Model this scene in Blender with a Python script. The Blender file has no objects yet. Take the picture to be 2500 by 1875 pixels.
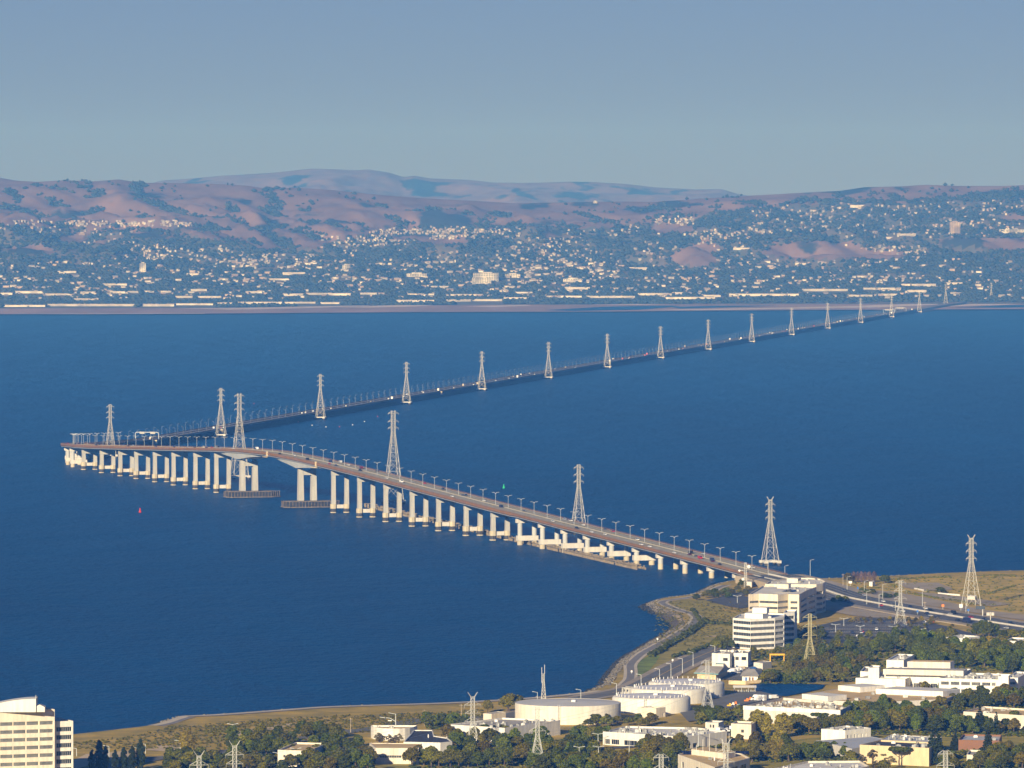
import bpy, math, random
import numpy as np
from mathutils import Vector, noise

random.seed(7)
rng = np.random.default_rng(7)
SC = bpy.context.scene
COL = SC.collection

# ------------------------------------------------------------------ camera
CAMH = 290.0            # camera height above the water, metres
F = 15589.0             # focal length in pixels of the 2500 px wide photograph
PITCH = math.atan(440.5 / F)
cam_d = bpy.data.cameras.new("camera")
cam_d.sensor_width = 36.0
cam_d.lens = 36.0 * F / 2500.0
cam_d.clip_start = 10.0
cam_d.clip_end = 90000.0
cam = bpy.data.objects.new("camera", cam_d)
cam.location = (0, 0, CAMH)
cam.rotation_euler = (math.pi / 2 - PITCH, 0, 0)
COL.objects.link(cam)
SC.camera = cam

# ------------------------------------------------------------------ sky and sun
SUN_EL, SUN_AZ = math.radians(15.5), math.radians(180 + 20.0)   # azimuth from +Y towards +X
world = bpy.data.worlds.new("World")
SC.world = world
world.use_nodes = True
wn, wl = world.node_tree.nodes, world.node_tree.links
bg = wn["Background"]
sky = wn.new("ShaderNodeTexSky")
sky.sky_type = 'NISHITA'
sky.sun_disc = False
sky.sun_elevation = SUN_EL
sky.sun_rotation = SUN_AZ
sky.altitude = 300
sky.air_density = 1.0
sky.dust_density = 0.0
sky.ozone_density = 3.0
SKY_TINT = (0.37, 0.455, 0.94)          # the photograph's cool white balance
tint = wn.new("ShaderNodeMix")
tint.data_type = 'RGBA'
tint.blend_type = 'MULTIPLY'
tint.inputs["Factor"].default_value = 1.0
tint.inputs["B"].default_value = (*SKY_TINT, 1)
wl.new(sky.outputs["Color"], tint.inputs["A"])
wl.new(tint.outputs["Result"], bg.inputs["Color"])
bg.inputs["Strength"].default_value = 0.05
sun_d = bpy.data.lights.new("sun", 'SUN')
sun_d.energy = 5.0
sun_d.angle = math.radians(0.5)
sun_d.color = (1.0, 0.90, 0.75)
sun = bpy.data.objects.new("sun", sun_d)
SDIR = Vector((math.sin(SUN_AZ) * math.cos(SUN_EL), math.cos(SUN_AZ) * math.cos(SUN_EL), math.sin(SUN_EL)))
sun.rotation_euler = SDIR.to_track_quat('Z', 'Y').to_euler()
sun.location = (0, -200, 600)
COL.objects.link(sun)
vs = SC.view_settings
vs.view_transform = 'Standard'
vs.look = 'None'
vs.exposure = 0.5
vs.gamma = 1.0
vs.use_curve_mapping = False
SC.cycles.use_denoising = True
SC.cycles.max_bounces = 6
SC.cycles.diffuse_bounces = 2
SC.cycles.glossy_bounces = 2
SC.cycles.volume_bounces = 0
SC.cycles.caustics_reflective = False
SC.cycles.caustics_refractive = False
HAZE_DENSITY = 5.2e-5
HAZE_COLOR = (0.095, 0.35, 1.0)          # scatters blue light most, as thin air does

# ------------------------------------------------------------------ helpers
LZ = 3.0                # level of the land above the bay
_cp, _sp = math.cos(PITCH), math.sin(PITCH)


def P(x, y, z=LZ):
    """Where the sight line through photograph pixel (x, y) meets the level z."""
    cx, cy = (x - 1250.0) / F, (937.5 - y) / F
    d = (cx, _cp + cy * _sp, -_sp + cy * _cp)
    t = (z - CAMH) / d[2]
    return Vector((d[0] * t, d[1] * t, z))


def PZ(p):
    d = Vector(p) - Vector((0, 0, CAMH))
    dep = d.y * _cp - d.z * _sp
    return 1250 + F * d.x / dep, 937.5 - F * (d.y * _sp + d.z * _cp) / dep


def V(*a):
    return Vector(a)


class MB:
    """Collects faces and links them as one mesh object."""

    def __init__(self):
        self.v, self.f, self.m = [], [], []

    def add(self, vs, fs, m=0):
        o = len(self.v)
        self.v.extend([tuple(p) for p in vs])
        for f in fs:
            self.f.append([i + o for i in f])
            self.m.append(m)

    def hexa(self, b, t, m=0):
        """b, t: four bottom and four top corners, both counter-clockwise seen from above"""
        self.add(list(b) + list(t), [(3, 2, 1, 0), (4, 5, 6, 7), (0, 1, 5, 4), (1, 2, 6, 5), (2, 3, 7, 6), (3, 0, 4, 7)], m)

    def box(self, c, s, a=0.0, m=0):
        """c: centre of the bottom; s: full sizes; a: turn about z"""
        ca, sa = math.cos(a), math.sin(a)
        q = []
        for dx, dy in ((-1, -1), (1, -1), (1, 1), (-1, 1)):
            x, y = dx * s[0] / 2, dy * s[1] / 2
            q.append((c[0] + x * ca - y * sa, c[1] + x * sa + y * ca))
        self.hexa([(x, y, c[2]) for x, y in q], [(x, y, c[2] + s[2]) for x, y in q], m)

    def bar(self, a, b, w, m=0, w2=None):
        a, b = Vector(a), Vector(b)
        d = (b - a)
        if d.length < 1e-6:
            return
        d.normalize()
        up = Vector((0, 0, 1)) if abs(d.z) < 0.95 else Vector((1, 0, 0))
        x = d.cross(up).normalized()
        y = x.cross(d)
        w2 = w if w2 is None else w2
        k = ((-1, -1), (1, -1), (1, 1), (-1, 1))
        vs = [a + x * (i * w / 2) + y * (j * w / 2) for i, j in k] + [b + x * (i * w2 / 2) + y * (j * w2 / 2) for i, j in k]
        self.add(vs, [(0, 1, 2, 3), (7, 6, 5, 4), (4, 5, 1, 0), (5, 6, 2, 1), (6, 7, 3, 2), (7, 4, 0, 3)], m)

    def prism(self, poly, z0, z1, m=0, bottom=True):
        n = len(poly)
        self.add([(p[0], p[1], z0) for p in poly] + [(p[0], p[1], z1) for p in poly],
                 [tuple(range(n, 2 * n))] + ([tuple(range(n - 1, -1, -1))] if bottom else []) +
                 [(i, (i + 1) % n, n + (i + 1) % n, n + i) for i in range(n)], m)

    def cyl(self, c, r0, r1, z0, z1, n=16, m=0):
        a = [2 * math.pi * i / n for i in range(n)]
        self.add([(c[0] + r0 * math.cos(t), c[1] + r0 * math.sin(t), z0) for t in a] +
                 [(c[0] + r1 * math.cos(t), c[1] + r1 * math.sin(t), z1) for t in a],
                 [tuple(range(n, 2 * n)), tuple(range(n - 1, -1, -1))] +
                 [(i, (i + 1) % n, n + (i + 1) % n, n + i) for i in range(n)], m)

    def lathe(self, c, prof, n=48, m=0):
        """prof: (radius, z) from the outside bottom to the axis"""
        vs, fs = [], []
        for r, z in prof:
            for i in range(n):
                t = 2 * math.pi * i / n
                vs.append((c[0] + r * math.cos(t), c[1] + r * math.sin(t), z))
        for k in range(len(prof) - 1):
            for i in range(n):
                j = (i + 1) % n
                fs.append((k * n + i, k * n + j, (k + 1) * n + j, (k + 1) * n + i))
        self.add(vs, fs, m)

    def face(self, pts, m=0):
        self.add(pts, [tuple(range(len(pts)))], m)

    def mesh(self, name, mats, origin=(0, 0, 0), smooth=False):
        me = bpy.data.meshes.new(name)
        ox, oy, oz = origin
        me.from_pydata([(x - ox, y - oy, z - oz) for x, y, z in self.v], [], self.f)
        mats = mats if isinstance(mats, (list, tuple)) else [mats]
        for k in mats:
            me.materials.append(k)
        if len(mats) > 1:
            me.polygons.foreach_set("material_index", self.m)
        if smooth:
            me.polygons.foreach_set("use_smooth", [True] * len(me.polygons))
        me.update()
        return me

    def obj(self, name, mats, parent=None, origin=(0, 0, 0), smooth=False):
        o = bpy.data.objects.new(name, self.mesh(name, mats, origin, smooth))
        COL.objects.link(o)
        if parent is not None:
            o.parent = parent
        return o


def link(name, me, parent=None, loc=None):
    o = bpy.data.objects.new(name, me)
    COL.objects.link(o)
    if parent is not None:
        o.parent = parent
    if loc is not None:
        o.location = loc
    return o


def tag(o, label=None, cat=None, group=None, kind=None):
    if label:
        o["label"] = label
    if cat:
        o["category"] = cat
    if group:
        o["group"] = group
    if kind:
        o["kind"] = kind
    return o


def thing(name, label, cat, loc=(0, 0, 0), rz=0.0, group=None):
    o = bpy.data.objects.new(name, None)
    COL.objects.link(o)
    o.location = loc
    o.rotation_euler = (0, 0, rz)
    o.empty_display_size = 2
    return tag(o, label, cat, group)


def copy_tree(o, parent=None):
    c = o.copy()
    COL.objects.link(c)
    c.parent = parent
    for ch in o.children:
        copy_tree(ch, c)
    return c


def np_mesh(name, verts, faces, mat):
    """verts (n,3), faces (m,k) with k constant"""
    me = bpy.data.meshes.new(name)
    n, (m, k) = len(verts), faces.shape
    me.vertices.add(n)
    me.vertices.foreach_set("co", verts.astype(np.float32).ravel())
    me.loops.add(m * k)
    me.loops.foreach_set("vertex_index", faces.astype(np.int32).ravel())
    me.polygons.add(m)
    me.polygons.foreach_set("loop_start", np.arange(0, m * k, k, dtype=np.int32))
    me.polygons.foreach_set("loop_total", np.full(m, k, dtype=np.int32))
    for q in (mat if isinstance(mat, (list, tuple)) else [mat]):
        me.materials.append(q)
    me.update(calc_edges=True)
    me.validate()
    return me


def interp(x, pts):
    xs, ys = zip(*pts)
    return float(np.interp(x, xs, ys))


def smooth_path(pts, step=4.0):
    """Catmull-Rom through 2-D or 3-D points, resampled about every step metres"""
    pts = [Vector(p) for p in pts]
    out = []
    for i in range(len(pts) - 1):
        p0, p1, p2, p3 = pts[max(i - 1, 0)], pts[i], pts[i + 1], pts[min(i + 2, len(pts) - 1)]
        n = max(1, min(40, int((p2 - p1).length / step)))
        for k in range(n):
            t = k / n
            out.append(0.5 * ((2 * p1) + (p2 - p0) * t + (2 * p0 - 5 * p1 + 4 * p2 - p3) * t * t + (3 * p1 - p0 - 3 * p2 + p3) * t ** 3))
    out.append(pts[-1])
    return out


def inset(poly, d):
    """offset a counter-clockwise polygon inwards by d (mitred)"""
    n, out = len(poly), []
    for i in range(n):
        a, b, c = poly[i - 1], poly[i], poly[(i + 1) % n]
        e1 = Vector((b[0] - a[0], b[1] - a[1])).normalized()
        e2 = Vector((c[0] - b[0], c[1] - b[1])).normalized()
        n1, n2 = Vector((-e1.y, e1.x)), Vector((-e2.y, e2.x))
        k = n1 + n2
        k = k / max(0.35, (1 + n1.dot(n2)))
        out.append((b[0] + k.x * d, b[1] + k.y * d))
    return out


# ------------------------------------------------------------------ materials
MATS = {}


def mat(name, col, rough=0.85, var=0.0, scale=0.2, col2=None, bump=0.0, metal=0.0, spec=0.3, objvar=0.0, stretch=None, detail=4.0):
    """principled surface with an optional noise mix to col2 (or a lighter/darker col)"""
    m = bpy.data.materials.new(name)
    m.use_nodes = True
    nt = m.node_tree
    b = nt.nodes["Principled BSDF"]
    b.inputs["Base Color"].default_value = (*col, 1)
    b.inputs["Roughness"].default_value = rough
    b.inputs["Metallic"].default_value = metal
    b.inputs["Specular IOR Level"].default_value = spec
    src = None
    if var > 0 or col2 is not None or bump > 0:
        geo = nt.nodes.new("ShaderNodeNewGeometry")
        vec = geo.outputs["Position"]
        if stretch:
            mp = nt.nodes.new("ShaderNodeMapping")
            mp.inputs["Scale"].default_value = stretch
            nt.links.new(vec, mp.inputs["Vector"])
            vec = mp.outputs["Vector"]
        nz = nt.nodes.new("ShaderNodeTexNoise")
        nz.inputs["Scale"].default_value = scale
        nz.inputs["Detail"].default_value = detail
        nz.inputs["Roughness"].default_value = 0.62
        nt.links.new(vec, nz.inputs["Vector"])
        rp = nt.nodes.new("ShaderNodeValToRGB")
        rp.color_ramp.elements[0].position = 0.36
        rp.color_ramp.elements[1].position = 0.64
        c2 = col2 if col2 is not None else tuple(min(1, c * (1 + var)) for c in col)
        c1 = col if col2 is not None else tuple(c * (1 - var) for c in col)
        rp.color_ramp.elements[0].color = (*c1, 1)
        rp.color_ramp.elements[1].color = (*c2, 1)
        nt.links.new(nz.outputs["Fac"], rp.inputs["Fac"])
        src = rp.outputs["Color"]
        nt.links.new(src, b.inputs["Base Color"])
        if bump > 0:
            bp = nt.nodes.new("ShaderNodeBump")
            bp.inputs["Strength"].default_value = bump
            bp.inputs["Distance"].default_value = 1.0
            nt.links.new(nz.outputs["Fac"], bp.inputs["Height"])
            nt.links.new(bp.outputs["Normal"], b.inputs["Normal"])
    if objvar > 0:
        oi = nt.nodes.new("ShaderNodeObjectInfo")
        hs = nt.nodes.new("ShaderNodeHueSaturation")
        mr = nt.nodes.new("ShaderNodeMapRange")
        mr.inputs["To Min"].default_value = 1 - objvar
        mr.inputs["To Max"].default_value = 1 + objvar
        nt.links.new(oi.outputs["Random"], mr.inputs["Value"])
        nt.links.new(mr.outputs["Result"], hs.inputs["Value"])
        mh = nt.nodes.new("ShaderNodeMapRange")
        mh.inputs["To Min"].default_value = 0.5 - 0.025 * objvar
        mh.inputs["To Max"].default_value = 0.5 + 0.06 * objvar
        mu = nt.nodes.new("ShaderNodeMath")
        mu.operation = 'FRACT'
        m7 = nt.nodes.new("ShaderNodeMath")
        m7.operation = 'MULTIPLY'
        m7.inputs[1].default_value = 7.13
        nt.links.new(oi.outputs["Random"], m7.inputs[0])
        nt.links.new(m7.outputs[0], mu.inputs[0])
        nt.links.new(mu.outputs[0], mh.inputs["Value"])
        nt.links.new(mh.outputs["Result"], hs.inputs["Hue"])
        if src is not None:
            nt.links.new(src, hs.inputs["Color"])
        else:
            hs.inputs["Color"].default_value = (*col, 1)
        nt.links.new(hs.outputs["Color"], b.inputs["Base Color"])
    MATS[name] = m
    return m


mat("concrete", (0.42, 0.41, 0.37), 0.9, 0.11, 0.55, stretch=(1, 1, 0.14))
mat("concrete_pale", (0.58, 0.55, 0.48), 0.9, 0.11, 0.55, stretch=(1, 1, 0.14))
mat("concrete_footing", (0.48, 0.42, 0.29), 0.9, 0.11, 0.55, stretch=(1, 1, 0.14))
mat("concrete_wet", (0.055, 0.05, 0.045), 0.7, 0.3, 0.6)
mat("rust_paint", (0.24, 0.125, 0.045), 0.8, 0.14, 0.12)
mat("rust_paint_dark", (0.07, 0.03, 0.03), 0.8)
mat("girder_grey", (0.44, 0.45, 0.43), 0.7, 0.07, 0.08)
mat("deck_asphalt", (0.38, 0.345, 0.25), 0.9, 0.10, 0.10)
mat("trestle_asphalt", (0.19, 0.165, 0.14), 0.9, 0.1, 0.1)
mat("trestle_parapet", (0.22, 0.17, 0.14), 0.9, 0.1, 0.1)
mat("trestle_timber", (0.03, 0.03, 0.035), 0.9, 0.2, 0.3)
mat("trestle_lamp_metal", (0.36, 0.40, 0.42), 0.5)
mat("road_paint", (0.75, 0.72, 0.62), 0.8)
mat("yellow_road_paint", (0.65, 0.42, 0.06), 0.8)
mat("steel_cream", (0.52, 0.50, 0.42), 0.6, spec=0.4)
mat("steel_grey", (0.50, 0.50, 0.46), 0.6, spec=0.4)
mat("steel_olive", (0.42, 0.38, 0.20), 0.7)
mat("lamp_metal", (0.50, 0.53, 0.52), 0.5)
mat("pile_timber", (0.22, 0.175, 0.11), 0.9, 0.4, 0.5)
mat("timber_dark", (0.025, 0.026, 0.03), 0.85, 0.3, 0.5)
mat("timber_pale", (0.38, 0.31, 0.20), 0.9, 0.25, 0.4)
mat("asphalt", (0.095, 0.096, 0.10), 0.9, 0.18, 0.06)
mat("asphalt_worn", (0.17, 0.165, 0.15), 0.9, 0.15, 0.06)
mat("gravel", (0.40, 0.33, 0.23), 0.95, 0.14, 0.05)
mat("sand", (0.60, 0.46, 0.27), 0.95, 0.12, 0.06)
mat("path_sand", (0.62, 0.53, 0.38), 0.95, 0.12, 0.10)
mat("path_asphalt", (0.24, 0.22, 0.20), 0.95, 0.1, 0.1)
mat("wet_sand", (0.20, 0.16, 0.11), 0.7, 0.2, 0.1)
mat("lawn", (0.20, 0.25, 0.025), 0.95, 0.3, 0.08)
mat("dry_grass", (0.58, 0.39, 0.055), 0.95, col2=(0.30, 0.23, 0.036), scale=0.05, bump=0.6, detail=8)
mat("gold_grass", (0.68, 0.46, 0.075), 0.95, col2=(0.38, 0.29, 0.045), scale=0.05, bump=0.6, detail=8)
mat("marsh", (0.46, 0.35, 0.035), 0.95, col2=(0.24, 0.21, 0.022), scale=0.09, bump=0.6, detail=8)
mat("riprap_rock", (0.16, 0.14, 0.105), 0.95, 0.5, 0.4)
mat("riprap_wet", (0.030, 0.030, 0.026), 0.8, 0.4, 0.5)
mat("stucco_cream", (0.70, 0.63, 0.50), 0.9, 0.11, 0.55, stretch=(1, 1, 0.14))
mat("stucco_white", (0.72, 0.69, 0.61), 0.85, 0.11, 0.55, stretch=(1, 1, 0.14))
mat("white_paint", (0.76, 0.74, 0.68), 0.8, 0.11, 0.55, stretch=(1, 1, 0.14))
mat("panel_white", (0.60, 0.57, 0.50), 0.8, 0.11, 0.55, stretch=(1, 1, 0.14))
mat("beige_wall", (0.62, 0.50, 0.30), 0.9, 0.11, 0.55, stretch=(1, 1, 0.14))
mat("brown_wall", (0.22, 0.11, 0.06), 0.9, 0.08, 0.15)
mat("red_trim", (0.35, 0.05, 0.03), 0.8)
mat("tank_paint", (0.68, 0.63, 0.51), 0.8, 0.11, 0.55, stretch=(1, 1, 0.14))
mat("tank_white", (0.70, 0.67, 0.58), 0.6, 0.11, 0.55, stretch=(1, 1, 0.14))
mat("tank_roof", (0.58, 0.57, 0.55), 0.85, 0.06, 0.08)
mat("tank_roof_lilac", (0.66, 0.66, 0.70), 0.85, 0.05, 0.08)
mat("roof_gravel", (0.66, 0.47, 0.21), 0.95, 0.12, 0.10)
mat("roof_grey", (0.46, 0.42, 0.35), 0.95, 0.14, 0.10)
mat("roof_pale", (0.74, 0.71, 0.64), 0.9, 0.10, 0.12)
mat("roof_dark", (0.055, 0.053, 0.06), 0.8, 0.15, 0.1)
mat("roof_metal_grey", (0.52, 0.53, 0.53), 0.6, 0.06, 0.1)
mat("machinery", (0.34, 0.34, 0.32), 0.6, 0.25, 0.5, objvar=0.35)
mat("glass_dark", (0.018, 0.022, 0.026), 0.04, spec=0.25)
mat("glass_blinds", (0.06, 0.06, 0.05), 0.04, 0.7, 0.35, spec=0.25)
mat("solar_panel", (0.012, 0.014, 0.04), 0.2, spec=0.6)
mat("yellow_steel", (0.75, 0.42, 0.02), 0.6)
mat("teal_paint", (0.20, 0.45, 0.48), 0.7)
mat("blue_paint", (0.03, 0.13, 0.42), 0.6)
mat("orange_sign", (0.8, 0.22, 0.03), 0.7)
mat("sign_white", (0.8, 0.78, 0.72), 0.7)
mat("sign_dark", (0.03, 0.045, 0.06), 0.4)
mat("sign_green", (0.02, 0.30, 0.20), 0.6)
mat("bark", (0.12, 0.085, 0.055), 0.95, 0.25, 1.0)
mat("wire", (0.10, 0.10, 0.10), 0.6)
mat("buoy_red", (0.50, 0.03, 0.02), 0.6)
mat("buoy_green", (0.02, 0.42, 0.16), 0.6)
mat("buoy_white", (0.85, 0.85, 0.82), 0.6)
mat("far_wall", (0.42, 0.40, 0.36), 0.9, 0.45, 0.03, objvar=0.25, detail=1)
mat("far_shed", (0.44, 0.42, 0.38), 0.9, 0.3, 0.03, objvar=0.25, detail=1)
mat("far_wall_tan", (0.30, 0.23, 0.18), 0.9, 0.35, 0.03, objvar=0.2, detail=1)
mat("far_roof", (0.34, 0.24, 0.18), 0.9, objvar=0.25)
mat("far_roof_pale", (0.52, 0.46, 0.42), 0.9, objvar=0.2)
mat("far_mud", (0.30, 0.19, 0.15), 0.95, 0.22, 0.004, stretch=(1, 0.15, 1))
mat("far_sand", (0.58, 0.48, 0.40), 0.95, 0.14, 0.006, stretch=(1, 0.2, 1))
mat("tyre", (0.02, 0.02, 0.02), 0.8)
mat("car_glass", (0.02, 0.025, 0.03), 0.1, spec=0.7)
for nm, c in (("white", (0.80, 0.80, 0.78)), ("silver", (0.45, 0.46, 0.48)), ("black", (0.012, 0.012, 0.015)), ("navy", (0.015, 0.025, 0.08)),
              ("red", (0.45, 0.02, 0.02)), ("grey", (0.12, 0.12, 0.13)), ("maroon", (0.12, 0.012, 0.025)), ("blue", (0.03, 0.15, 0.45)), ("tan", (0.40, 0.33, 0.22))):
    mat("car_" + nm, c, 0.30, spec=0.5)
for nm, c, c2 in (("olive", (0.022, 0.024, 0.002), (0.195, 0.175, 0.008)), ("dark", (0.010, 0.017, 0.002), (0.120, 0.128, 0.006)),
                  ("green", (0.014, 0.026, 0.002), (0.150, 0.172, 0.007)), ("yellow", (0.13, 0.105, 0.010), (0.26, 0.19, 0.020)),
                  ("brown", (0.034, 0.029, 0.002), (0.185, 0.145, 0.010)), ("conifer", (0.008, 0.015, 0.004), (0.036, 0.045, 0.010)),
                  ("pale", (0.10, 0.08, 0.035), (0.18, 0.14, 0.060)), ("bare", (0.14, 0.085, 0.075), (0.22, 0.14, 0.11))):
    mat("leaf_" + nm, c, 0.9, col2=c2, scale=1.1, objvar=0.30, spec=0.1, detail=3)  # noise mix puts dark shade gaps and sunlit clumps into the leaf colour
mat("far_town_ground", (0.075, 0.085, 0.050), 0.95, col2=(0.15, 0.12, 0.08), scale=0.012)
mat("far_leaf", (0.018, 0.030, 0.018), 0.95, col2=(0.052, 0.060, 0.026), scale=0.02, spec=0.1)
M = MATS


def water_material():
    m = bpy.data.materials.new("bay_water")
    m.use_nodes = True
    nt = m.node_tree
    b = nt.nodes["Principled BSDF"]
    geo = nt.nodes.new("ShaderNodeNewGeometry")

    def noise_at(sx, sy, scale, detail, rough=0.6):
        mp = nt.nodes.new("ShaderNodeMapping")
        mp.inputs["Scale"].default_value = (sx, sy, 1)
        mp.inputs["Rotation"].default_value = (0, 0, math.radians(12))
        nz = nt.nodes.new("ShaderNodeTexNoise")
        nz.inputs["Scale"].default_value = scale
        nz.inputs["Detail"].default_value = detail
        nz.inputs["Roughness"].default_value = rough
        nt.links.new(geo.outputs["Position"], mp.inputs["Vector"])
        nt.links.new(mp.outputs["Vector"], nz.inputs["Vector"])
        return nz
    chop = noise_at(1.0, 0.75, 0.16, 4.0, 0.6)          # wind chop, metres long
    swell = noise_at(1.0, 0.5, 0.012, 3.0)
    patch = noise_at(1.0, 0.22, 0.0016, 4.0)           # wind lanes, hundreds of metres
    add = nt.nodes.new("ShaderNodeMath")
    add.operation = 'MULTIPLY_ADD'
    add.inputs[1].default_value = 3.0
    nt.links.new(swell.outputs["Fac"], add.inputs[0])
    nt.links.new(chop.outputs["Fac"], add.inputs[2])
    bp = nt.nodes.new("ShaderNodeBump")
    bp.inputs["Strength"].default_value = 1.0
    bp.inputs["Distance"].default_value = 4.5
    nt.links.new(add.outputs[0], bp.inputs["Height"])
    nt.links.new(bp.outputs["Normal"], b.inputs["Normal"])
    rp = nt.nodes.new("ShaderNodeValToRGB")
    rp.color_ramp.elements[0].position = 0.35
    rp.color_ramp.elements[1].position = 0.66
    rp.color_ramp.elements[0].color = (0.0, 0.043, 0.136, 1)
    rp.color_ramp.elements[1].color = (0.0, 0.064, 0.196, 1)
    nt.links.new(patch.outputs["Fac"], rp.inputs["Fac"])
    nt.links.new(rp.outputs["Color"], b.inputs["Base Color"])
    b.inputs["Roughness"].default_value = 0.35
    b.inputs["IOR"].default_value = 1.33
    b.inputs["Specular IOR Level"].default_value = 0.03
    MATS["bay_water"] = m


water_material()


def hill_material():
    """dry grass hills with dark brush growing in patches and gullies"""
    m = bpy.data.materials.new("hill_grass")
    m.use_nodes = True
    nt = m.node_tree
    b = nt.nodes["Principled BSDF"]
    b.inputs["Roughness"].default_value = 0.95
    b.inputs["Specular IOR Level"].default_value = 0.1
    geo = nt.nodes.new("ShaderNodeNewGeometry")
    def nz(scale, detail, st):
        mp = nt.nodes.new("ShaderNodeMapping")
        mp.inputs["Scale"].default_value = st
        mp.inputs["Rotation"].default_value = (0, 0, math.radians(-25))
        n = nt.nodes.new("ShaderNodeTexNoise")
        n.inputs["Scale"].default_value = scale
        n.inputs["Detail"].default_value = detail
        nt.links.new(geo.outputs["Position"], mp.inputs["Vector"])
        nt.links.new(mp.outputs["Vector"], n.inputs["Vector"])
        return n
    a = nz(0.009, 9, (1, 0.5, 1))
    r1 = nt.nodes.new("ShaderNodeValToRGB")
    r1.color_ramp.elements[0].color = (0.185, 0.118, 0.085, 1)
    r1.color_ramp.elements[1].color = (0.27, 0.175, 0.125, 1)
    r1.color_ramp.elements[0].position = 0.38
    r1.color_ramp.elements[1].position = 0.65
    nt.links.new(a.outputs["Fac"], r1.inputs["Fac"])
    c = nz(0.0042, 9, (1, 0.38, 1))
    r2 = nt.nodes.new("ShaderNodeValToRGB")
    r2.color_ramp.elements[0].position = 0.56
    r2.color_ramp.elements[1].position = 0.60
    nt.links.new(c.outputs["Fac"], r2.inputs["Fac"])
    mx = nt.nodes.new("ShaderNodeMix")
    mx.data_type = 'RGBA'
    nt.links.new(r2.outputs["Color"], mx.inputs["Factor"])
    nt.links.new(r1.outputs["Color"], mx.inputs["A"])
    mx.inputs["B"].default_value = (0.04, 0.045, 0.03, 1)
    nt.links.new(mx.outputs["Result"], b.inputs["Base Color"])
    MATS["hill_grass"] = m


hill_material()
# ------------------------------------------------------------------ the bay
mb = MB()
mb.face([(-26000, -3000, 0), (26000, -3000, 0), (26000, 19500, 0), (-26000, 19500, 0)])
tag(mb.obj("bay_water", M["bay_water"]), kind="structure")

# ------------------------------------------------------------------ far shore and hills
SHORE = [(-900, 775), (0, 770.5), (400, 769), (700, 766.5), (1000, 764), (1300, 763.5), (1500, 763), (1700, 760.5), (2000, 758.5), (2300, 757), (2500, 756.5), (3400, 753)]
RIDGE = [(-900, 446), (-200, 430), (0, 434), (40, 441), (90, 444), (160, 440), (230, 443), (290, 438), (340, 446), (430, 447), (520, 449), (600, 453), (660, 462), (720, 458), (800, 463),
         (870, 470), (950, 478), (1050, 485), (1150, 490), (1250, 496), (1350, 495), (1450, 493), (1530, 492), (1600, 493), (1680, 487), (1740, 483), (1830, 478), (1950, 471), (2050, 466),
         (2110, 457), (2200, 455), (2260, 451), (2330, 454), (2450, 454), (2500, 452), (2700, 448), (3400, 462)]
BACK = [(-900, 470), (300, 470), (390, 441), (470, 435), (550, 428), (620, 424), (680, 420), (760, 411), (820, 413), (870, 415), (900, 413), (950, 421), (985, 432), (1010, 428), (1050, 435),
        (1150, 439), (1200, 445), (1280, 446), (1330, 445), (1390, 443), (1450, 444), (1530, 449), (1600, 457), (1700, 462), (1760, 461), (1800, 473), (1900, 490), (3400, 490)]
D0, DR = 18250.0, 22600.0


def z_for(y, D):
    return CAMH + (497.0 - y) * D / F


HX = np.arange(-420, 2930, 8.0)
HV = np.concatenate([np.linspace(-0.26, 0, 14)[:-1], np.linspace(0, 1.0, 120), np.linspace(1.012, 1.25, 14)])


def terrain(x, v):
    """height of the far land in the direction of photograph column x at share v of the way to the ridge"""
    if v < 0:
        return None
    D = D0 + (DR - D0) * v
    zr = z_for(interp(x, RIDGE), DR)
    X = (x - 1250) / F * D
    p = Vector((X / 620.0, D / 950.0, 3.7))
    r = noise.ridged_multi_fractal(p, 0.9, 2.1, 5, 1.0, 2.0) - 1.1
    r2 = noise.fractal(Vector((X / 240.0, D / 420.0, 9.1)), 0.9, 2.0, 4)
    r3 = noise.ridged_multi_fractal(Vector((X / 210.0 + 3, D / 330.0, 1.3)), 0.9, 2.0, 3, 1.0, 2.0) - 1.1
    r4 = noise.ridged_multi_fractal(Vector(((X + 0.42 * D) / 300.0, D / 1300.0, 7.7)), 0.9, 2.0, 4, 1.0, 2.0) - 1.1
    vv = min(v, 1.0)
    a = (math.sin(math.pi * min(1.0, vv * 1.0)) ** 0.8) if vv < 1 else 0.0
    z = 4 + (zr - 4) * vv ** 1.12 + a * min(1.0, vv * 2.2) * (48 * r + 12 * r2 + 15 * r3 + 34 * r4)
    if v > 1:
        z = zr - (v - 1) * 900
    return max(z, 3.0 + 3 * vv)


DS = np.array([(CAMH - 0.3) * F / (interp(x, SHORE) - 497.0) for x in HX])
nX, nV = len(HX), len(HV)
TZ = np.zeros((nX, nV))
TD = np.zeros((nX, nV))
for i, x in enumerate(HX):
    for j, v in enumerate(HV):
        if v < 0:
            k = 1 + v / 0.26
            TD[i, j] = DS[i] + (D0 - DS[i]) * k
            TZ[i, j] = -1.5 if j == 0 else 1.6 + 1.4 * k
        else:
            TD[i, j] = D0 + (DR - D0) * v
            TZ[i, j] = terrain(x, v)
TXw = (HX[:, None] - 1250) / F * TD
verts = np.stack([TXw, TD, TZ], -1).reshape(-1, 3)
ii, jj = np.meshgrid(np.arange(nX - 1), np.arange(nV - 1), indexing='ij')
q = (ii * nV + jj).ravel()
faces = np.stack([q, q + nV, q + nV + 1, q + 1], -1)
me = np_mesh("hills", verts, faces, [M["hill_grass"], M["far_town_ground"]])
me.polygons.foreach_set("use_smooth", [True] * len(me.polygons))
TY = 497.0 + (CAMH - TZ) * F / TD
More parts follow.
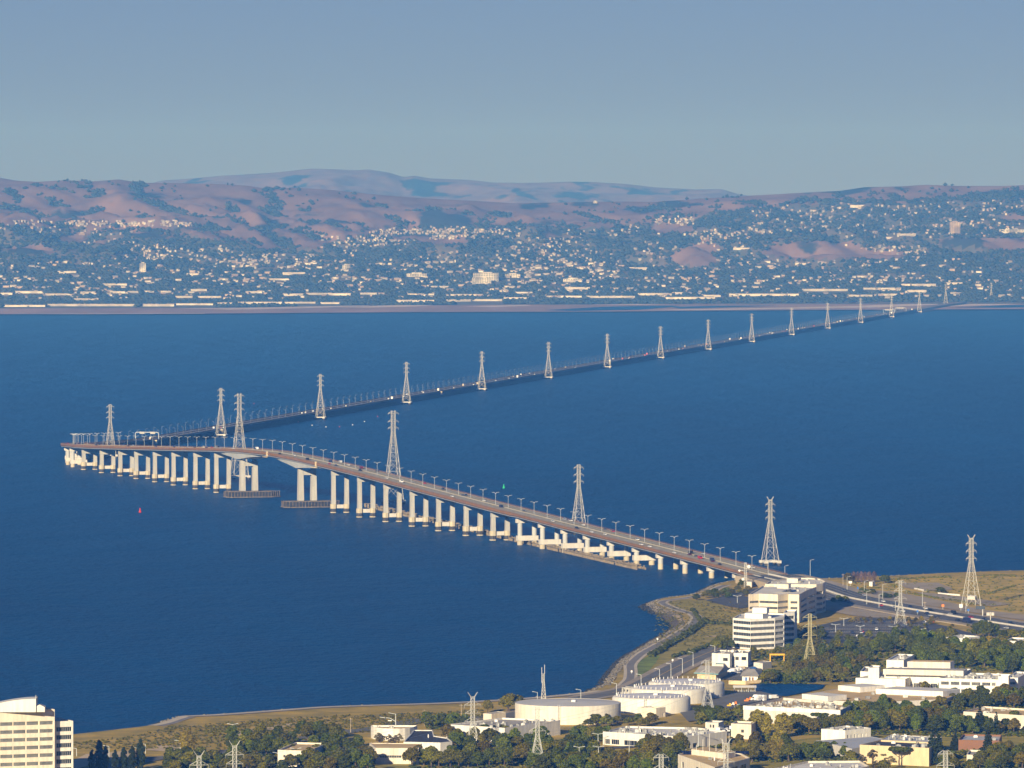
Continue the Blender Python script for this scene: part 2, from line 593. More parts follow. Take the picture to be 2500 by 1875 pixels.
TREELINE = [(-400, 545), (0, 548), (200, 560), (420, 572), (560, 590), (640, 606), (760, 606), (860, 580), (960, 566), (1080, 556), (1250, 552), (1400, 556), (1550, 548), (1700, 530), (1800, 508),
            (1950, 497), (2080, 492), (2200, 492), (2330, 480), (2450, 470), (2900, 466)]
BARE = [(2120, 625, 95, 10), (1985, 617, 130, 22), (1690, 632, 55, 22), (1715, 609, 35, 12), (2380, 600, 90, 16), (2470, 597, 60, 16), (1640, 560, 60, 12), (1440, 553, 70, 10), (1000, 580, 60, 8), (180, 585, 40, 10),
        (75, 614, 70, 10), (250, 597, 30, 8), (400, 575, 90, 10), (2470, 535, 35, 8), (1080, 592, 70, 8), (1350, 572, 25, 10)]
zone = []
for i in range(nX - 1):
    yt = interp(HX[i], TREELINE)
    for j in range(nV - 1):
        y = TY[i, j]
        zone.append(1 if y > yt + 6 and not any(((HX[i] - a) / w) ** 2 + ((y - b) / h) ** 2 < 1 for a, b, w, h in BARE) else 0)
me.polygons.foreach_set("material_index", zone)
tag(link("front_hills", me), kind="structure")
# projected row of every grid point, and the row it is seen at (nearer land in front hides some)
TY = 497.0 + (CAMH - TZ) * F / TD
TYmin = np.minimum.accumulate(TY, axis=1)


def hill_point(x, y):
    """the point of the far land that shows at photograph pixel (x, y)"""
    i = int(np.clip(round((x - HX[0]) / 8.0), 0, nX - 1))
    col = TYmin[i]
    j = int(np.searchsorted(-col, -y))
    j = min(max(j, 1), nV - 1)
    y0, y1 = TYmin[i, j - 1], TY[i, j]
    t = 0.0 if abs(y1 - y0) < 1e-6 else min(1.0, max(0.0, (y - y0) / (y1 - y0)))
    D = TD[i, j - 1] + (TD[i, j] - TD[i, j - 1]) * t
    z = TZ[i, j - 1] + (TZ[i, j] - TZ[i, j - 1]) * t
    return V((x - 1250) / F * D, D, z)


def ground_far(x, D):
    i = int(np.clip(round((x - HX[0]) / 8.0), 0, nX - 1))
    return float(np.interp(D, TD[i], TZ[i]))


# the higher range behind
bx = np.arange(-420, 2930, 8.0)
bv = np.linspace(0, 1.15, 60)
vv_ = []
for x in bx:
    zr = z_for(interp(x, BACK), 35000.0)
    for v in bv:
        D = 30000 + 5000 * v
        X = (x - 1250) / F * D
        r = noise.ridged_multi_fractal(Vector((X / 1000.0, D / 1300.0, 31.0)), 0.9, 2.1, 5, 1.0, 2.0) - 1.1
        a = math.sin(math.pi * min(v, 1.0))
        z = (120 + (zr - 120) * min(v, 1.0) ** 0.9 + 70 * a * r) if v <= 1 else zr - (v - 1) * 1500
        vv_.append((X, D, z))
ii, jj = np.meshgrid(np.arange(len(bx) - 1), np.arange(len(bv) - 1), indexing='ij')
q = (ii * len(bv) + jj).ravel()
me = np_mesh("hills", np.array(vv_), np.stack([q, q + len(bv), q + len(bv) + 1, q + 1], -1), M["hill_grass"])
me.polygons.foreach_set("use_smooth", [True] * len(me.polygons))
tag(link("back_hills", me), kind="structure")


def far_strip(name, pts, m, dz):
    """a flat sheet on the far shore; pts in photograph pixels"""
    mb = MB()
    mb.face([P(x, y, 3.3 + dz) for x, y in pts])
    return tag(mb.obj(name, m), kind="structure")


mudpts = [(-400, 767), (0, 767), (400, 766.2), (700, 764), (1000, 761.8), (1500, 760.5), (1700, 758.5), (2000, 756.5), (2300, 755.2), (2800, 753.5),
          (2800, 736), (2350, 738), (2180, 739), (1900, 741), (1500, 744), (1200, 744), (900, 747), (600, 752), (300, 752.5), (-400, 754)]
far_strip("mudflat", mudpts, M["far_mud"], 0.0)
for k, pts in enumerate([
        [(430, 752.5), (560, 752), (700, 749), (900, 745.5), (905, 747.5), (720, 753), (560, 756)],
        [(800, 750), (960, 745), (1060, 744.5), (1020, 748), (900, 751)],
        [(1130, 748), (1280, 744), (1300, 746), (1210, 749.5)],
        [(1440, 743.5), (1620, 741), (1680, 741.5), (1560, 744.5)],
        [(1560, 757), (1900, 751), (2100, 746.5), (2230, 741.5), (2290, 740.5), (2290, 743.5), (2150, 750.5), (1900, 754.5), (1700, 757.5)],
        [(2310, 748), (2420, 737), (2560, 735), (2560, 739.5), (2440, 744.5)],
        [(0, 766.2), (300, 765.4), (500, 764.6), (500, 765.6), (200, 766.8)]]):
    far_strip("sand_flat", pts, M["far_sand"], 0.35)
for pts in [[(1330, 757), (1480, 748.5), (1640, 746), (1660, 748), (1560, 756), (1400, 759)], [(1640, 749.5), (1740, 746.5), (1900, 746), (1800, 749.5), (1660, 753)],
            [(2330, 750.5), (2460, 744.8), (2600, 742.5), (2600, 748), (2450, 751)]]:
    far_strip("salt_pond_water", pts, M["bay_water"], 0.3)

# ------------------------------------------------------------------ far town
houses = []
for x0, x1, y0, y1, n in [(155, 470, 541, 550, 120), (0, 150, 536, 572, 34), (190, 330, 562, 598, 26), (300, 560, 600, 636, 90), (560, 770, 618, 650, 80), (780, 1000, 577, 606, 70), (900, 1110, 562, 590, 190),
                          (1050, 1270, 556, 582, 100), (1250, 1460, 580, 640, 90), (1380, 1560, 548, 572, 50), (1600, 1700, 532, 572, 80), (1680, 1900, 562, 584, 60), (1830, 2020, 505, 566, 80),
                          (2000, 2500, 494, 580, 190), (1250, 1520, 618, 676, 110), (1860, 2260, 600, 636, 130), (1530, 1900, 590, 640, 60), (0, 2500, 634, 690, 420), (0, 2500, 676, 730, 620), (780, 1250, 612, 660, 70)]:
    for _ in range(int(n * 1.1)):
        y = y0 + (y1 - y0) * random.random()
        y = round(y / 5.2 + 0.35 * math.sin(y0)) * 5.2 + random.gauss(0, 1.3)
        x = x0 + (x1 - x0) * random.random()
        houses.append((x, y))
hcell = {}
house_list = []
for x, y in houses:
    if any(((x - a) / w) ** 2 + ((y - b) / h) ** 2 < 1 for a, b, w, h in BARE):
        continue
    p = hill_point(x, y)
    big = y > 640
    w = random.choice((5, 6, 7, 8, 10, 12, 18)) if big else random.choice((4, 5, 5, 6, 7, 8))
    d = random.uniform(8, 11)
    h = random.uniform(2.6, 4.6)
    house_list.append((p, w, d, h, random.uniform(-0.5, 0.5), random.random(), w * h))
    for dx in range(-2, 3):
        for dy in range(-3, 2):
            k = (int(x // 5) + dx, int((y - 4) // 4) + dy)
            if abs(dx) * 5 < w * 0.5 + 2 and dy in (0, 1) and random.random() < 0.8:
                hcell[k] = max(hcell.get(k, 0), p.y)
house_list.sort(key=lambda t: -t[6] / t[0].y)


def house_shape(mbw, mbr, p, w, d, h, a):
    ca, sa = math.cos(a), math.sin(a)
    T = lambda x, y, z: (p[0] + x * ca - y * sa, p[1] + x * sa + y * ca, p[2] + z)
    wv = [T(-w / 2, -d / 2, -4), T(w / 2, -d / 2, -4), T(w / 2, d / 2, -4), T(-w / 2, d / 2, -4), T(-w / 2, -d / 2, h), T(w / 2, -d / 2, h), T(w / 2, d / 2, h), T(-w / 2, d / 2, h)]
    mbw.hexa(wv[:4], wv[4:])
    rh, e = 1.6, 0.6
    r = [T(-w / 2 - e, -d / 2 - e, h + .05), T(w / 2 + e, -d / 2 - e, h + .05), T(w / 2 + e, d / 2 + e, h + .05), T(-w / 2 - e, d / 2 + e, h + .05), T(-w / 2 - e, 0, h + rh), T(w / 2 + e, 0, h + rh)]
    mbr.add(r, [(0, 1, 5, 4), (2, 3, 4, 5), (0, 4, 3), (1, 2, 5), (3, 2, 1, 0)])


protos = {}
stuff_w, stuff_r = {0: MB(), 1: MB()}, {0: MB(), 1: MB()}
for k, (p, w, d, h, a, c, _) in enumerate(house_list):
    tan = 1 if c > 0.78 else 0
    rf = 0 if c < 0.5 else 1
    if k < 290:
        key = (w, tan, rf)
        if key not in protos:
            mw, mr = MB(), MB()
            house_shape(mw, mr, (0, 0, 0), w, 10, 4.0, 0)
            protos[key] = (mw.mesh("wall", M["far_wall_tan" if tan else "far_wall"]), mr.mesh("roof", M["far_roof_pale" if rf else "far_roof"]))
        hill = p.z > 45
        lab = ("tan" if tan else "pale") + (" gabled house among the trees on the far hillside" if hill else " gabled building in the flat far town")
        t = thing("house", lab, "house", p, a, "houses of the far town")
        link("wall", protos[key][0], t)
        link("roof", protos[key][1], t)
    else:
        house_shape(stuff_w[tan], stuff_r[rf], p, w, d, h, a)
hs = tag(thing("small_houses", "countless small pale houses scattered over the far hillside", "houses"), kind="stuff")
for k in (0, 1):
    tag(stuff_w[k].obj("walls", M["far_wall_tan" if k else "far_wall"], hs), kind="stuff")
    tag(stuff_r[k].obj("roofs", M["far_roof_pale" if k else "far_roof"], hs), kind="stuff")

# long white sheds along the far shore: x0, x1, ground row, height in metres, depth, pale?
SHEDS = [(8, 110, 749, 7, 60), (112, 328, 747.5, 8, 60), (342, 425, 748, 9, 70), (425, 520, 745, 6, 40), (528, 570, 742, 5, 40), (580, 688, 742.5, 9, 70), (690, 770, 741, 6, 40), (782, 832, 742, 6, 40),
         (0, 30, 720, 9, 50), (35, 108, 716, 9, 50), (110, 178, 721, 6, 40), (180, 240, 733, 6, 50), (196, 232, 717, 8, 40), (275, 305, 716, 8, 40), (312, 338, 715, 7, 40), (352, 376, 714, 7, 40), (392, 418, 715, 8, 40),
         (428, 470, 727, 7, 40), (466, 505, 711, 9, 40), (480, 540, 727, 6, 40), (600, 640, 716, 8, 40), (690, 740, 722, 8, 40), (752, 810, 720, 8, 40), (800, 856, 721, 8, 40), (876, 920, 719, 7, 40),
         (968, 1060, 738, 9, 60), (1090, 1150, 736, 7, 40), (1152, 1226, 735, 7, 40), (1228, 1290, 730, 6, 40), (1340, 1420, 726, 6, 40), (1430, 1550, 727, 7, 60), (1555, 1632, 721, 9, 50), (1634, 1668, 722, 8, 40),
         (1626, 1746, 730, 8, 70), (1640, 1668, 718, 7, 40), (1718, 1760, 725, 8, 40), (1780, 1950, 722.5, 9, 60), (1958, 2070, 711, 9, 60), (2072, 2130, 724, 7, 40), (2105, 2200, 708, 9, 50), (2144, 2190, 722, 8, 40),
         (2200, 2285, 698, 8, 40), (2215, 2262, 713, 8, 40), (2310, 2350, 694, 7, 40), (1100, 1180, 722, 6, 50), (995, 1060, 720, 5, 40), (1256, 1300, 716, 5, 40), (1380, 1440, 706, 8, 50), (140, 186, 667, 9, 30),
         (250, 310, 696, 6, 30), (690, 745, 669, 7, 30), (655, 706, 684, 6, 30), (1052, 1096, 702, 6, 30), (1535, 1580, 657, 7, 30), (2075, 2120, 505, 8, 20), (2190, 2236, 575, 8, 25), (2160, 2190, 583, 8, 25), (1790, 1830, 608, 5, 20)]
for k, (x0, x1, y, h, dep) in enumerate(SHEDS):
    h *= 0.62
    a = hill_point((x0 + x1) / 2, y)
    w = (x1 - x0) * a.y / F
    lab = ("very long" if x1 - x0 > 90 else "long" if x1 - x0 > 50 else "short") + " low white warehouse " + ("at the far waterline" if y > 735 else "in the second row of the far town" if y > 712 else "among trees farther up the far town")
    t = thing("warehouse", lab, "warehouse", a, random.uniform(-0.05, 0.05), "white warehouses along the far shore")
    mw, mr = MB(), MB()
    mw.box((0, dep / 2, -3), (w, dep, h + 3))
    rp_ = [(-w / 2 - .4, -.4, h + .05), (w / 2 + .4, -.4, h + .05), (w / 2 + .4, dep + .4, h + .05), (-w / 2 - .4, dep + .4, h + .05)]
    mr.hexa(rp_, [(x, yy, z + (0.9 if i in (0, 1) else 1.6)) for i, (x, yy, z) in enumerate(rp_)])
    mw.obj("wall", M["far_shed"], t)
    mr.obj("roof", M["far_roof_pale"], t)
    ix0, ix1 = int(x0 // 5), int(x1 // 5)
    for ix in range(ix0, ix1 + 1):
        for iy in range(int((y - 10) // 4), int((y + 1) // 4) + 1):
            hcell[(ix, iy)] = a.y


def far_tower(name, label, x0, x1, ybase, h, dep, floors, m="far_wall", bays=6, step=None):
    a = hill_point((x0 + x1) / 2, ybase)
    w = (x1 - x0) * a.y / F
    t = thing(name, label, "building", a)
    mb = MB()
    mb.box((0, dep / 2, -6), (w, dep, h + 6))
    mb.obj("wall", M[m], t)
    mb = MB()
    mb.box((0, dep / 2, h), (w * 0.5, dep * 0.5, 3.0))
    mb.obj("roof_house", M[m], t)
    fh = h / floors
    for f in range(floors):
        for b in range(bays):
            mb = MB()
            bw = w / bays
            mb.box((-w / 2 + bw * (b + 0.5), -0.06, f * fh + fh * 0.3), (bw * 0.62, 0.3, fh * 0.45))
            mb.obj("window", M["glass_blinds"], t)
    ix0, ix1 = int(x0 // 5), int(x1 // 5)
    hp = h * F / a.y
    for ix in range(ix0 - 1, ix1 + 2):
        for iy in range(int((ybase - hp - 3) // 4), int((ybase + 3) // 4) + 1):
            hcell[(ix, iy)] = a.y
    return t


far_tower("apartment_tower", "tall white tower standing alone in the far town", 341, 356, 664, 27, 16, 7, bays=3)
far_tower("hospital_block", "large white hospital block with rows of windows in the far town", 1155, 1217, 687, 25, 40, 5, bays=10)
far_tower("hospital_wing", "lower pale wing in front of the white hospital block", 1153, 1199, 692, 17, 20, 4, bays=8)
far_tower("campus_tower", "brown grey campus tower on the far hillside", 2319, 2344, 568, 34, 24, 9, "far_wall_tan", 6)
far_tower("church", "pale church-like building with pointed roof in the far trees", 836, 855, 657, 13, 20, 2, bays=4)
far_tower("medical_building", "white building with stepped wings right of the hospital", 1233, 1270, 678, 11, 26, 3, bays=6)
far_tower("school_block", "long pale block left of the hospital in the far town", 993, 1042, 675, 9, 26, 2, bays=8)
far_tower("office_block", "long pale grey block with a thin mast in the far town", 1375, 1422, 688, 9, 26, 2, bays=8)
far_tower("ridge_building", "tiny pale building on the bare ridge line", 1448, 1458, 496, 6, 10, 1, bays=2)
far_tower("brick_building", "brown block on the grassy knoll above the far town", 193, 208, 575, 8, 14, 2, "far_wall_tan", 3)
far_tower("college_hall", "long pale hall on the hillside at the frame edge", 2440, 2500, 566, 8, 20, 2, bays=8)

# trees of the far town and of the gullies: one wood
N = 125000
cx = rng.uniform(-120, 2620, N)
cv = rng.uniform(-0.14, 1.0, N) ** 1.0
MUDTOP = [(-400, 752), (0, 752), (300, 752), (600, 750.5), (900, 746), (1200, 743), (1500, 742.5), (1900, 740.5), (2180, 739), (2500, 737), (2900, 736)]
k4 = 5
LAP = np.zeros_like(TZ)
LAP[k4:-k4] = TZ[2 * k4:] + TZ[:-2 * k4] - 2 * TZ[k4:-k4]
keep = []
for x, v in zip(cx, cv):
    D = D0 + (DR - D0) * v
    z = ground_far(x, D)
    y = 497 + (CAMH - z) * F / D
    yt = interp(x, TREELINE)
    X = (x - 1250) / F * D
    n1 = noise.fractal(Vector((X / 300.0, D / 650.0, 5.0)), 1.0, 2.0, 3)
    if y > interp(x, MUDTOP) + 2.5 * n1:
        continue
    if y > yt + 18 * n1:
        if any(((x - a) / w) ** 2 + ((y - b) / h) ** 2 < 1 + 0.5 * n1 for a, b, w, h in BARE):
            continue
        pr = 0.8 if n1 > -0.25 else 0.35
        pr *= 0.85
    else:
        # gullies on the grass hills
        gi = int(np.clip(round((x - HX[0]) / 8.0), 0, nX - 1))
        lp = float(np.interp(D, TD[gi], LAP[gi]))
        pr = 0.95 if lp > 7.5 + 14 * max(0.0, 0.15 - n1) else (0.03 if n1 > 0.2 else 0.0)
    if random.random() > pr:
        continue
    if hcell.get((int(x // 5), int((y - 4) // 4)), 0) >= D - 5 or hcell.get((int(x // 5), int(y // 4)), 0) >= D:
        continue
    keep.append((X, D, z))
keep = np.array(keep)
print("far trees", len(keep), "houses", len(house_list))
n = len(keep)
tv = np.array([(0, 0, 1.0), (.5, 0, .45), (.18, .5, .5), (-.42, .32, .4), (-.42, -.32, .5), (.18, -.5, .42), (0, 0, 0)])
tf = np.array([(0, 1, 2), (0, 2, 3), (0, 3, 4), (0, 4, 5), (0, 5, 1), (6, 2, 1), (6, 3, 2), (6, 4, 3), (6, 5, 4), (6, 1, 5)])
sc = rng.uniform(0.7, 1.5, n)
ang = rng.uniform(0, 6.28, n)
w_ = rng.uniform(9, 15, n) * sc
h_ = rng.uniform(7, 12, n) * sc ** 0.6
ca, sa = np.cos(ang), np.sin(ang)
jit = rng.normal(0, 0.09, (n, 7, 3))
t3 = tv[None] + jit
vx = (t3[:, :, 0] * ca[:, None] - t3[:, :, 1] * sa[:, None]) * w_[:, None] + keep[:, 0:1]
vy = (t3[:, :, 0] * sa[:, None] + t3[:, :, 1] * ca[:, None]) * w_[:, None] + keep[:, 1:2]
vz = t3[:, :, 2] * h_[:, None] + keep[:, 2:3] - 1.0
me = np_mesh("wood", np.stack([vx, vy, vz], -1).reshape(-1, 3), (tf[None] + (np.arange(n) * 7)[:, None, None]).reshape(-1, 3), M["far_leaf"])
tag(link("far_wood", me), "dark trees covering the far town and hill gullies", "woods", kind="stuff")

# ------------------------------------------------------------------ the air over the bay
mb = MB()
mb.box((0, 17700, -12), (11000, 36800, 720))
hz = mb.obj("haze", [])
hm = bpy.data.materials.new("haze_air")
hm.use_nodes = True
hn = hm.node_tree
for nd in list(hn.nodes):
    if nd.type == 'BSDF_PRINCIPLED':
        hn.nodes.remove(nd)
pv = hn.nodes.new("ShaderNodeVolumePrincipled")
pv.inputs["Color"].default_value = (*HAZE_COLOR, 1)
pv.inputs["Density"].default_value = HAZE_DENSITY
pv.inputs["Anisotropy"].default_value = 0.0
pv.inputs["Absorption Color"].default_value = (1, 1, 1, 1)
hn.links.new(pv.outputs["Volume"], hn.nodes["Material Output"].inputs["Volume"])

hz.data.materials.append(hm)
tag(hz, "blue haze over the bay and the far hills", "haze", kind="stuff")
# ------------------------------------------------------------------ alignment of the crossing
# straight high bridge, a curve of 900 m radius, then the straight low trestle
TL = V(-0.2948, 0.9556, 0)                      # direction of the high bridge, away from the near shore
NR = V(0.9556, 0.2948, 0)                       # to its right


def hb(D, off=0.0, z=0.0):
    """point of the high bridge at distance D, off metres right of the centre line"""
    X = 154 - 0.3085 * (D - 4942.0) + 6.4 * 0.9556
    p = V(X, D + 6.4 * 0.2948, 0)
    return p + NR * off + V(0, 0, z)


TT = V(0.158, 0.9874, 0).normalized()
TR_ = V(TT.y, -TT.x, 0)
T_REF = V(-271.0, 8623.0, 0)
# intersection of both straight lines
A0 = hb(6000)
den = TL.x * (-TT.y) - TL.y * (-TT.x)
w0 = T_REF - A0
s_hb = (w0.x * (-TT.y) - w0.y * (-TT.x)) / den
PI_ = A0 + TL * s_hb
ang = math.acos(TL.dot(TT))
RAD = 800.0
TAN = RAD * math.tan(ang / 2)
C0 = PI_ - TL * TAN
C1 = PI_ + TT * TAN
ctr = C0 + NR * RAD
PATH = []                                       # (point, tangent, chainage)
START = hb(4826)
L1 = (C0 - START).length
n1 = int(L1 / 12)
for i in range(n1):
    PATH.append((START + TL * (L1 * i / n1), TL.copy(), L1 * i / n1))
na = 40
for i in range(na):
    a = ang * i / na
    t = TL * math.cos(a) + NR * math.sin(a)
    r = -NR * math.cos(a) + TL * math.sin(a)
    PATH.append((ctr + r * RAD, t, L1 + RAD * a))
L2 = L1 + RAD * ang
END_D = 16950.0
L3 = (END_D - C1.y) / TT.y
n3 = int(L3 / 24)
for i in range(n3 + 1):
    PATH.append((C1 + TT * (L3 * i / n3), TT.copy(), L2 + L3 * i / n3))
CHS = np.array([c for _, _, c in PATH])
# deck level along the line, from the near shore
ZD = [(4700, 7.6), (4826, 8.8), (4942, 12.6), (5119, 17.9), (5300, 23.2), (5421, 27.0), (5500, 29.3), (5734, 36.9), (5880, 41.6), (5986, 44.6), (6098, 47.2), (6203, 48.6), (6307, 47.2), (6405, 44.6),
      (6573, 38.9), (6727, 33.9), (6876, 29.1), (6957, 26.9), (7130, 21.6), (7300, 16.0), (7420, 12.4), (7560, 9.8), (7700, 9.0), (20000, 9.0)]


def at(ch):
    """point on the centre line (deck level), tangent, right normal"""
    k = int(np.clip(np.searchsorted(CHS, ch) - 1, 0, len(PATH) - 2))
    f = (ch - CHS[k]) / (CHS[k + 1] - CHS[k])
    p = PATH[k][0].lerp(PATH[k + 1][0], f)
    t = PATH[k][1].lerp(PATH[k + 1][1], f).normalized()
    q = p.copy()
    q.z = interp(p.y, ZD)
    return q, t, V(t.y, -t.x, 0)


def ch_of_D(D):
    return float(np.interp(D, [p.y for p, _, _ in PATH], CHS))


CH_JOINT = ch_of_D(7420.0)                       # where the high bridge hands over to the trestle


def sweep(mb, chs, section, m=0, closed=True):
    """section(ch) -> list of (offset, dz) counter-clockwise looking along the line"""
    rings = []
    for ch in chs:
        p, t, n = at(ch)
        rings.append([p + n * o + V(0, 0, dz) for o, dz in section(ch)])
    k = len(rings[0])
    base = len(mb.v)
    vs = [v for r in rings for v in r]
    fs = []
    for i in range(len(rings) - 1):
        for j in range(k if closed else k - 1):
            a, b = i * k + j, i * k + (j + 1) % k
            fs.append((a, a + k, b + k, b))
    if closed:
        fs.append(tuple(range(k)))
        fs.append(tuple(range((len(rings) - 1) * k + k - 1, (len(rings) - 1) * k - 1, -1)))
    mb.add(vs, fs, m)


HW = 13.2
PA, PB = ch_of_D(6307.0), ch_of_D(6098.0)        # the two main piers
PA0, PB0 = ch_of_D(6405.0), ch_of_D(5986.0)
JC = ch_of_D(5421.0)                             # steel spans begin
JB = ch_of_D(6990.0)                             # and end


def girder_depth(ch):
    if PB <= ch <= PA:
        u = abs(ch - (PA + PB) / 2) / ((PA - PB) / 2)
        return 4.9 + 5.0 * u ** 2
    if PB0 <= ch < PB:
        return 4.9 + 5.0 * ((ch - PB0) / (PB - PB0)) ** 2
    if PA < ch <= PA0:
        return 4.9 + 5.0 * ((PA0 - ch) / (PA0 - PA)) ** 2
    if JC <= ch <= JB:
        return 4.7
    return 3.7


def bw_(ch):
    return 7.6 + 3.4 * min(1.0, max(0.0, (girder_depth(ch) - 4.9) / 1.2))


def fascia(ch):
    return 1.9 if JC <= ch <= JB else 1.4


bridge = thing("highrise_bridge", "long high concrete and steel bridge with rust red railings crossing the bay", "bridge", hb(5400))
BO = bridge.location.copy()
chs = list(np.arange(0, CH_JOINT + 1, 11.0))
mb = MB()
sweep(mb, chs, lambda c: [(-HW, 0), (-HW, -0.7), (HW, -0.7), (HW, 0)][::-1])
mb.obj("deck", M["deck_asphalt"], bridge, BO)
mb = MB()
for o0, o1 in ((-HW - 0.02, -HW - 0.5), (HW + 0.5, HW + 0.02)):
    lo, hi = min(o0, o1), max(o0, o1)
    sweep(mb, chs, lambda c: [(lo, 0.42), (hi, 0.42), (hi, -fascia(c)), (lo, -fascia(c))])
mb.obj("fascia", M["rust_paint"], bridge, BO)
for o in (-HW - 0.25, HW + 0.25):
    mb = MB()
    sweep(mb, chs, lambda c: [(o - .07, 1.12), (o + .07, 1.12), (o + .07, 0.98), (o - .07, 0.98)])
    for c in np.arange(2, CH_JOINT - 4, 5.5):
        p, t, n = at(c)
        mb.box(p + n * o + V(0, 0, 0.4), (0.14, 0.14, 0.6))
    tag(mb.obj("railing", M["rust_paint"], bridge, BO), kind="stuff")
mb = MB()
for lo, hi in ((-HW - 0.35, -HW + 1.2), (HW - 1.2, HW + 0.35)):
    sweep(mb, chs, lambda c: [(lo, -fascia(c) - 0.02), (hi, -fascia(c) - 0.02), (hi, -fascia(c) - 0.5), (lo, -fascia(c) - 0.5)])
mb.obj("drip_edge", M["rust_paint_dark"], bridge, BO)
mb = MB()
for lo, hi in ((-HW - 0.15, -HW + 2.5), (HW - 2.5, HW + 0.15)):
    sweep(mb, chs, lambda c: [(lo, -fascia(c) - 0.52), (hi, -fascia(c) - 0.52), (hi + (0 if lo > 0 else 3.0), -girder_depth(c) * .62 - 0.6), (lo - (3.0 if lo > 0 else -0.4), -fascia(c) - 1.35)] if lo < 0 else
          [(lo, -fascia(c) - 0.52), (hi, -fascia(c) - 0.52), (hi - 0.4, -fascia(c) - 1.35), (lo - 3.0, -girder_depth(c) * .62 - 0.6)])
mb.obj("edge_girder", M["girder_grey"], bridge, BO)
mb = MB()
sweep(mb, chs, lambda c: [(-bw_(c) - 1.0, -0.72), (bw_(c) + 1.0, -0.72), (bw_(c), -girder_depth(c)), (-bw_(c), -girder_depth(c))])
mb.obj("box_girder", M["girder_grey"], bridge, BO)
# median barrier and lane lines
mb = MB()
sweep(mb, chs, lambda c: [(-0.25, 0.55), (0.25, 0.55), (0.35, 0.0), (-0.35, 0.0)])
mb.obj("median_barrier", M["deck_asphalt"], bridge, BO)
mb = MB()
for o in (-11.9, 11.9):
    sweep(mb, chs, lambda c: [(o - .12, .03), (o + .12, .03)], closed=False)
for c in np.arange(5, CH_JOINT - 10, 14.0):
    p, t, n = at(c)
    p2, _, _ = at(c + 4.5)
    for o in (-8.2, -4.5, 4.5, 8.2):
        mb.add([p + n * (o - .1) + V(0, 0, .03), p + n * (o + .1) + V(0, 0, .03), p2 + n * (o + .1) + V(0, 0, .03), p2 + n * (o - .1) + V(0, 0, .03)], [(0, 1, 2, 3)])
tag(mb.obj("lane_markings", M["road_paint"], bridge, BO), kind="stuff")
# expansion joint housings beside the main span, as in the photograph
for D in (6190, 6020):
    c = ch_of_D(D)
    p, t, n = at(c)
    mb = MB()
    mb.box(p + n * (-HW - 0.6) + V(0, 0, -3.2), (1.2, 3.0, 4.6), math.atan2(n.y, n.x))
    mb.box(p + n * (-HW - 1.6) + t * 4 + V(0, 0, -4.2), (3.2, 9.0, 0.5), math.atan2(n.y, n.x))
    mb.obj("maintenance_platform", M["beige_wall"], bridge, BO)


